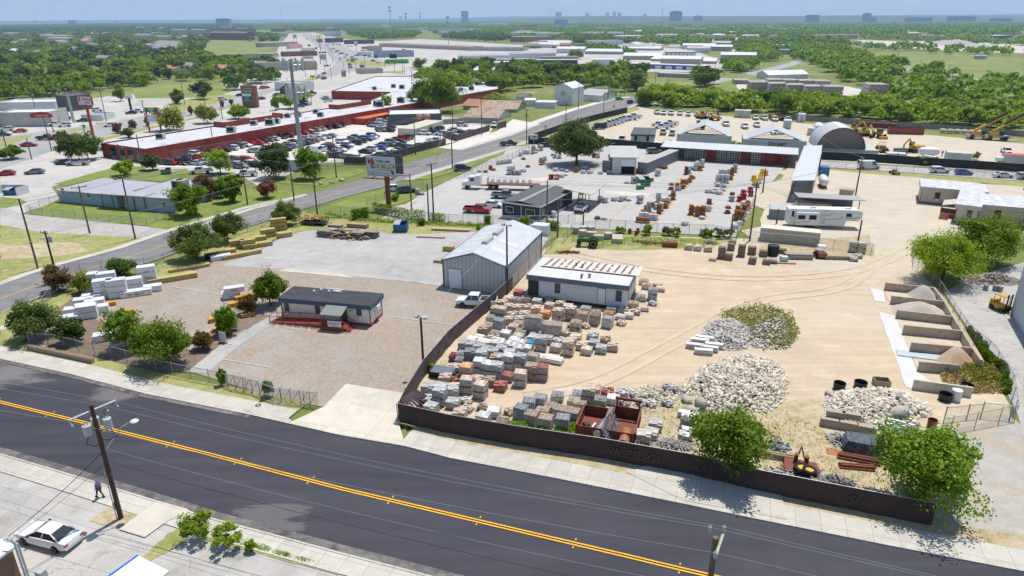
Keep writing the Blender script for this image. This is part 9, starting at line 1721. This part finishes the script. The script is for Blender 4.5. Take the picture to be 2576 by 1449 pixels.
scatter_b([(0,95),(200,85),(460,85),(640,90),(640,112),(480,120),(500,150),(300,165),(0,190)],34,38,'bungalow','grey or brown roofed house standing among trees on the left slope','houses among the trees on the left slope','ccwt','kkkbs',(15,24),(11,15),3.2,1)
scatter_b([(880,75),(1290,66),(1900,66),(2100,80),(2100,98),(1780,112),(1500,104),(1290,92),(1050,88)],36,75,'warehouse','long pale warehouse roof in the distant trees','pale warehouse roofs in the distance','twgc','wwtg',(40,95),(25,45),7,0)
scatter_b([(1300,118),(1500,112),(1760,124),(1840,160),(1600,168),(1430,150)],10,45,'warehouse','white-roofed workshop in the industrial estate','workshops in the industrial estate','twg','wwt',(25,45),(15,24),5,1)
SKY_=M('distant tower concrete',(.24,.29,.36),.8,.2,.02);
for c,x,y,w_,h_,lab,far in (('a2',1440,205,100,75,'dark broad office tower on the horizon',4200),('a2',1635,205,68,38,'lower red-brown office block beside the dark tower',4600),('a1',2175,165,66,46,'single tall apartment tower on the left horizon',6000),('a2',415,150,55,26,'pale hotel block on the far horizon',9000),('a2',665,152,30,18,'small block on the far horizon',9000),('a2',900,155,26,34,'pointed downtown tower on the horizon',10000),('a2',840,155,28,24,'downtown block left of the pointed tower',10000),('a2',945,155,36,22,'downtown block right of the pointed tower',10000),('a2',440,225,120,24,'long low office building below the ridge',3600),('a3',528,215,60,62,'dark office block at the right horizon',4600),('a3',575,218,66,32,'dark glass office left of the long ridge',4400),('a3',930,218,88,30,'dark low office, first of the right ridge row',4400),('a3',1050,218,86,30,'dark low office, second of the right ridge row',4400),('a3',1380,212,170,34,'wide dark office group on the right ridge',4500),('a3',1720,218,130,24,'long dark office at the right ridge end',4500),('a3',60,205,100,42,'dark tower at the ridge left of the field',4500),('a0',1320,228,50,20,'pale block on the far left horizon',5200),('a1',60,215,110,24,'brown long block on the far left horizon',3600)):
 X,Y=D(c,x,y);m=far/F;d=CR@Vector(((X-1288)/F,0,-1));Px=d.x/hypot(d.x,d.y)*far;Py=d.y/hypot(d.x,d.y)*far;W=w_*.25*m;dirx=CR@Vector(((X-1288)/F,(724.5-Y)/F,-1));zb=H+dirx.z/hypot(dirx.x,dirx.y)*far;hh=h_*.25*m
 t=thing('office_tower',lab,'tower',(Px,Py,0),0);MB().box(-W/2,0,0,W/2,W*.6,max(20,zb+hh)).o('wall',SKY_,t);MB().box(-W*.3,W*.1,max(20,zb+hh),W*.3,W*.4,max(20,zb+hh)+hh*.06).o('roof',SKY_,t)
for c,x,y0,y1,r,lab,far in (('a1',1527,225,58,1.,'tall lattice phone mast behind the grey warehouse',1500),('a1',1662,225,125,.8,'shorter phone mast right of the tall mast',1700),('a2',1317,225,85,1.2,'slim radio mast near the dark office tower',3000),('a1',575,215,60,1.,'thin radio mast on the left horizon',5000),('a1',2025,290,155,.6,'grey phone mast above the white school',1100),('a1',1785,235,130,.7,'slim mast in the skyline gap',2200),('a2',343,160,98,3.,'tower with a round top on the far horizon',8500),('a2',1165,160,137,5.,'water tower on the ridge',6000),('a0',1718,225,195,4.,'teal water tower on the left horizon',5500),('a0',1005,232,198,3.,'white water tower on the left horizon',5200),('a1',1615,175,160,5.,'pale water tower beyond the masts',6500)):
 X,Y=D(c,x,y0);d=CR@Vector(((X-1288)/F,0,-1));k=hypot(d.x,d.y);Px,Py=d.x/k*far,d.y/k*far;dt=CR@Vector(((X-1288)/F,(724.5-D(c,x,y1)[1])/F,-1));zt=H+dt.z/hypot(dt.x,dt.y)*far
 t=thing('water_tower' if 'water' in lab or 'round' in lab else 'radio_mast',lab,'tower',(Px,Py,0));MB().tube((0,0,0),(0,0,zt),r,8,r*.5).o('mast',GALV,t)
 if 'water' in lab or 'round' in lab: MB().sphere((0,0,zt-r*1.5),r*3.2,12,8,.7).o('tank',AW,t)
 elif far<2500:
  for kk in range(2):
   mb=MB()
   for i in range(6): mb.rbox(2.2*cos(i),2.2*sin(i),zt-3-kk*7,.7,.7,3.5)
   mb.o('antenna_ring',GALV,t)
# conveyor at the far right
P=g('a3',2420,420);t=thing('conveyor','long dark conveyor rising at the far right quarry','conveyor',P,R(-8));MB().loft([[(x,-1.5,z),(x,1.5,z),(x,1.5,z+2),(x,-1.5,z+2)] for x,z in ((-4,2),(90,34))]).o('belt_gallery',METALG,t);MB().box(60,-1,0,61,1,22).box(85,-1,0,86,1,31).o('trestle',METALG,t)
# overpass
P0=g('a3',150,400);P1=g('a3',770,412);t=thing('overpass','low concrete overpass crossing the distant road','bridge',P0,atan2(P1.y-P0.y,P1.x-P0.x));L=(P1-P0).length;MB().box(0,0,6,L,10,7.5).o('deck',concw,t)
for i in range(6): MB().box(i*L/6,1,0,i*L/6+1.5,9,6).o('pier',concw,t)
heap('a3',[(1550,430),(1700,415),(1900,410),(2130,440),(2270,480),(1900,475),(1700,455)],6,M('dull quarry rock',(.40,.37,.33),.95,.2,.02),'quarry_mound','long pale quarry mound at the far right',6)
wood(POLY('0,222 60,205 200,190 330,170 420,160 560,155 620,165 640,190 560,205 420,205 330,225 230,238 100,250 0,252'),88,6.4,'leafy green tree in the wood behind the drive-through','trees in the wood behind the drive-through',avoid=())
wood(POLY('0,150 200,135 480,135 600,150 420,160 200,190 0,222'),60,9.5,'leafy tree among the houses on the left','trees among the left houses',(1.,1.5),(0,1,2,3),avoid=())
wood(POLY('1050,215 1110,180 1260,165 1340,180 1400,195 1560,180 1620,195 1600,235 1500,225 1400,215 1250,235 1150,240'),62,8.,'leafy green tree in the wood beyond the tin sheds','trees in the wood beyond the tin sheds',(.9,1.4),(0,1,3,0,2))
wood(POLY('1603,262 1640,235 1850,250 2100,262 2350,272 2576,280 2576,325 2380,316 2000,288 1700,272 1640,272'),88,5.8,'bright green tree in the belt behind the machine yard','trees in the belt behind the machine yard',(.7,.98),(0,2,0,4,2))
wood(POLY('1730,235 1790,205 1800,215 1760,240'),3,7,'tall dark tree beside the field road','trees beside the field road',(1.2,1.5),(0,1))
# ================================================================ woods too dense to count
print('trees',mass('wood','green scrubby understorey filling the wood behind the drive-through',[POLY('0,235 60,215 200,195 330,175 420,165 560,160 620,168 640,190 560,205 420,205 330,222 230,236 100,248 0,252')],.011,3.4,LM[0],1,faces=90,q=1.),
mass('wood','dark tree cover between the houses on the left slope',[POLY('0,90 200,80 360,78 460,82 540,84 640,88 700,92 700,108 520,108 500,140 560,155 420,162 200,192 0,225')],.0012,4.6,LM[1],2),
mass('wood','mid green tree cover between the houses on the left slope',[POLY('0,90 200,80 360,78 460,82 540,84 640,88 700,92 700,108 520,108 500,140 560,155 420,162 200,192 0,225')],.0021,4.4,LM[0],12),
mass('wood','green thicket beyond the tin sheds',[POLY('1050,215 1110,172 1260,163 1340,180 1400,192 1560,178 1630,195 1600,235 1500,228 1400,212 1250,235 1150,240'),POLY('1400,130 1480,122 1560,130 1600,150 1500,150 1430,150')],.0095,4.2,LM[0],3,faces=90,q=1.1),
mass('wood','bright thicket belt behind the machine yard',[POLY('1603,258 1640,238 1850,252 2100,264 2350,275 2576,282 2576,330 2380,318 2000,290 1700,274 1640,274')],.03,3.0,LM[2],4,q=.95,faces=100),
mass('wood','wide green wood on the right fields',[POLY('1980,128 2060,120 2130,130 2200,160 2330,180 2480,205 2576,220 2576,262 2400,262 2250,238 2120,205 2050,165 1990,150'),POLY('2220,262 2300,240 2576,262 2576,285 2350,272'),POLY('1640,200 1760,185 1800,190 1760,205'),POLY('1800,160 1850,150 1900,170 1880,185 1820,180'),POLY('1780,130 1980,118 2040,128 1990,150 1900,160')],.0085,4.4,LM[0],5,faces=90,q=1.1),
mass('wood','green tree cover between the distant warehouses',[POLY('1100,80 1300,72 1700,72 2000,80 2130,92 2130,118 1980,118 1780,128 1700,118 1560,108 1400,112 1250,95'),POLY('860,72 1020,66 1060,85 1040,98 930,100 880,90')],.0028,5.2,LM[0],6),
mass('wood','dark tree cover round the skyline warehouses',[POLY('600,62 900,56 1290,60 1290,74 1100,78 1000,72 860,76 750,80 640,78'),POLY('1290,62 1900,60 2576,64 2576,100 2140,96 1900,78 1290,72')],.0009,6.5,LM[0],7,faces=30),
mass('wood','distant dark forest on the left ridge',[POLY('0,66 300,60 640,62 640,84 400,80 0,88')],.0028,6.,LM[1],8,faces=36),
mass('wood','green brush on the quarry edge and fields',[POLY('2130,96 2400,96 2576,100 2576,118 2300,108 2160,104'),POLY('2120,118 2300,122 2450,130 2576,138 2576,146 2250,132')],.003,4.5,LM[0],9,faces=36),
mass('wood','clumps of trees round the junction shops',[POLY('885,78 960,74 1000,84 1010,98 940,100 900,92'),POLY('640,150 720,175 715,205 650,210 620,180'),POLY('560,205 640,190 700,200 640,232 580,240'),POLY('720,62 810,58 860,70 850,84 800,80 740,80'),POLY('1090,85 1240,88 1290,100 1250,106 1120,98'),POLY('1420,95 1470,85 1560,90 1600,112 1540,118 1440,112')],.0045,4.6,LM[1],10))
# ridges on the horizon
HILL=M('hill woodland',(.075,.115,.05),.95,.3,.01)
def ridge(far,x0,x1,h0,amp,dep,seed,label):
 rr=random.Random(seed);mb=MB();n=90;vs=[];ph=[rr.uniform(0,6) for _ in range(4)]
 for i in range(n+1):
  u=i/n;x=x0+(x1-x0)*u;e=min(1,u*6,(1-u)*6);z=(h0+amp*(sin(u*7+ph[0])+.5*sin(u*17+ph[1])+.25*sin(u*41+ph[2])))*e+rr.uniform(-.6,.6)
  vs+=[(x,far,0),(x,far+dep*.45,max(z,0)*.8),(x,far+dep*.7,max(z,0)),(x,far+dep,0)]
 mb.add(vs,[(i*4+k,i*4+4+k,i*4+5+k,i*4+1+k) for i in range(n) for k in range(3)]);o=mb.o('hills',HILL,None,60);o['kind']='structure';return o
ridge(2900,200,4200,16,5,1300,1,'');ridge(5200,-900,7500,44,7,2200,2,'');ridge(9500,-2600,13000,64,7,3500,3,'');ridge(9500,-9500,-1500,26,5,3500,5,'');ridge(15000,-15000,15000,40,6,4000,4,'')
# ================================================================ labels
ORDN='first second third fourth fifth sixth seventh eighth ninth tenth eleventh twelfth thirteenth fourteenth fifteenth sixteenth seventeenth eighteenth nineteenth twentieth'.split()
for e in PROTO:
 if not e[1]:
  for c in list(e[0].children_recursive): bpy.data.objects.remove(c)
  REG.remove(e[0]);bpy.data.objects.remove(e[0])
bl={}
for o in REG: bl.setdefault(o['label'],[]).append(o)
for l,os_ in bl.items():
 if 1<len(os_)<=20 and 'wood' not in l and 'stuff'!=os_[0].get('kind'):
  os_.sort(key=lambda o:sx(o.location)[0])
  for i,o in enumerate(os_):
   e=ORDN[i]+' from left' if i<len(os_)-1 else 'rightmost one'
   if i==0: e='leftmost one'
   o['label']=(l+', '+e)
   if not o.get('group'): o['group']=l
 elif len(os_)>1:
  for o in os_:
   if not o.get('group'): o['group']=l
